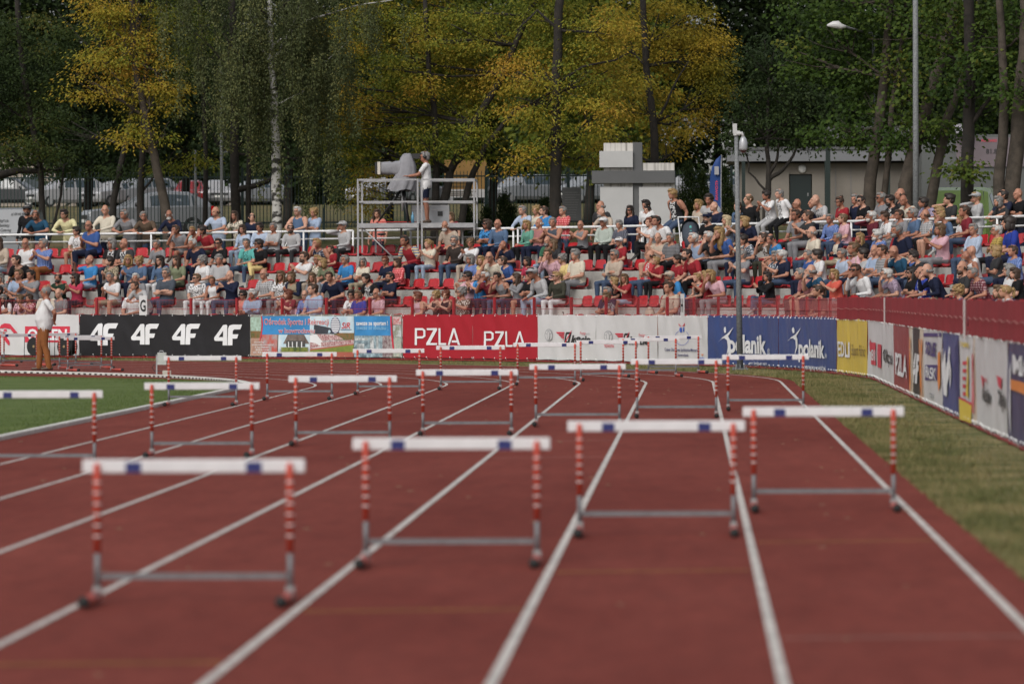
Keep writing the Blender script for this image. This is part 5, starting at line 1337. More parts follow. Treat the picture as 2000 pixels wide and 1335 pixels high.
m = MB(); m.tube([tp+Vector((0, -.05, .0)), tp+Vector((.12, -.06, .02)), tp+Vector((.145, -.06, -.06))], .035, 8); local(m.build('bracket', mat('box_pale', (.42, .42, .42), .5), smooth=True), cc)
dc = tp+Vector((.145, -.06, -.20)); m = MB(); m.tube([dc+Vector((0, 0, .15)), dc+Vector((0, 0, .10)), dc+Vector((0, 0, .02)), dc+Vector((0, 0, -.1)), dc+Vector((0, 0, -.14))], [.03, .065, .088, .09, .078], 16); o = local(m.build('dome_housing', mat('camera_silver', (.36, .37, .39), .35, metal=.2), smooth=True), cc)
m = MB(); m.ball(dc+Vector((0, 0, -.145)), (.066, .066, .058), 14, 8); local(m.build('dome', mat('dome_dark', (.05, .02, .02), .1), smooth=True), cc)
for px, Y, r0, r1, ztop, lb in ((1789, 131.5, .080, .058, 11, 'thick galvanised lamp pole rising among the maple trunks'), (1707, 139.6, .042, .035, 8.35, 'slim street lamp pole with arm behind the maple crowns'), (433, 160, .05, .045, 8.5, 'slim grey steel pole between dark trunks left of the birch'), (382, 162, .04, .035, 6.0, 'short thin steel pole beside the palisade fence')):
    q = at_y(px, 420, Y); z0 = terrain_z(q.x, q.y); root = empty('street_lamp' if px > 1700 else 'steel_pole', (q.x, Y, z0)); tag(root, lb, 'lamp post' if px > 1700 else 'pole')
    m = MB(); m.tube([(q.x, Y, z0-.05), (q.x, Y, ztop*.5), (q.x, Y, ztop)], [r0, (r0+r1)/2, r1], 12); local(m.build('pole', M_GALV, smooth=True), root)
    m = MB(); m.tube([(q.x, Y, z0-.02), (q.x, Y, z0+.25)], r0*1.25, 12); local(m.build('base', M_GALV, smooth=True), root)
    if px == 1707:
        a, h = Vector((q.x, Y, ztop)), at_y(1650, 52, Y-3.0)
        m = MB(); m.tube([a-Vector((0, 0, .05)), Vector((a.x-.15, Y-.5, h.z-.06)), Vector((h.x, h.y, h.z))], .03, 8); local(m.build('arm', M_GALV, smooth=True), root)
        e = at_y(1615, 50, Y-3.0); m = MB(); c = (h+e)/2
        m.tube([h+Vector((.03, 0, 0)), h+Vector((-.1, 0, .0)), c+Vector((.05, 0, .03)), e+Vector((.15, 0, .02)), e], [.03, .075, .10, .085, .02], 12); local(m.build('lamp_head', mat('lamp_grey', (.5, .5, .5), .5), smooth=True), root)

# cable reels by the banners
for i, (px, lb) in enumerate(((107, 'black cable reel in a wire frame in front of the white banner'), (167, 'black cable reel in a wire frame in front of the black banner'))):
    t = fence_t(px); c = fence_pt(t, .10, .7); q = fence_pt(t-.1)-fence_pt(t+.1); a = math.atan2(q.y, q.x); root = empty('cable_reel', c, a); tag(root, lb, 'cable reel', 'cable reels by the fence')
    m = MB(); m.tube([(0, -.13, .30), (0, -.11, .30)], [.235, .235], 24); m.tube([(0, .11, .30), (0, .13, .30)], [.235, .235], 24); m.build('flange', M_BLK, root)
    m = MB(); m.tube([(0, -.11, .30), (0, .11, .30)], .18, 20); m.build('cable_winding', mat('cable_black', (.01, .01, .01), .6, bump=1, bscale=40), root, smooth=True)
    m = MB(); m.tube([(0, -.14, .30), (0, -.12, .30)], .035, 10); m.build('hub', mat('hub_brass', (.3, .2, .1), .4), root)
    m = MB()
    for y in (-.16, .16): m.tube([(-.30, y, .0), (-.28, y, .60), (.28, y, .60), (.30, y, .0), (-.30, y, .012)], .010, 5)
    m.tube([(-.28, -.16, .60), (-.28, .16, .60)], .010, 5); m.tube([(.28, -.16, .60), (.28, .16, .60)], .010, 5); m.build('frame', M_BLK, root)
# measuring box on a stake at the infield edge
q = on_track(316, 736); root = empty('junction_post', q); tag(root, 'pale electrical box with handle on a steel stake at the infield edge', 'electrical box')
def G(px, py): return at_y(px, py, q.y)
m = MB(); a, b_ = G(306, 737), G(306, 692); m.bar((a.x, q.y, q.z), (b_.x, q.y, b_.z), .03); m.bar((b_.x, q.y, b_.z-.02), (G(324, 692).x, q.y, b_.z-.02), .03); local(m.build('stake', M_ALU), root)
a, b_ = G(308, 712), G(325, 688); m = MB(); m.box((a+b_)/2, (abs(b_.x-a.x), .12, abs(b_.z-a.z))); local(m.build('box', mat('box_grey', (.42, .45, .42), .5, var=.15, vscale=5)), root)
m = MB(); m.tube([G(311, 689), G(312, 685), G(318, 685), G(320, 689)], .010, 6); local(m.build('handle', M_ALU), root)
a, b_ = G(318, 738), G(334, 723); m = MB(); m.box((a+b_)/2, (abs(b_.x-a.x), .10, abs(b_.z-a.z))); o = m.build('socket_box', mat('box_beige', (.42, .40, .34), .6)); local(o, root)
m = MB(); m.tube([G(307, 710), G(300, 712), G(297, 718), G(302, 724), G(316, 724)], .008, 6); local(m.build('cable', M_BLK), root)

# things people brought
def seat_spot(px, k, dr=0.): a = polar_from_px(px, row_r(k)+.2); return polar(row_r(k)+.2+dr, a, step_z(k)), a
def rucksack(px, k, col, label, dr=-.34, accent=None):
    p, a = seat_spot(px, k, dr); 
    if dr < 0: p.z = step_z(k-1) if k else .5
    root = empty('rucksack', p, math.pi/2+a); tag(root, label, 'rucksack')
    m = MB(); m.ball((0, 0, .23), (.16, .11, .23), 12, 8); m.build('bag', m_cloth(col), root, smooth=True)
    m = MB(); m.ball((0, .09, .15), (.11, .05, .12), 10, 6); m.build('pocket', m_cloth(accent or col), root, smooth=True)
    m = MB(); m.tube([(-.05, -.1, .42), (-.05, -.15, .3), (-.06, -.1, .08)], .014, 5); m.tube([(.05, -.1, .42), (.05, -.15, .3), (.06, -.1, .08)], .014, 5); m.build('strap', m_cloth(col), root)
rucksack(668, 1, 'black', 'black rucksack resting beside a man in navy shirt, second row'); rucksack(1497, 4, 'charcoal', 'dark rucksack with orange pocket on the top row', .0, 'orange'); rucksack(1290, 1, 'beige', 'pale shopping bag between spectators in red', -.3); rucksack(12, 3, 'salmon', 'dusky pink bag lying on the fourth row', .1)
M_CRUTCH = mat('crutch_grey', (.35, .35, .36), .4, metal=.5)
for p0, p1, lb in (((1543, 624), (1575, 572), 'grey elbow crutch leaning beside the man in salmon shirt'), ((541, 516), (561, 472), 'pale walking stick held by the man in grey hoodie')):
    Y = polar(row_r(2), polar_from_px(p0[0], row_r(2))).y if p0[0] > 1000 else polar(row_r(4)-.2, polar_from_px(p0[0], row_r(4))).y
    a, b_ = at_y(*p0, Y), at_y(*p1, Y+.05); m = MB(); m.tube([a, b_], .016, 7); m.tube([b_, b_+Vector((.10, 0, .02))], .018, 7); tag(m.build('walking_stick', M_CRUTCH if p0[0] > 1000 else M_WHITE, smooth=True), lb, 'walking stick')
# pushchair at the top row
a = polar_from_px(1352, RAIL_R-.5); p = polar(RAIL_R-.55, a, step_z(4)); root = empty('pushchair', p, a+rad(150)); tag(root, 'grey hooded pushchair with white frame by the handrail end', 'pushchair')
m = MB(); vs = []
for i in range(7):
    th = math.pi*(i/6)*.62
    for j in range(9): ph = math.pi*j/8; vs.append((.23*math.cos(ph), -.05-.30*math.sin(th-.2)*math.sin(ph)*.9, .52+.30*math.cos(th-.2)*math.sin(ph)))
m.add(vs, [(i*9+j, i*9+j+1, i*9+10+j, i*9+9+j) for i in range(6) for j in range(8)]); m.build('hood', m_cloth('slate'), root, smooth=True)
m = MB(); m.tube([(0, -.18, .62), (0, .02, .36), (0, .28, .34), (0, .34, .12)], [.2, .2, .19, .16], 10); m.build('seat', m_cloth('slate'), root, smooth=True)
m = MB()
for sx in (-.25, .25): m.tube([(sx, -.48, .86), (sx, .0, .40), (sx, .36, .08)], .016, 6); m.tube([(sx, .0, .40), (sx, -.32, .08)], .014, 6)
m.tube([(-.25, -.48, .86), (.25, -.48, .86)], .018, 6); m.build('frame', M_WHITE, root, smooth=True)
for sx in (-.25, .25):
    for y in (.36, -.32): m = MB(); m.tube([(sx-.015, y, .08), (sx+.015, y, .08)], .08, 14); m.build('wheel', M_RUB, root)
m = MB(); m.ball((0, .0, .58), (.065, .075, .08), 10, 7); m.ball((0, .06, .42), (.1, .12, .13), 10, 7); o = m.build('blanket', m_cloth('turquoise'), root, smooth=True)

def bicycle(px, r, rot, label, col):
    a = polar_from_px(px, r); p = polar(r, a, terrain_d(r-RK, a)); root = empty('bicycle', p, rot); tag(root, label, 'bicycle', 'bicycles parked behind the handrail'); F = mat('bike_'+col, CLO[col], .35)
    for y in (-.52, .52):
        m = MB(); q = [(0, y+.33*math.cos(i*math.pi/12), .34+.33*math.sin(i*math.pi/12)) for i in range(25)]; m.tube(q, .018, 6, cap=False); w = m.build('wheel', M_RUB, root)
        m = MB()
        for i in range(12): m.tube([(0, y, .34), (0, y+.32*math.cos(i*math.pi/6), .34+.32*math.sin(i*math.pi/6))], .003, 3)
        m.build('spokes', M_ALU, w)
    m = MB(); m.tube([(0, -.52, .34), (0, -.08, .30), (0, .42, .78), (0, -.20, .80), (0, -.08, .30)], .016, 6); m.tube([(0, -.52, .34), (0, -.20, .80), (0, -.23, .92)], .013, 6); m.tube([(0, .52, .34), (0, .42, .78), (0, .39, .98)], .016, 6); m.build('frame', F, root, smooth=True)
    m = MB(); m.tube([(-.28, .30, .98), (-.2, .40, 1.0), (.2, .40, 1.0), (.28, .30, .98)], .014, 6); m.build('handlebar', M_BLK, root, smooth=True)
    m = MB(); m.ball((0, -.24, .95), (.08, .13, .035), 10, 6); m.build('saddle', M_BLK, root, smooth=True)
    m = MB(); m.tube([(-.02, -.08, .30), (.02, -.08, .30)], .09, 14); m.build('chainring', M_ALU, root)
bicycle(25, RAIL_R+.9, rad(75), 'dark bicycle leaning near the silver catering van', 'black'); bicycle(728, RAIL_R+1.6, rad(95), 'bicycle parked under the camera platform with dark saddle', 'charcoal'); bicycle(905, RAIL_R+1.0, rad(80), 'white bicycle parked beside the camera platform', 'white'); bicycle(318, RAIL_R+1.0, rad(88), 'green bicycle parked behind the men at the handrail', 'dark green')
p = polar(RAIL_R+2.2, polar_from_px(742, RAIL_R+2.2), 2.35); add_person('2 1075 178 F w lb coral s navy side stand -'); add_person('2 1608 222 F w bl dark_red s navy side stand -')
tag(PEOPLE[-2][0], 'brown-haired woman in coral shirt standing behind the camera platform', 'person', 'onlookers standing along the handrail'); tag(PEOPLE[-1][0], 'light-haired woman in dark red standing behind the platform beyond the flight case', 'person', 'onlookers standing along the handrail')
# ------------------------------------------------------------------ beyond the handrail: monument, fence, cars, buildings, trees
M_MON = mat('monument_grey', (.40, .40, .40), .55, var=.06, vscale=2); M_MOND = mat('monument_dark', (.085, .087, .09), .55, var=.1, vscale=2)
def m_streak():
    m = bpy.data.materials.new('streaked_concrete'); nt, b = principled(m); N, L = nt.nodes, nt.links; tc = N.new('ShaderNodeTexCoord'); mp = N.new('ShaderNodeMapping'); mp.inputs['Scale'].default_value = (14, 14, .7); n = N.new('ShaderNodeTexNoise'); n.inputs['Scale'].default_value = 1; n.inputs['Detail'].default_value = 4
    L.new(tc.outputs['Object'], mp.inputs[0]); L.new(mp.outputs[0], n.inputs['Vector']); cr = N.new('ShaderNodeValToRGB'); cr.color_ramp.elements[0].position = .3; cr.color_ramp.elements[0].color = (.20, .19, .17, 1); cr.color_ramp.elements[1].position = .5; cr.color_ramp.elements[1].color = (.50, .48, .45, 1); L.new(n.outputs['Fac'], cr.inputs[0]); L.new(cr.outputs[0], b.inputs['Base Color']); b.inputs['Roughness'].default_value = .85; return m
M_STREAK = m_streak()
MY = 152.
def Mo(px, py): return at_y(px, py, MY)
q = Mo(1245, 420); z0 = terrain_z(q.x, MY); mon = empty('monument', (q.x, MY, z0)); tag(mon, 'grey cross-shaped concrete monument standing behind the handrail', 'monument')
def slab(name, px0, py0, px1, py1, y0, y1, mater, zb=None):
    a, b = Mo(px0, py1), Mo(px1, py0); lo = zb if zb is not None else a.z; m = MB(); m.box(((a.x+b.x)/2, MY+(y0+y1)/2, (lo+b.z)/2), (b.x-a.x, y1-y0, b.z-lo)); return local(m.build(name, mater), mon)
slab('pillar', 1178, 279, 1246, 0, .06, 1.0, M_STREAK, z0-.1); slab('dark_upright', 1235, 278, 1254, 0, .0, 1.05, M_MOND, z0-.1); slab('pillar', 1254, 318, 1317, 0, .06, 1.0, M_STREAK, z0-.1)
slab('panel', 1171, 295, 1236, 327, -.10, .05, M_MON); slab('cross_beam', 1156, 333, 1318, 358, -.16, 1.06, M_MOND); slab('panel', 1171, 365, 1236, 0, -.06, .05, M_MON, z0); slab('panel', 1247, 365, 1312, 0, -.06, .05, M_MON, z0); slab('pillar', 1313, 358, 1318, 0, .0, 1.0, M_STREAK, z0-.1)

# palisade fence
FY = 168.
M_PAL = mat('palisade_green', (.004, .022, .02), .45)
x0, x1 = at_y(-40, 430, FY).x, at_y(1440, 430, FY).x
gz = lambda x: terrain_z(x, FY)
pal = empty('palisade_fence', ((x0+x1)/2, FY, gz((x0+x1)/2))); tag(pal, 'dark green steel palisade fence between the stand and the car park', 'fence')
PM = None; n = 0; x = x0
ZB = 3.70
while x < x1 and n < 298:
    if PM is None:
        m = MB(); m.bar((0, 0, .05), (0, 0, 1.76), .022, .022); m.add([(-.011, -.011, 1.76), (.011, -.011, 1.76), (.011, .011, 1.76), (-.011, .011, 1.76), (0, 0, 1.80)], [(0, 1, 4), (1, 2, 4), (2, 3, 4), (3, 0, 4)]); PM = m.mesh('picket', M_PAL)
    o = link('picket', PM, pal); o.location = Vector((x, FY, ZB))-pal.location; x += .108; n += 1
if x < x1:
    m = MB()
    while x < x1: m.bar((x, FY, ZB+.05), (x, FY, ZB+1.78), .022, .022); x += .108
    local(m.build('far_pickets', M_PAL), pal)['kind'] = 'stuff'
for z in (.22, 1.62): m = MB(); m.bar((x0, FY+.02, ZB+z), (x1, FY+.02, ZB+z), .035, .045); local(m.build('rail', M_PAL), pal)
x = x0+.6
while x < x1: m = MB(); m.bar((x, FY+.03, gz(x)-.05), (x, FY+.03, ZB+1.92), .08, .08); local(m.build('post', M_PAL), pal); x += 2.5

# ---- cars
def m_paint(name, col): return mat('paint_'+name, col, .25, metal=.0, spec=.6, var=.05, vscale=2)
M_GLASS = mat('car_glass', (.03, .045, .055), .08, spec=.8); M_TYRE = mat('tyre', (.012, .012, .012), .8); M_RIM = mat('rim_alloy', (.45, .45, .46), .3, metal=.7); M_HEAD = mat('headlight', (.7, .72, .75), .1); M_TAIL = mat('taillight', (.5, .01, .012), .2); M_PLATE = mat('plate', (.65, .65, .62), .5)
CARS = {}
def car_parts(kind):
    if kind in CARS: return CARS[kind]
    # stations along the car: y, floor, belt, roof, half width at belt, half width at roof
    if kind == 'van': S = [(-2.1, .45, .80, .85, .78, .70), (-2.0, .28, .98, 1.02, .86, .78), (-1.35, .24, 1.05, 1.12, .90, .80), (-.75, .24, 1.10, 1.74, .91, .72), (-.3, .24, 1.12, 1.83, .92, .74), (1.6, .24, 1.12, 1.84, .92, .76), (2.05, .26, 1.10, 1.76, .90, .74), (2.15, .35, 1.0, 1.2, .86, .8)]; win = [(2, 3), (3, 4)]; wy = (-1.35, 1.3)
    elif kind == 'mpv': S = [(-2.15, .42, .70, .74, .74, .66), (-2.05, .26, .88, .92, .86, .78), (-1.2, .22, .98, 1.05, .90, .80), (-.45, .22, 1.0, 1.56, .90, .66), (.2, .22, 1.0, 1.64, .90, .68), (1.5, .22, 1.0, 1.60, .90, .68), (2.0, .24, 1.0, 1.34, .86, .66), (2.15, .36, .85, .95, .80, .7)]; win = [(2, 3), (3, 4), (4, 5), (5, 6)]; wy = (-1.35, 1.35)
    else: S = [(-2.1, .40, .66, .70, .72, .64), (-2.0, .24, .80, .84, .84, .76), (-.95, .20, .90, .96, .88, .78), (-.15, .20, .92, 1.38, .88, .62), (.4, .20, .92, 1.46, .88, .62), (1.2, .20, .94, 1.42, .88, .62), (1.85, .22, .94, 1.12, .84, .64), (2.05, .34, .80, .88, .76, .66)]; win = [(2, 3), (3, 4), (4, 5), (5, 6)]; wy = (-1.3, 1.25)
    m = MB(); n = 10; vs = []
    for y, zf, zb, zr, wb, wr in S:
        vs += [(-wb*.9, y, zf), (-wb, y, zf+.18), (-wb, y, zb), (-wr, y, zr-.05), (-wr*.75, y, zr), (wr*.75, y, zr), (wr, y, zr-.05), (wb, y, zb), (wb, y, zf+.18), (wb*.9, y, zf)]
    k = len(S); m.add(vs, [(i*n+j, i*n+(j+1) % n, (i+1)*n+(j+1) % n, (i+1)*n+j) for i in range(k-1) for j in range(n)]+[tuple(range(n-1, -1, -1)), tuple((k-1)*n+j for j in range(n))])
    body = m.mesh('car_body', [MATS['paint_silver']], False); wins = []
    for a, b in win:
        A, Bq = S[a], S[b]; 
        for sx in (-1, 1):
            if (a, b) == win[0] : continue
            m = MB(); e = .012; t0, t1 = .12, .86
            def pt(s, t, y): return ((s[4]+(s[5]-s[4])*t+e)*sx, y, s[2]+(s[3]-.05-s[2])*t)
            ya, yb = A[0]+.05, Bq[0]-.05
            m.add([pt(A, t0, ya), pt(Bq, t0, yb), pt(Bq, t1, yb), pt(A, t1, ya)], [(0, 1, 2, 3)]); wins.append(m.mesh('side_window', [M_GLASS]))
    A, Bq = S[win[0][0]], S[win[0][1]]; m = MB(); e = .015
    m.add([(-A[5]*.85, A[0]+.04, A[3]+e), (A[5]*.85, A[0]+.04, A[3]+e), (Bq[5]*.85, Bq[0]-.02, Bq[3]+e-.05), (-Bq[5]*.85, Bq[0]-.02, Bq[3]+e-.05)], [(0, 1, 2, 3)]); wind = m.mesh('windscreen', [M_GLASS])
    A, Bq = S[-3], S[-2]; m = MB(); m.add([(-Bq[5]*.8, Bq[0]+.02, Bq[3]-.02), (Bq[5]*.8, Bq[0]+.02, Bq[3]-.02), (A[5]*.8, A[0]+.05, A[3]-.04), (-A[5]*.8, A[0]+.05, A[3]-.04)], [(0, 1, 2, 3)]); rear = m.mesh('rear_window', [M_GLASS])
    m = MB(); m.tube([(-.09, 0, 0), (.09, 0, 0)], .31, 18); ty = m.mesh('tyre', [M_TYRE]); m = MB(); m.tube([(-.095, 0, 0), (.095, 0, 0)], .19, 14); ri = m.mesh('rim', [M_RIM])
    m = MB(); m.box((0, 0, 0), (.34, .12, .14)); hl = m.mesh('headlight', [M_HEAD]); m = MB(); m.box((0, 0, 0), (.16, .12, .30)); tl = m.mesh('taillight', [M_TAIL]); m = MB(); m.box((0, 0, 0), (.52, .02, .11)); pl = m.mesh('number_plate', [M_PLATE]); m = MB(); m.box((0, 0, 0), (1.0, .03, .12)); gr = m.mesh('grille', [M_BLK])
    m = MB(); m.ball((0, 0, 0), (.11, .06, .075), 10, 6); mi = m.mesh('wing_mirror', [M_BLK])
    CARS[kind] = (S, body, wins, wind, rear, ty, ri, hl, tl, pl, gr, mi, wy); return CARS[kind]
PAINTS = {'silver': (.20, .21, .225), 'white': (.28, .28, .29), 'dark': (.02, .022, .026), 'red': (.18, .010, .012), 'grey': (.15, .155, .16), 'lime': (.20, .30, .07), 'blue': (.03, .06, .2)}
for k_, v_ in PAINTS.items(): m_paint(k_, v_)
def car(kind, paint, p, rz, label):
    S, body, wins, wind, rear, ty, ri, hl, tl, pl, gr, mi, wy = car_parts(kind); root = empty('parked_van' if kind == 'van' else 'parked_car', p, rz); tag(root, label, 'van' if kind == 'van' else 'car', 'vehicles parked behind the stand')
    b = link('body', body, root); b.material_slots[0].link = 'OBJECT'; b.material_slots[0].material = MATS['paint_'+paint]
    for w in wins: link('side_window', w, root)
    link('windscreen', wind, root); link('rear_window', rear, root)
    for y in wy:
        for sx in (-1, 1): w = link('wheel', ty, root); w.location = (.80*sx, y, .31); link('rim', ri, w)
    zb, ze = S[1][2]-.10, S[-2][2]-.12
    for sx in (-1, 1):
        o = link('headlight', hl, root); o.location = (.62*sx, S[1][0]+.0, zb); o = link('taillight', tl, root); o.location = (.76*sx, S[-2][0]+.06, ze); o = link('wing_mirror', mi, root); o.location = (1.0*sx, S[2][0]+.35, S[2][2]+.1)
    o = link('number_plate', pl, root); o.location = (0, S[0][0]-.01, .50); o = link('grille', gr, root); o.location = (0, S[0][0]-.006, .62)
    return root
van_r = 60.5; a = polar_from_px(-62, van_r); p = polar(van_r, a, 2.35); van = car('van', 'silver', p, rad(-88), 'silver catering van with menu lettering on its side')
m = MB()
for i, s_ in enumerate(('-Przyjęcia', '-Bankiety', '-Catering', '-Konferencje', 'tel. 604 448 400')):
    v, f, w = text_mesh(s_, .015, .3); h = .085; yy, zz = (.88+.045*i, 1.44-.135*i) if i < 4 else (1.30, 1.62)
    side = lambda z: .925 if z < 1.12 else .925-.165*(z-1.12)/.67
    mm = MB(); mm.add([(side(zz+b_*h)+.012, yy+a_*h*(.75 if i < 4 else .5), zz+b_*h) for a_, b_ in v], f); mm.build('lettering', P_BLACK, van)
def cp(px, py, Y): q = at_y(px, py, Y); return Vector((q.x, Y, terrain_z(q.x, Y)))
car('hatch', 'silver', cp(290, 430, 174), rad(-72), 'silver hatchback parked just behind the palisade fence near the leaning trunk')
CARY = 308
for kind, paint, px, rz, lb in (('mpv', 'dark', 22, 78, 'dark grey hatchback with red tail light at the left end of the car park'), ('mpv', 'white', 128, -58, 'white minivan parked beyond the fence behind the man in yellow'), ('hatch', 'white', 222, -35, 'white car parked beyond the fence behind the leaning trunk'), ('mpv', 'silver', 275, -50, 'silver people carrier parked beyond the fence behind slim trunks'), ('hatch', 'red', 372, 4, 'red car parked beyond the fence beside the steel pole'), ('hatch', 'white', 428, 5, 'white car glimpsed between dark trunks'), ('hatch', 'silver', 490, -60, 'pale silver car parked left of the birch trunk'), ('mpv', 'white', 745, -40, 'white car seen through the camera platform rails'), ('hatch', 'grey', 805, -30, 'grey car partly hidden by the flight case'), ('mpv', 'dark', 915, -70, 'dark car parked beyond the fence below the orange board'), ('mpv', 'silver', 1020, -52, 'silver people carrier parked beyond the fence left of the straight trunk'), ('mpv', 'grey', 1095, -48, 'grey car parked behind the dark notice board'), ('mpv', 'silver', 1152, -50, 'silver car parked beside the monument'), ('mpv', 'white', 1352, -55, 'white car parked behind the monument'), ('hatch', 'silver', 1412, -50, 'silver car parked behind the blue feather flag')):
    car(kind, paint, cp(px, 400, CARY+random.uniform(-3, 3)), rad(rz), lb)
car('van', 'lime', cp(1880, 395, 141), rad(-8), 'lime green van parked among the maple trunks')

# boards, flag
def board(name, px0, py0, px1, py1, Y, mater, label, cat, legs=True):
    a, b = at_y(px0, py1, Y), at_y(px1, py0, Y); root = empty(name, ((a.x+b.x)/2, Y, terrain_z(a.x, Y))); tag(root, label, cat)
    m = MB(); m.box(((a.x+b.x)/2, Y, (a.z+b.z)/2), (b.x-a.x, .05, b.z-a.z)); local(m.build('panel', mater), root)
    if legs:
        for x in (a.x+.06, b.x-.06): m = MB(); m.bar((x, Y+.05, terrain_z(x, Y)-.05), (x, Y+.05, b.z), .06); local(m.build('leg', M_GALV), root)
    return root, a, b
r_, a, b = board('notice_board', 1098, 366, 1135, 431, 160, mat('slate_board', (.075, .077, .08), .6), 'dark grey notice board with pale lines of text by the straight trunk', 'notice board')
for i in range(11):
    z = a.z+(b.z-a.z)*(.1+.075*i); m = MB(); w_ = (b.x-a.x)*random.uniform(.45, .8); m.box((a.x+.08+w_/2, 160-.03, z), (w_, .006, .012)); local(m.build('text_line', mat('print_dim', (.17, .17, .17), .6)), r_)
r_, a, b = board('information_board', 868, 312, 950, 386, 172, mat('board_orange', (.32, .18, .05), .6, var=.15, vscale=1), 'orange and white information board behind the camera platform', 'notice board')
m = MB(); hz = (b.z-a.z)*.22; m.box(((a.x+b.x)/2, 172-.035, a.z+hz/2), (b.x-a.x-.04, .02, hz)); local(m.build('white_strip', V_WHITE), r_)
for i in range(7):
    z = a.z+(b.z-a.z)*(.06+.05*i if i < 3 else .30+.10*(i-3)); m = MB(); w_ = (b.x-a.x)*random.uniform(.4, .75); m.box((a.x+.1+w_/2, 172-.055, z), (w_, .006, .025)); local(m.build('text_line', mat('print_dimbrown', (.12, .08, .04), .6)), r_)
FYY = 158
q = at_y(1401, 415, FYY); root = empty('feather_flag', (q.x, FYY, terrain_z(q.x, FYY))); tag(root, 'blue feather flag with small white emblem behind the handrail', 'flag')
edge = [(1386.5, 440), (1386, 385), (1386.5, 350), (1390, 328), (1398, 312), (1408, 303)]; rt = [(1408, 440), (1408, 385), (1408, 350), (1408, 328), (1408, 312), (1408.4, 303)]
m = MB(); vs = []
for (l, r) in zip(edge, rt):
    for u in (0, .5, 1): pp = at_y(l[0]+(r[0]-l[0])*u, l[1], FYY); pp.y += .05*math.sin(u*3+l[1]*.05); vs.append(pp)
m.add(vs, [(i*3+j, i*3+j+1, i*3+4+j, i*3+3+j) for i in range(5) for j in range(2)]); local(m.build('sail', mat('flag_blue', (.012, .05, .20), .7, bump=.3, bscale=6), smooth=True), root)
m = MB(); pole = [at_y(1408, 455, FYY), at_y(1408.5, 330, FYY), at_y(1408.8, 302, FYY)]; pole[0].z = terrain_z(pole[0].x, FYY)-.02; m.tube(pole, .018, 6); local(m.build('pole', M_ALU), root)
a, b = at_y(1395.5, 341, FYY-.07), at_y(1404, 325, FYY-.07); m = MB(); m.box((a+b)/2, (b.x-a.x, .01, b.z-a.z)); local(m.build('emblem', P_GREY), root)
m = MB(); v, f, w = text_mesh('4TOWAR', .03); 
m.add([at_y(1402-b_*5, 352+a_/w*40, FYY-.07) for a_, b_ in v], f); local(m.build('lettering', P_RED), root)

# pavilion with dark door
BY = 200.
M_PLASTER = mat('plaster_beige', (.20, .18, .155), .85, bump=.15, bscale=20, var=.1, vscale=1.5); M_BAND = mat('fascia_grey', (.15, .155, .165), .6, var=.08, vscale=1); M_DOOR = mat('door_dark', (.006, .014, .014), .4); M_COLD = mat('column_green', (.006, .016, .014), .4)
def Bp(px, py, Y=BY): return at_y(px, py, Y)
a, b = Bp(1446, 430), Bp(1800, 318); gz0 = terrain_z(a.x, BY); pav = empty('pavilion', ((a.x+b.x)/2, BY, gz0)); tag(pav, 'low beige pavilion with grey fascia and dark door behind the small tree', 'building')
dl, dr, dt = Bp(1541, 340).x, Bp(1586, 340).x, Bp(1541, 340).z
for xa, xb, za, zb, nm in ((a.x, dl, gz0-.2, b.z, 'wall'), (dr, b.x, gz0-.2, b.z, 'wall'), (dl, dr, dt, b.z, 'wall')): m = MB(); m.box(((xa+xb)/2, BY+2, (za+zb)/2), (xb-xa, 4, zb-za)); local(m.build(nm, M_PLASTER), pav)
m = MB(); m.box(((dl+dr)/2, BY+.12, (gz0+dt)/2), (dr-dl-.06, .05, dt-gz0-.03)); o = local(m.build('door', M_DOOR), pav); m = MB(); m.bar((dr-.15, BY+.07, gz0+1.0), (dr-.15, BY+.07, gz0+1.12), .03); local(m.build('handle', M_ALU), pav)
f0, f1 = Bp(1420, 316), Bp(1800, 293); m = MB(); m.box(((f0.x+f1.x)/2, BY+1.8, (f0.z+f1.z)/2), (f1.x-f0.x, 4.8, f1.z-f0.z)); local(m.build('fascia', M_BAND), pav)
m = MB(); m.box(((f0.x+f1.x)/2, BY+1.8, f1.z+.06), (f1.x-f0.x+.1, 4.9, .10)); local(m.build('roof_edge', M_MOND), pav)
for px in (1452, 1614, 1705, 1735): q = Bp(px, 300, BY-.8); m = MB(); m.bar((q.x, BY-.8, gz0-.1), (q.x, BY-.8, f0.z), .13); local(m.build('column', M_COLD), pav)
q = Bp(1567, 330); m = MB(); m.tube([(q.x, BY-.02, q.z), (q.x, BY-.10, q.z)], [.16, .13], 16); local(m.build('round_lamp', M_WHITE, smooth=True), pav)
for px in (1632, 1662): q = Bp(px, 400); m = MB(); m.box((q.x, BY-.012, gz0+1.4), (.02, .02, 2.9)); local(m.build('panel_joint', M_BAND), pav)
c0, c1 = Bp(1612, 271, 190), Bp(1790, 247, 190); root = empty('canopy', ((c0.x+c1.x)/2, 190, gz0)); tag(root, 'dark grey flat canopy on green columns behind the maples', 'canopy'); m = MB(); m.box(((c0.x+c1.x)/2, 191, (c0.z+c1.z)/2), (c1.x-c0.x, 3, c1.z-c0.z)); local(m.build('roof', M_MOND), root)
for px in (1617, 1733, 1775): q = Bp(px, 300, 190.2); m = MB(); m.bar((q.x, 190.2, terrain_z(q.x, 190)-.1), (q.x, 190.2, c0.z), .16); local(m.build('column', M_COLD), root)
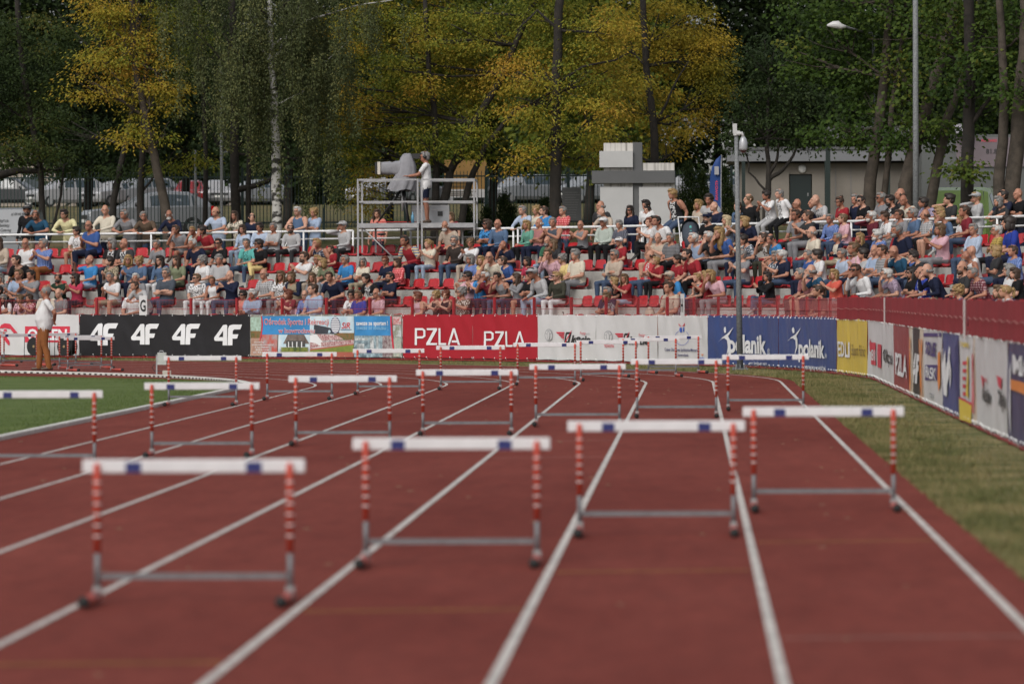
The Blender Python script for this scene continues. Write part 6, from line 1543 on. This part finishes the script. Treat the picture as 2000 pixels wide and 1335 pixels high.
# pale building with a printed sign on the right
SY = 196.
a, b = Bp(1800, 430, SY), Bp(2060, 262, SY); root = empty('kiosk_building', ((a.x+b.x)/2, SY, terrain_z(a.x, SY))); tag(root, 'pale rendered building with a faded sign glimpsed between the maple trunks', 'building'); m = MB(); m.box(((a.x+b.x)/2, SY+2, (gz0+b.z)/2-.3), (b.x-a.x, 4, b.z-gz0+.6)); local(m.build('wall', mat('render_pale', (.10, .106, .104), .8, var=.1, vscale=1)), root)
m = MB(); u, v = Bp(1866, 262, SY-.5), Bp(1896, 242, SY-.5); m.box(((u.x+v.x)/2, SY, (u.z+v.z)/2), (v.x-u.x, 1, v.z-u.z)); local(m.build('roof_box', mat('box_lilac', (.34, .33, .37), .6)), root)
u, v = Bp(1868, 326, SY-.04), Bp(2010, 268, SY-.04); m = MB(); m.box(((u.x+v.x)/2, SY-.04, (u.z+v.z)/2), (v.x-u.x, .05, v.z-u.z)); sg = local(m.build('sign_panel', mat('sign_dusky', (.15, .12, .135), .6, var=.15, vscale=1)), root)
for s_, px, py, h, mm in (('81.8', 1926, 300, .17, P_BLACK), ('POLCARD', 1917, 277, .09, P_RED)):
    v, f, w = text_mesh(s_, .02); q = Bp(px, py, SY-.08); m = MB(); m.add([(q.x+x_*h, SY-.08, q.z+z_*h) for x_, z_ in v], f); local(m.build('lettering', mm), root)
# long pale building beyond the car park
GY = 345.
M_FACADE = mat('facade_beige', (.28, .24, .20), .85, var=.08, vscale=.3); M_FAC2 = mat('facade_grey', (.30, .31, .30), .85, var=.08, vscale=.3)
for px0, px1, py1, mater, lb in ((-80, 170, 290, M_FACADE, 'long beige building beyond the car park behind the left trees'), (395, 450, 300, M_FACADE, 'small beige building beyond the car park between dark trunks'), (1290, 1480, 240, M_FAC2, 'pale building with green-framed windows behind the golden tree')):
    a, b = at_y(px0, 400, GY), at_y(px1, py1, GY); z0 = terrain_z(a.x, GY); root = empty('far_building', ((a.x+b.x)/2, GY, z0)); tag(root, lb, 'building')
    m = MB(); m.box(((a.x+b.x)/2, GY+5, (z0+b.z)/2), (b.x-a.x, 10, b.z-z0)); local(m.build('wall', mater), root)
    m = MB(); m.box(((a.x+b.x)/2, GY+5, b.z+.15), (b.x-a.x+.6, 10.6, .3)); local(m.build('roof', M_BAND), root)
    x = a.x+1.6
    while x < b.x-1:
        for zc in (1.7, 4.8):
            if z0+zc+1 > b.z: continue
            m = MB(); m.box((x, GY-.03, z0+zc), (1.3, .08, 1.5)); w_ = local(m.build('window', mat('frame_green', (.10, .22, .17), .6) if px0 > 1000 else M_WHITE), root)
            m = MB(); m.box((0, -.06, 0), (1.1, .04, 1.3)); g_ = m.build('pane', M_GLASS, w_); g_.location = (x, GY-.03, z0+zc)
        x += 3.1

# ---- trees
def m_leaf(name, stops, trans=.38):
    m = bpy.data.materials.new(name); m.use_nodes = True; nt = m.node_tree; N, L = nt.nodes, nt.links; N.clear(); out = N.new('ShaderNodeOutputMaterial'); at = N.new('ShaderNodeAttribute'); at.attribute_name = 'tint'; cr = N.new('ShaderNodeValToRGB'); el = cr.color_ramp.elements
    while len(el) < len(stops): el.new(.5)
    for e, (p, c) in zip(el, stops): e.position = p; e.color = (*c, 1)
    L.new(at.outputs['Fac'], cr.inputs[0]); d = N.new('ShaderNodeBsdfPrincipled'); d.inputs['Roughness'].default_value = .6; d.inputs['Specular IOR Level'].default_value = .2; t = N.new('ShaderNodeBsdfTranslucent'); mx = N.new('ShaderNodeMixShader'); mx.inputs[0].default_value = trans
    L.new(cr.outputs[0], d.inputs['Base Color']); L.new(cr.outputs[0], t.inputs['Color']); L.new(d.outputs[0], mx.inputs[1]); L.new(t.outputs[0], mx.inputs[2]); L.new(mx.outputs[0], out.inputs[0]); return m
LEAF = {'ash': m_leaf('leaf_ash', [(0, (.045, .070, .014)), (.3, (.105, .140, .020)), (.5, (.195, .205, .026)), (.75, (.34, .265, .03)), (1, (.40, .235, .035))]),
        'dark': m_leaf('leaf_dark', [(0, (.014, .026, .009)), (.5, (.030, .050, .014)), (.85, (.058, .080, .017)), (1, (.12, .10, .018))]),
        'birch': m_leaf('leaf_birch', [(0, (.045, .058, .024)), (.6, (.10, .118, .045)), (1, (.18, .175, .06))]),
        'maple': m_leaf('leaf_maple', [(0, (.018, .040, .008)), (.5, (.046, .084, .014)), (.85, (.088, .125, .02)), (1, (.15, .145, .024))]),
        'gold': m_leaf('leaf_gold', [(0, (.07, .085, .012)), (.4, (.22, .19, .02)), (.75, (.37, .265, .03)), (1, (.43, .27, .035))])}
M_BARK = mat('bark', (.024, .019, .015), .9, bump=1., bscale=9, col2=(.012, .010, .008), vscale=5); M_BARK2 = mat('bark_brown', (.066, .052, .040), .9, bump=1., bscale=8, col2=(.034, .027, .02), vscale=4)
def m_birch():
    m = bpy.data.materials.new('bark_birch'); nt, b = principled(m); N, L = nt.nodes, nt.links; tc = N.new('ShaderNodeTexCoord'); mp = N.new('ShaderNodeMapping'); mp.inputs['Scale'].default_value = (2.2, 2.2, 4.5); n = N.new('ShaderNodeTexNoise'); n.inputs['Scale'].default_value = 1.6; n.inputs['Detail'].default_value = 3; L.new(tc.outputs['Object'], mp.inputs[0]); L.new(mp.outputs[0], n.inputs['Vector']); cr = N.new('ShaderNodeValToRGB'); cr.color_ramp.elements[0].position = .43; cr.color_ramp.elements[0].color = (.03, .028, .025, 1); cr.color_ramp.elements[1].position = .50; cr.color_ramp.elements[1].color = (.42, .41, .39, 1); L.new(n.outputs['Fac'], cr.inputs[0]); L.new(cr.outputs[0], b.inputs['Base Color']); b.inputs['Roughness'].default_value = .8; return m
M_BIRCH = m_birch()
def leaf_mesh(name, cen, nper, sig, L, W, mater, tint, droop=.35, seed=0, tvar=.10):
    """leaves as small folded quads in sprays about the given centres"""
    rg = np.random.default_rng(seed); K = len(cen); n = K*nper; c = np.repeat(cen, nper, 0); tn = np.repeat(tint, nper)
    off = rg.normal(0, 1, (n, 3))*np.array(sig); off[:, 2] -= droop*.6*(np.hypot(off[:, 0], off[:, 1])**1.3); p = c+off
    d = off*np.array([1, 1, .3]); d += rg.normal(0, .12, (n, 3)); d /= np.linalg.norm(d, axis=1)[:, None]+1e-9; d[:, 2] -= droop+rg.uniform(0, .5, n); d /= np.linalg.norm(d, axis=1)[:, None]
    up = rg.normal(0, .55, (n, 3)); up[:, 2] += .8; up[:, 1] -= .35; s = np.cross(d, up); s /= np.linalg.norm(s, axis=1)[:, None]+1e-9
    l = L*rg.uniform(.65, 1.25, n)[:, None]; w = W*rg.uniform(.7, 1.2, n)[:, None]; nr = np.cross(s, d)
    V = np.stack([p, p+d*l*.5+s*w+nr*w*.25, p+d*l, p+d*l*.5-s*w+nr*w*.25], 1).reshape(-1, 3)
    me = bpy.data.meshes.new(name); me.vertices.add(4*n); me.vertices.foreach_set('co', V.ravel()); me.loops.add(4*n); me.loops.foreach_set('vertex_index', np.arange(4*n)); me.polygons.add(n); me.polygons.foreach_set('loop_start', np.arange(n)*4)
    me.update(calc_edges=True); at = me.attributes.new('tint', 'FLOAT', 'FACE'); at.data.foreach_set('value', np.clip(tn+rg.normal(0, tvar, n), 0, 1)); me.materials.append(mater); return me
def ell_world(px, py, rx, ry, Y, dy=0., depth=None):
    c = at_y(px, py, Y+dy); s = (Y+dy)/FPX; return np.array(c), np.array([rx*s, depth or max(rx, ry)*s*.9, ry*s])
def sprays(ells, dens, rg, tint0, tamp, shell=.45):
    C, T = [], []
    for c, r in ells:
        vol = 4.19*r[0]*r[1]*r[2]; n = max(6, int(vol*dens)); u = rg.normal(0, 1, (n, 3)); u /= np.linalg.norm(u, axis=1)[:, None]; k = shell+(1-shell)*rg.random(n)**.6
        q = c+u*r*k[:, None]; C.append(q)
        T += [tint0+tamp*(noise.noise(Vector(x)*.55)*1.1+.5*noise.noise(Vector(x)*1.7+Vector((9, 0, 0)))) for x in q]
    return np.concatenate(C), np.array(T)
def limb(m, pts, r0, r1, n=8):
    k = len(pts); q = []
    for i in range(k-1):       # refine and roughen
        for j in range(3): q.append(pts[i].lerp(pts[i+1], j/3)+Vector((random.gauss(0, .012), random.gauss(0, .02), 0))*(1 if i or j else 0))
    q.append(pts[-1]); m.tube(q, [r0+(r1-r0)*(i/(len(q)-1))**.8 for i in range(len(q))], n)
def tree(name, label, Y, stems, ells, leaf, bark, nper=95, dens=5., sig=(.26, .26, .11), L=.105, W=.025, tint=(.4, .35), high=True, droop=.35, group='trees behind the grandstand', seed=1):
    base = at_y(stems[0][0][0][0], 430, Y); z0 = terrain_z(base.x, Y); root = empty(name, (base.x, Y, z0)); tag(root, label, 'tree', group); rg = np.random.default_rng(seed)
    EL = [ell_world(*e[:4], Y, *(e[4:] or (0.,))) for e in ells]
    if high:     # the crown goes on above the picture
        xs = [e[0] for e in ells]; cx = sum(xs)/len(xs); c = np.array(at_y(cx, -230, Y)); w = (max(xs)-min(xs)+160)*Y/FPX*.55; EL.append((c, np.array([w, w*.4, 2.0])))
    for i, (pts, r0, r1) in enumerate(stems):
        P3 = [at_y(x, y, Y+(dy[0] if dy else 0)) for x, y, *dy in pts]
        if pts[0][1] >= 440: P3[0].z = min(P3[0].z, terrain_z(P3[0].x, P3[0].y)-.1)
        m = MB(); limb(m, P3, r0, r1, 10 if i == 0 else 8)
        if i == 0:      # boughs from the stem out to the clumps
            for c, r in EL:
                t = P3[min(range(1, len(P3)), key=lambda j: abs(P3[j].z-(c[2]-r[2]*.5)))] if len(P3) > 1 else P3[-1]; e = Vector(c)+Vector((0, 0, r[2]*.25)); md = t.lerp(e, .5)+Vector((random.gauss(0, .12), random.gauss(0, .1), -.12)); limb(m, [t, md, e], .05, .014, 6)
                for _ in range(5): e2 = Vector(c)+Vector((random.uniform(-.8, .8)*r[0], random.uniform(-.7, .7)*r[1], random.uniform(-.6, .8)*r[2])); limb(m, [md, md.lerp(e2, .5)+Vector((0, 0, -.05)), e2], .022, .007, 5)
        local(m.build('trunk' if i == 0 else 'stem', bark, smooth=True), root)
    cen, tn = sprays(EL, dens, rg, *tint)
    o = link('crown', leaf_mesh(name+'_leaves', cen, nper, sig, L, W, LEAF[leaf], tn, droop, seed)); local(o, root); return root
tree('ash_tree', 'ash tree with orange autumn crown on a leaning trunk left of the birch', 158, [([(334, 470), (322, 400), (300, 300), (284, 230), (262, 120), (255, -40)], .17, .08)], [(245, 45, 85, 55), (175, 165, 58, 34, -.4), (290, 180, 72, 52), (238, 105, 85, 45), (215, -10, 80, 50), (300, 255, 45, 26), (250, 265, 32, 18, -.3), (330, 150, 30, 45)], 'ash', M_BARK2, tint=(.70, .5), seed=2, dens=6)
tree('ash_tree', 'slim ash tree with vertical trunk between two leaning trunks', 160, [([(275, 470), (274, 380), (279, 250), (290, 100), (300, -40)], .12, .06)], [(350, 310, 55, 45), (300, 120, 70, 70, 1.), (350, 60, 60, 80)], 'ash', M_BARK, tint=(.42, .3), seed=3)
tree('ash_tree', 'ash tree leaning to the right behind the hurdle judges and yellow-shirted man', 161, [([(212, 470), (222, 390), (245, 285), (262, 200), (270, -40)], .12, .06)], [(170, 60, 80, 90, 1.), (140, 250, 70, 50, .8), (230, 330, 30, 25)], 'dark', M_BARK, tint=(.5, .4), seed=4)
tree('maple_tree', 'dark broadleaf tree with a long low bough at the silver van', 163, [([(84, 470), (83, 400), (80, 330), (62, 240), (40, 100), (30, -40)], .10, .08), ([(-60, 352), (0, 342), (40, 332), (82, 335)], .17, .07), ([(84, 470), (120, 380), (125, 320)], .05, .03)], [(40, 120, 110, 110), (10, 285, 85, 34, -1.), (75, 300, 40, 22, -1.), (-30, 200, 70, 70), (120, 330, 40, 40, .5), (100, 215, 60, 50)], 'dark', M_BARK, tint=(.62, .5), seed=5)
# birch: hanging strands
def birch():
    Y = 156; root = empty('birch_tree', (at_y(538, 430, Y).x, Y, terrain_z(at_y(538, 430, Y).x, Y))); tag(root, 'white-barked weeping birch with hanging dark green strands', 'tree', 'trees behind the grandstand')
    tr = [at_y(x, y, Y) for x, y in ((538, 475), (540, 400), (539, 300), (535, 200), (531, 130), (528, 60), (525, -60))]; tr[0].z = min(tr[0].z, terrain_z(tr[0].x, Y)-.1); m = MB(); limb(m, tr, .165, .07, 12); local(m.build('trunk', M_BIRCH, smooth=True), root)
    br = [((535, 120), (568, 60), (592, 0), (610, -60), .06), ((533, 130), (510, 90), (490, 30), (480, -50), .05), ((540, 205), (590, 180), (625, 130), (680, 80), .03), ((538, 210), (500, 160), (470, 110), (430, 60), .03), ((531, 90), (600, 40), (700, 10), (770, 0), .04), ((535, 160), (460, 150), (410, 90), (350, 40), .035), ((529, 40), (460, -30), (380, -40), (330, -60), .04), ((528, 40), (600, -40), (690, -50), (740, -70), .04)]
    tips = []
    for i, b in enumerate(br):
        P3 = [at_y(x, y, Y+(i % 3-1)*.8*(j/3)) for j, (x, y) in enumerate(b[:4])]; m = MB(); limb(m, P3, b[4], .012, 7); local(m.build('bough', M_BIRCH if i in (0, 1, 2, 4) else M_BARK, smooth=True), root)
        for k in range(22): t = random.uniform(.15, 1)*3; j = min(int(t), 2); tips.append(P3[j].lerp(P3[j+1], t-j)+Vector((random.gauss(0, .3), random.gauss(0, .9), random.gauss(.05, .12))))
    for k in range(62): tips.append(at_y(random.uniform(350, 690), random.uniform(-160, 150), Y+random.uniform(-1.6, 1.6)))
    for k in range(42): tips.append(at_y(random.gauss(630, 32), random.uniform(60, 300), Y+random.uniform(-1.2, 1.2)))
    for k in range(18): tips.append(at_y(random.gauss(470, 50), random.uniform(60, 240), Y+random.uniform(-1.2, 1.2)))
    for k in range(16): tips.append(at_y(random.uniform(500, 585), random.uniform(-60, 200), Y-random.uniform(.4, 1.6)))
    cen = []; tn = []; tw = MB()
    for p in tips:
        ln = random.uniform(.7, 2.6); sw = random.gauss(0, .12); g = random.uniform(.2, .75)
        bot = at_y(540, 395, Y).z
        for j in range(int(ln/.07)):
            z = p.z-j*.07
            if z < bot-random.random(): break
            cen.append((p.x+sw*(j*.07)**1.2*.5, p.y, z)); tn.append(g+.12*math.sin(j))
        tw.tube([p, (p.x+sw*ln*.4, p.y, max(p.z-ln, bot))], [.006, .003], 3, cap=False)
    local(tw.build('hanging_twigs', M_BARK), root)['kind'] = 'stuff'
    o = link('crown', leaf_mesh('birch_leaves', np.array(cen), 8, (.08, .08, .05), .075, .024, LEAF['birch'], np.array(tn), .9, 7, .12)); local(o, root)
birch()
tree('lime_tree', 'dark tree with thick straight trunk just left of the birch', 166, [([(462, 470), (459, 300), (456, 150), (452, -40)], .16, .11), ([(486, 470), (486, 330), (488, 200), (492, 60), (495, -40)], .09, .04), ([(400, 470), (402, 330), (398, 180), (390, 0)], .09, .05), ([(458, 372), (500, 362), (545, 345)], .11, .06)], [(430, 60, 120, 110, 1), (500, 200, 80, 90, 1.), (390, 190, 60, 80, 1.), (600, 150, 110, 130, 1.5), (640, 320, 60, 70, 1.), (420, 270, 50, 40, 1)], 'dark', M_BARK, tint=(.40, .4), seed=8, nper=50)
tree('ash_tree', 'many-stemmed ash with yellow-green crown rising behind the camera platform', 160, [([(872, 470), (868, 395), (880, 335), (925, 240), (985, 145), (1005, 90), (1030, 30), (1075, -40)], .15, .07), ([(893, 470), (915, 360), (945, 290), (1005, 215), (1080, 190)], .12, .05), ([(848, 470), (852, 340), (850, 240), (838, 140), (830, 0)], .13, .06), ([(770, 180), (700, 172), (650, 160)], .03, .015)], [(765, 205, 80, 62, 1.3, 1.2), (880, 140, 95, 60, 1.3, 1.2), (700, 300, 48, 75, 1.3, 1.2), (960, 60, 110, 62, 1.3, 1.2), (820, 20, 110, 62, 1.3, 1.2), (820, 275, 62, 40, -0.6), (930, 240, 72, 38, -0.5), (745, 110, 70, 50, 1.3, 1.2), (680, 195, 45, 45, 1.3, 1.2), (900, 300, 45, 26, -0.5), (720, 380, 26, 35, 1.3, 1.2), (860, 200, 70, 40, 1.3, 1.2), (780, 150, 70, 50, -0.6), (650, 240, 40, 50, 1.3, 1.2), (700, 60, 80, 60, 1.3, 1.2), (880, 60, 90, 50, -0.5), (790, 330, 45, 26, 1.3, 1.2), (960, 160, 70, 45, 1.3, 1.2)], 'ash', M_BARK, tint=(.56, .50), seed=9, dens=6)
tree('ash_tree', 'ash with dark straight trunk and yellow-green crown left of the monument', 158, [([(1085, 470), (1084, 300), (1087, 180), (1090, 60), (1095, -50)], .19, .12), ([(1086, 165), (1140, 130), (1200, 118), (1235, 100)], .045, .02), ([(1086, 175), (1040, 200), (1000, 225)], .04, .02), ([(1092, 60), (1050, 20), (1010, 60)], .05, .02)], [(1130, 45, 110, 60, 1.3, 1.2), (1050, 130, 75, 48, 1.3, 1.2), (1190, 150, 85, 55, 1.3, 1.2), (1040, 215, 62, 34, -0.6), (1000, 312, 60, 26, -0.4), (1160, 235, 65, 38, -0.4), (1115, 290, 40, 40, 1.3, 1.2), (1060, 20, 70, 50, 1.3, 1.2), (1140, 310, 28, 22, 1.3, 1.2), (1120, 170, 70, 50, -0.5), (1010, 150, 60, 40, -0.5), (1180, 60, 70, 45, -0.4), (1080, 260, 50, 34, -0.4)], 'ash', M_BARK, tint=(.64, .45), seed=10, dens=6)
tree('ash_tree', 'golden yellow ash standing behind the grey monument', 165, [([(1277, 470), (1278, 320), (1277, 240), (1262, 130), (1255, -40)], .16, .09), ([(1278, 250), (1310, 180), (1345, 120)], .05, .02)], [(1335, 110, 80, 70, 1.2, 1.2), (1255, 205, 75, 50, 1.2, 1.2), (1290, 30, 110, 60, 1.2, 1.2), (1385, 185, 42, 50, 1.2, 1.2), (1390, 110, 46, 60, 1.2, 1.2), (1230, 90, 70, 60, 1.2, 1.2), (1330, 240, 60, 34, 1.2, 1.2), (1200, 270, 50, 30, 1.2, 1.2), (1300, 285, 40, 22, 1.2, 1.2)], 'gold', M_BARK, tint=(.60, .45), seed=11, dens=6)
tree('plum_tree', 'small forked dark-leaved tree in front of the beige pavilion', 152, [([(1492, 470), (1496, 400), (1500, 365), (1502, 330), (1498, 270), (1500, 180)], .13, .04), ([(1497, 374), (1478, 352), (1463, 336), (1458, 300)], .035, .022), ([(1501, 352), (1528, 332), (1545, 312), (1556, 285)], .07, .03), ([(1502, 340), (1517, 318), (1520, 280)], .06, .03)], [(1510, 165, 75, 62), (1460, 215, 46, 48), (1565, 205, 60, 55), (1520, 250, 75, 36), (1590, 265, 38, 20), (1440, 270, 26, 24), (1490, 100, 60, 40)], 'dark', M_BARK, tint=(.42, .35), L=.11, W=.032, nper=64, dens=9, high=False, seed=12)
MP = dict(L=.12, W=.050, nper=56, dens=5.6, sig=(.30, .30, .13), tint=(.58, .42), droop=.3)
tree('maple_tree', 'maple with leaning double trunk beside the slim lamp pole', 138, [([(1690, 470), (1700, 350), (1716, 250), (1728, 150), (1740, 0)], .19, .1), ([(1715, 470), (1735, 300), (1742, 200), (1760, 90), (1775, -30)], .10, .04)], [(1600, 55, 100, 55, 0.9, 1.0), (1690, 190, 62, 48, 0.9, 1.0), (1560, 110, 60, 34, 0.9, 1.0), (1650, 130, 80, 50, 0.9, 1.0), (1620, 10, 100, 46, 0.9, 1.0), (1655, 265, 40, 24, 0.9, 1.0), (1700, 255, 50, 26, .2, .8), (1620, 250, 40, 22, .6, .8)], 'maple', M_BARK2, seed=13, **MP)
tree('maple_tree', 'maple with curved pale trunk just right of the thick lamp pole', 137, [([(1760, 470), (1770, 360), (1790, 270), (1815, 190), (1850, 80), (1870, -40)], .22, .12), ([(1800, 470), (1822, 370), (1838, 290), (1850, 230), (1880, 150), (1905, 60), (1920, -40)], .16, .06)], [(1760, 60, 90, 55, 0.9, 1.0), (1790, 180, 52, 45, -0.4), (1730, 130, 55, 50, 0.9, 1.0), (1820, 245, 36, 22, -0.5), (1850, 262, 44, 20, .6, .8), (1770, 275, 34, 16, .2, .6), (1720, 20, 90, 50, 0.9, 1.0), (1760, 240, 42, 26, 0.9, 1.0)], 'maple', M_BARK2, seed=14, **MP)
tree('maple_tree', 'maple with upright dark trunk in front of the lime green van', 134, [([(1888, 480), (1888, 350), (1893, 230), (1896, 100), (1890, -40)], .18, .13), ([(1895, 250), (1915, 215), (1935, 190)], .07, .04)], [(1860, 60, 85, 55, 0.9, 1.0), (1900, 150, 60, 50, -0.5), (1840, 120, 50, 40, 0.9, 1.0), (1935, 215, 40, 30, 0.9, 1.0), (1880, 330, 12, 12, -1.0), (1900, 20, 90, 46, 0.9, 1.0)], 'maple', M_BARK, seed=15, **MP)
tree('maple_tree', 'maple with thick pale burred trunk at the end of the stand', 132, [([(1975, 490), (1972, 400), (1985, 300), (1992, 200), (2005, 60), (2010, -40)], .22, .16), ([(1945, 490), (1952, 350), (1962, 240), (1958, 100), (1950, -40)], .17, .08)], [(1970, 60, 85, 60, 0.9, 1.0), (2030, 160, 60, 70, 0.9, 1.0), (1985, 160, 40, 60, -0.6), (1940, 110, 50, 45, 0.9, 1.0), (2020, 30, 80, 50, 0.9, 1.0)], 'maple', M_BARK2, seed=16, **MP)
# darker trees beyond the fence
def far_tree(px, Y, lb, seed, zlo=6.6, w=230, leaf='dark'):
    tree('broadleaf_tree', lb, Y, [([(px, 440), (px+5, 330), (px-4, 200), (px+6, 0)], .2, .12)], [(px-w*.25, 215, w*.42, 85), (px+w*.3, 190, w*.42, 95), (px, 100, w*.5, 80), (px-w*.1, 292, w*.36, 40), (px+w*.35, 300, w*.22, 34), (px-w*.4, 60, w*.4, 90), (px+w*.4, 40, w*.4, 90), (px, -60, w*.6, 90)], leaf, M_BARK, nper=34, dens=1.9, sig=(.5, .5, .25), L=.26, W=.085, tint=(.30, .4), seed=seed, group='trees beyond the palisade fence')
for i, (px, lb) in enumerate(((-20, 'dark tree beyond the palisade fence at the left edge of the car park'), (170, 'dark tree beyond the palisade fence behind the orange ash'), (360, 'dark tree beyond the fence behind the short steel pole'), (560, 'dark tree beyond the fence behind the birch'), (760, 'dark tree beyond the fence behind the camera platform'), (960, 'dark tree beyond the fence behind the orange board'), (1150, 'dark tree beyond the fence behind the straight ash trunk'), (1400, 'dark tree beyond the fence behind the feather flag'), (1590, 'dark tree rising behind the beige pavilion'), (1760, 'dark tree behind the flat canopy'), (1950, 'dark tree behind the pale sign building'))): far_tree(px, 205+(i % 3)*7, lb, 30+i, leaf='ash' if 700 < px < 1300 else 'dark')
# clipped thujas along the fence
for i, (px, h) in enumerate(((985, 1.3), (950, .9), (1000, .9), (1345, 2.0), (1372, 1.7), (1415, 1.8), (912, 1.0), (1064, 1.1))):
    Y = 164.5; q = at_y(px, 440, Y); z0 = terrain_z(q.x, Y); root = empty('thuja_shrub', (q.x, Y, z0)); tag(root, ['narrow dark thuja behind the men at the rail', 'low dark thuja beside the orange board', 'low dark thuja left of the straight trunk', 'tall pointed thuja right beside the monument', 'pointed thuja between monument and feather flag', 'pointed thuja right of the feather flag', 'low dark thuja beside the platform posts', 'small dark thuja in front of the silver people carrier'][i], 'shrub', 'thujas along the palisade fence')
    m = MB(); m.tube([(q.x, Y, z0-.05), (q.x, Y, z0+h*.8)], [.03, .01], 6); local(m.build('trunk', M_BARK), root)
    rg = np.random.default_rng(i+50); n = int(240*h); t = rg.random(n)**1.4; a = rg.uniform(0, 6.283, n); rr = (.30*h**.5)*(1-t)**.7*(.6+.4*rg.random(n)); cen = np.stack([q.x+rr*np.cos(a), Y+rr*np.sin(a), z0+.05+t*h], 1)
    o = link('foliage', leaf_mesh('thuja_leaves', cen, 12, (.05, .05, .06), .09, .016, LEAF['dark'], np.full(n, .45), -.6, i, .2)); local(o, root)
# the wood that closes the view
rg = np.random.default_rng(99); xs = np.linspace(-75, 95, 46); cen = []
EL = [(np.array([x+rg.normal(0, 1.5), 385+rg.normal(0, 5), 12+rg.normal(0, 1.0)+4*rg.random()]), np.array([5., 4., 7.])) for x in xs]
for px in list(range(165, 400, 16))+list(range(455, 1290, 16)): q = at_y(px+rg.normal(0, 4), 318+rg.normal(0, 6), 334+rg.normal(0, 2)); EL.append((np.array(q), np.array([1.0, 1.2, 1.5])))
cen, tn = sprays(EL, .2, rg, .3, .4); wood = link('distant_wood', leaf_mesh('wood_leaves', cen, 26, (.9, .9, .5), .85, .34, LEAF['dark'], tn, .3, 5)); tag(wood, 'dense dark wood closing the view behind the buildings', 'wood', kind='stuff')
# fallen leaves and debris on the track
m = MB()
for i in range(260):
    t = random.uniform(-80, 40); d = random.uniform(.2, 9.6) if random.random() < .7 else random.uniform(9, 11); x, y = offset_path(t, d); a = random.uniform(0, 6.283); s = random.uniform(.012, .03); m.box((x, y, SLOPE*min(d, 10)+.008), (s, s*1.6, .004), Matrix.Rotation(a, 3, 'Z'))
tag(m.build('fallen_leaves', mat('dry_leaf', (.30, .20, .12), .8, var=.4, vscale=.7)), 'dry fallen leaf flecks scattered over the red track', 'leaves', kind='stuff')
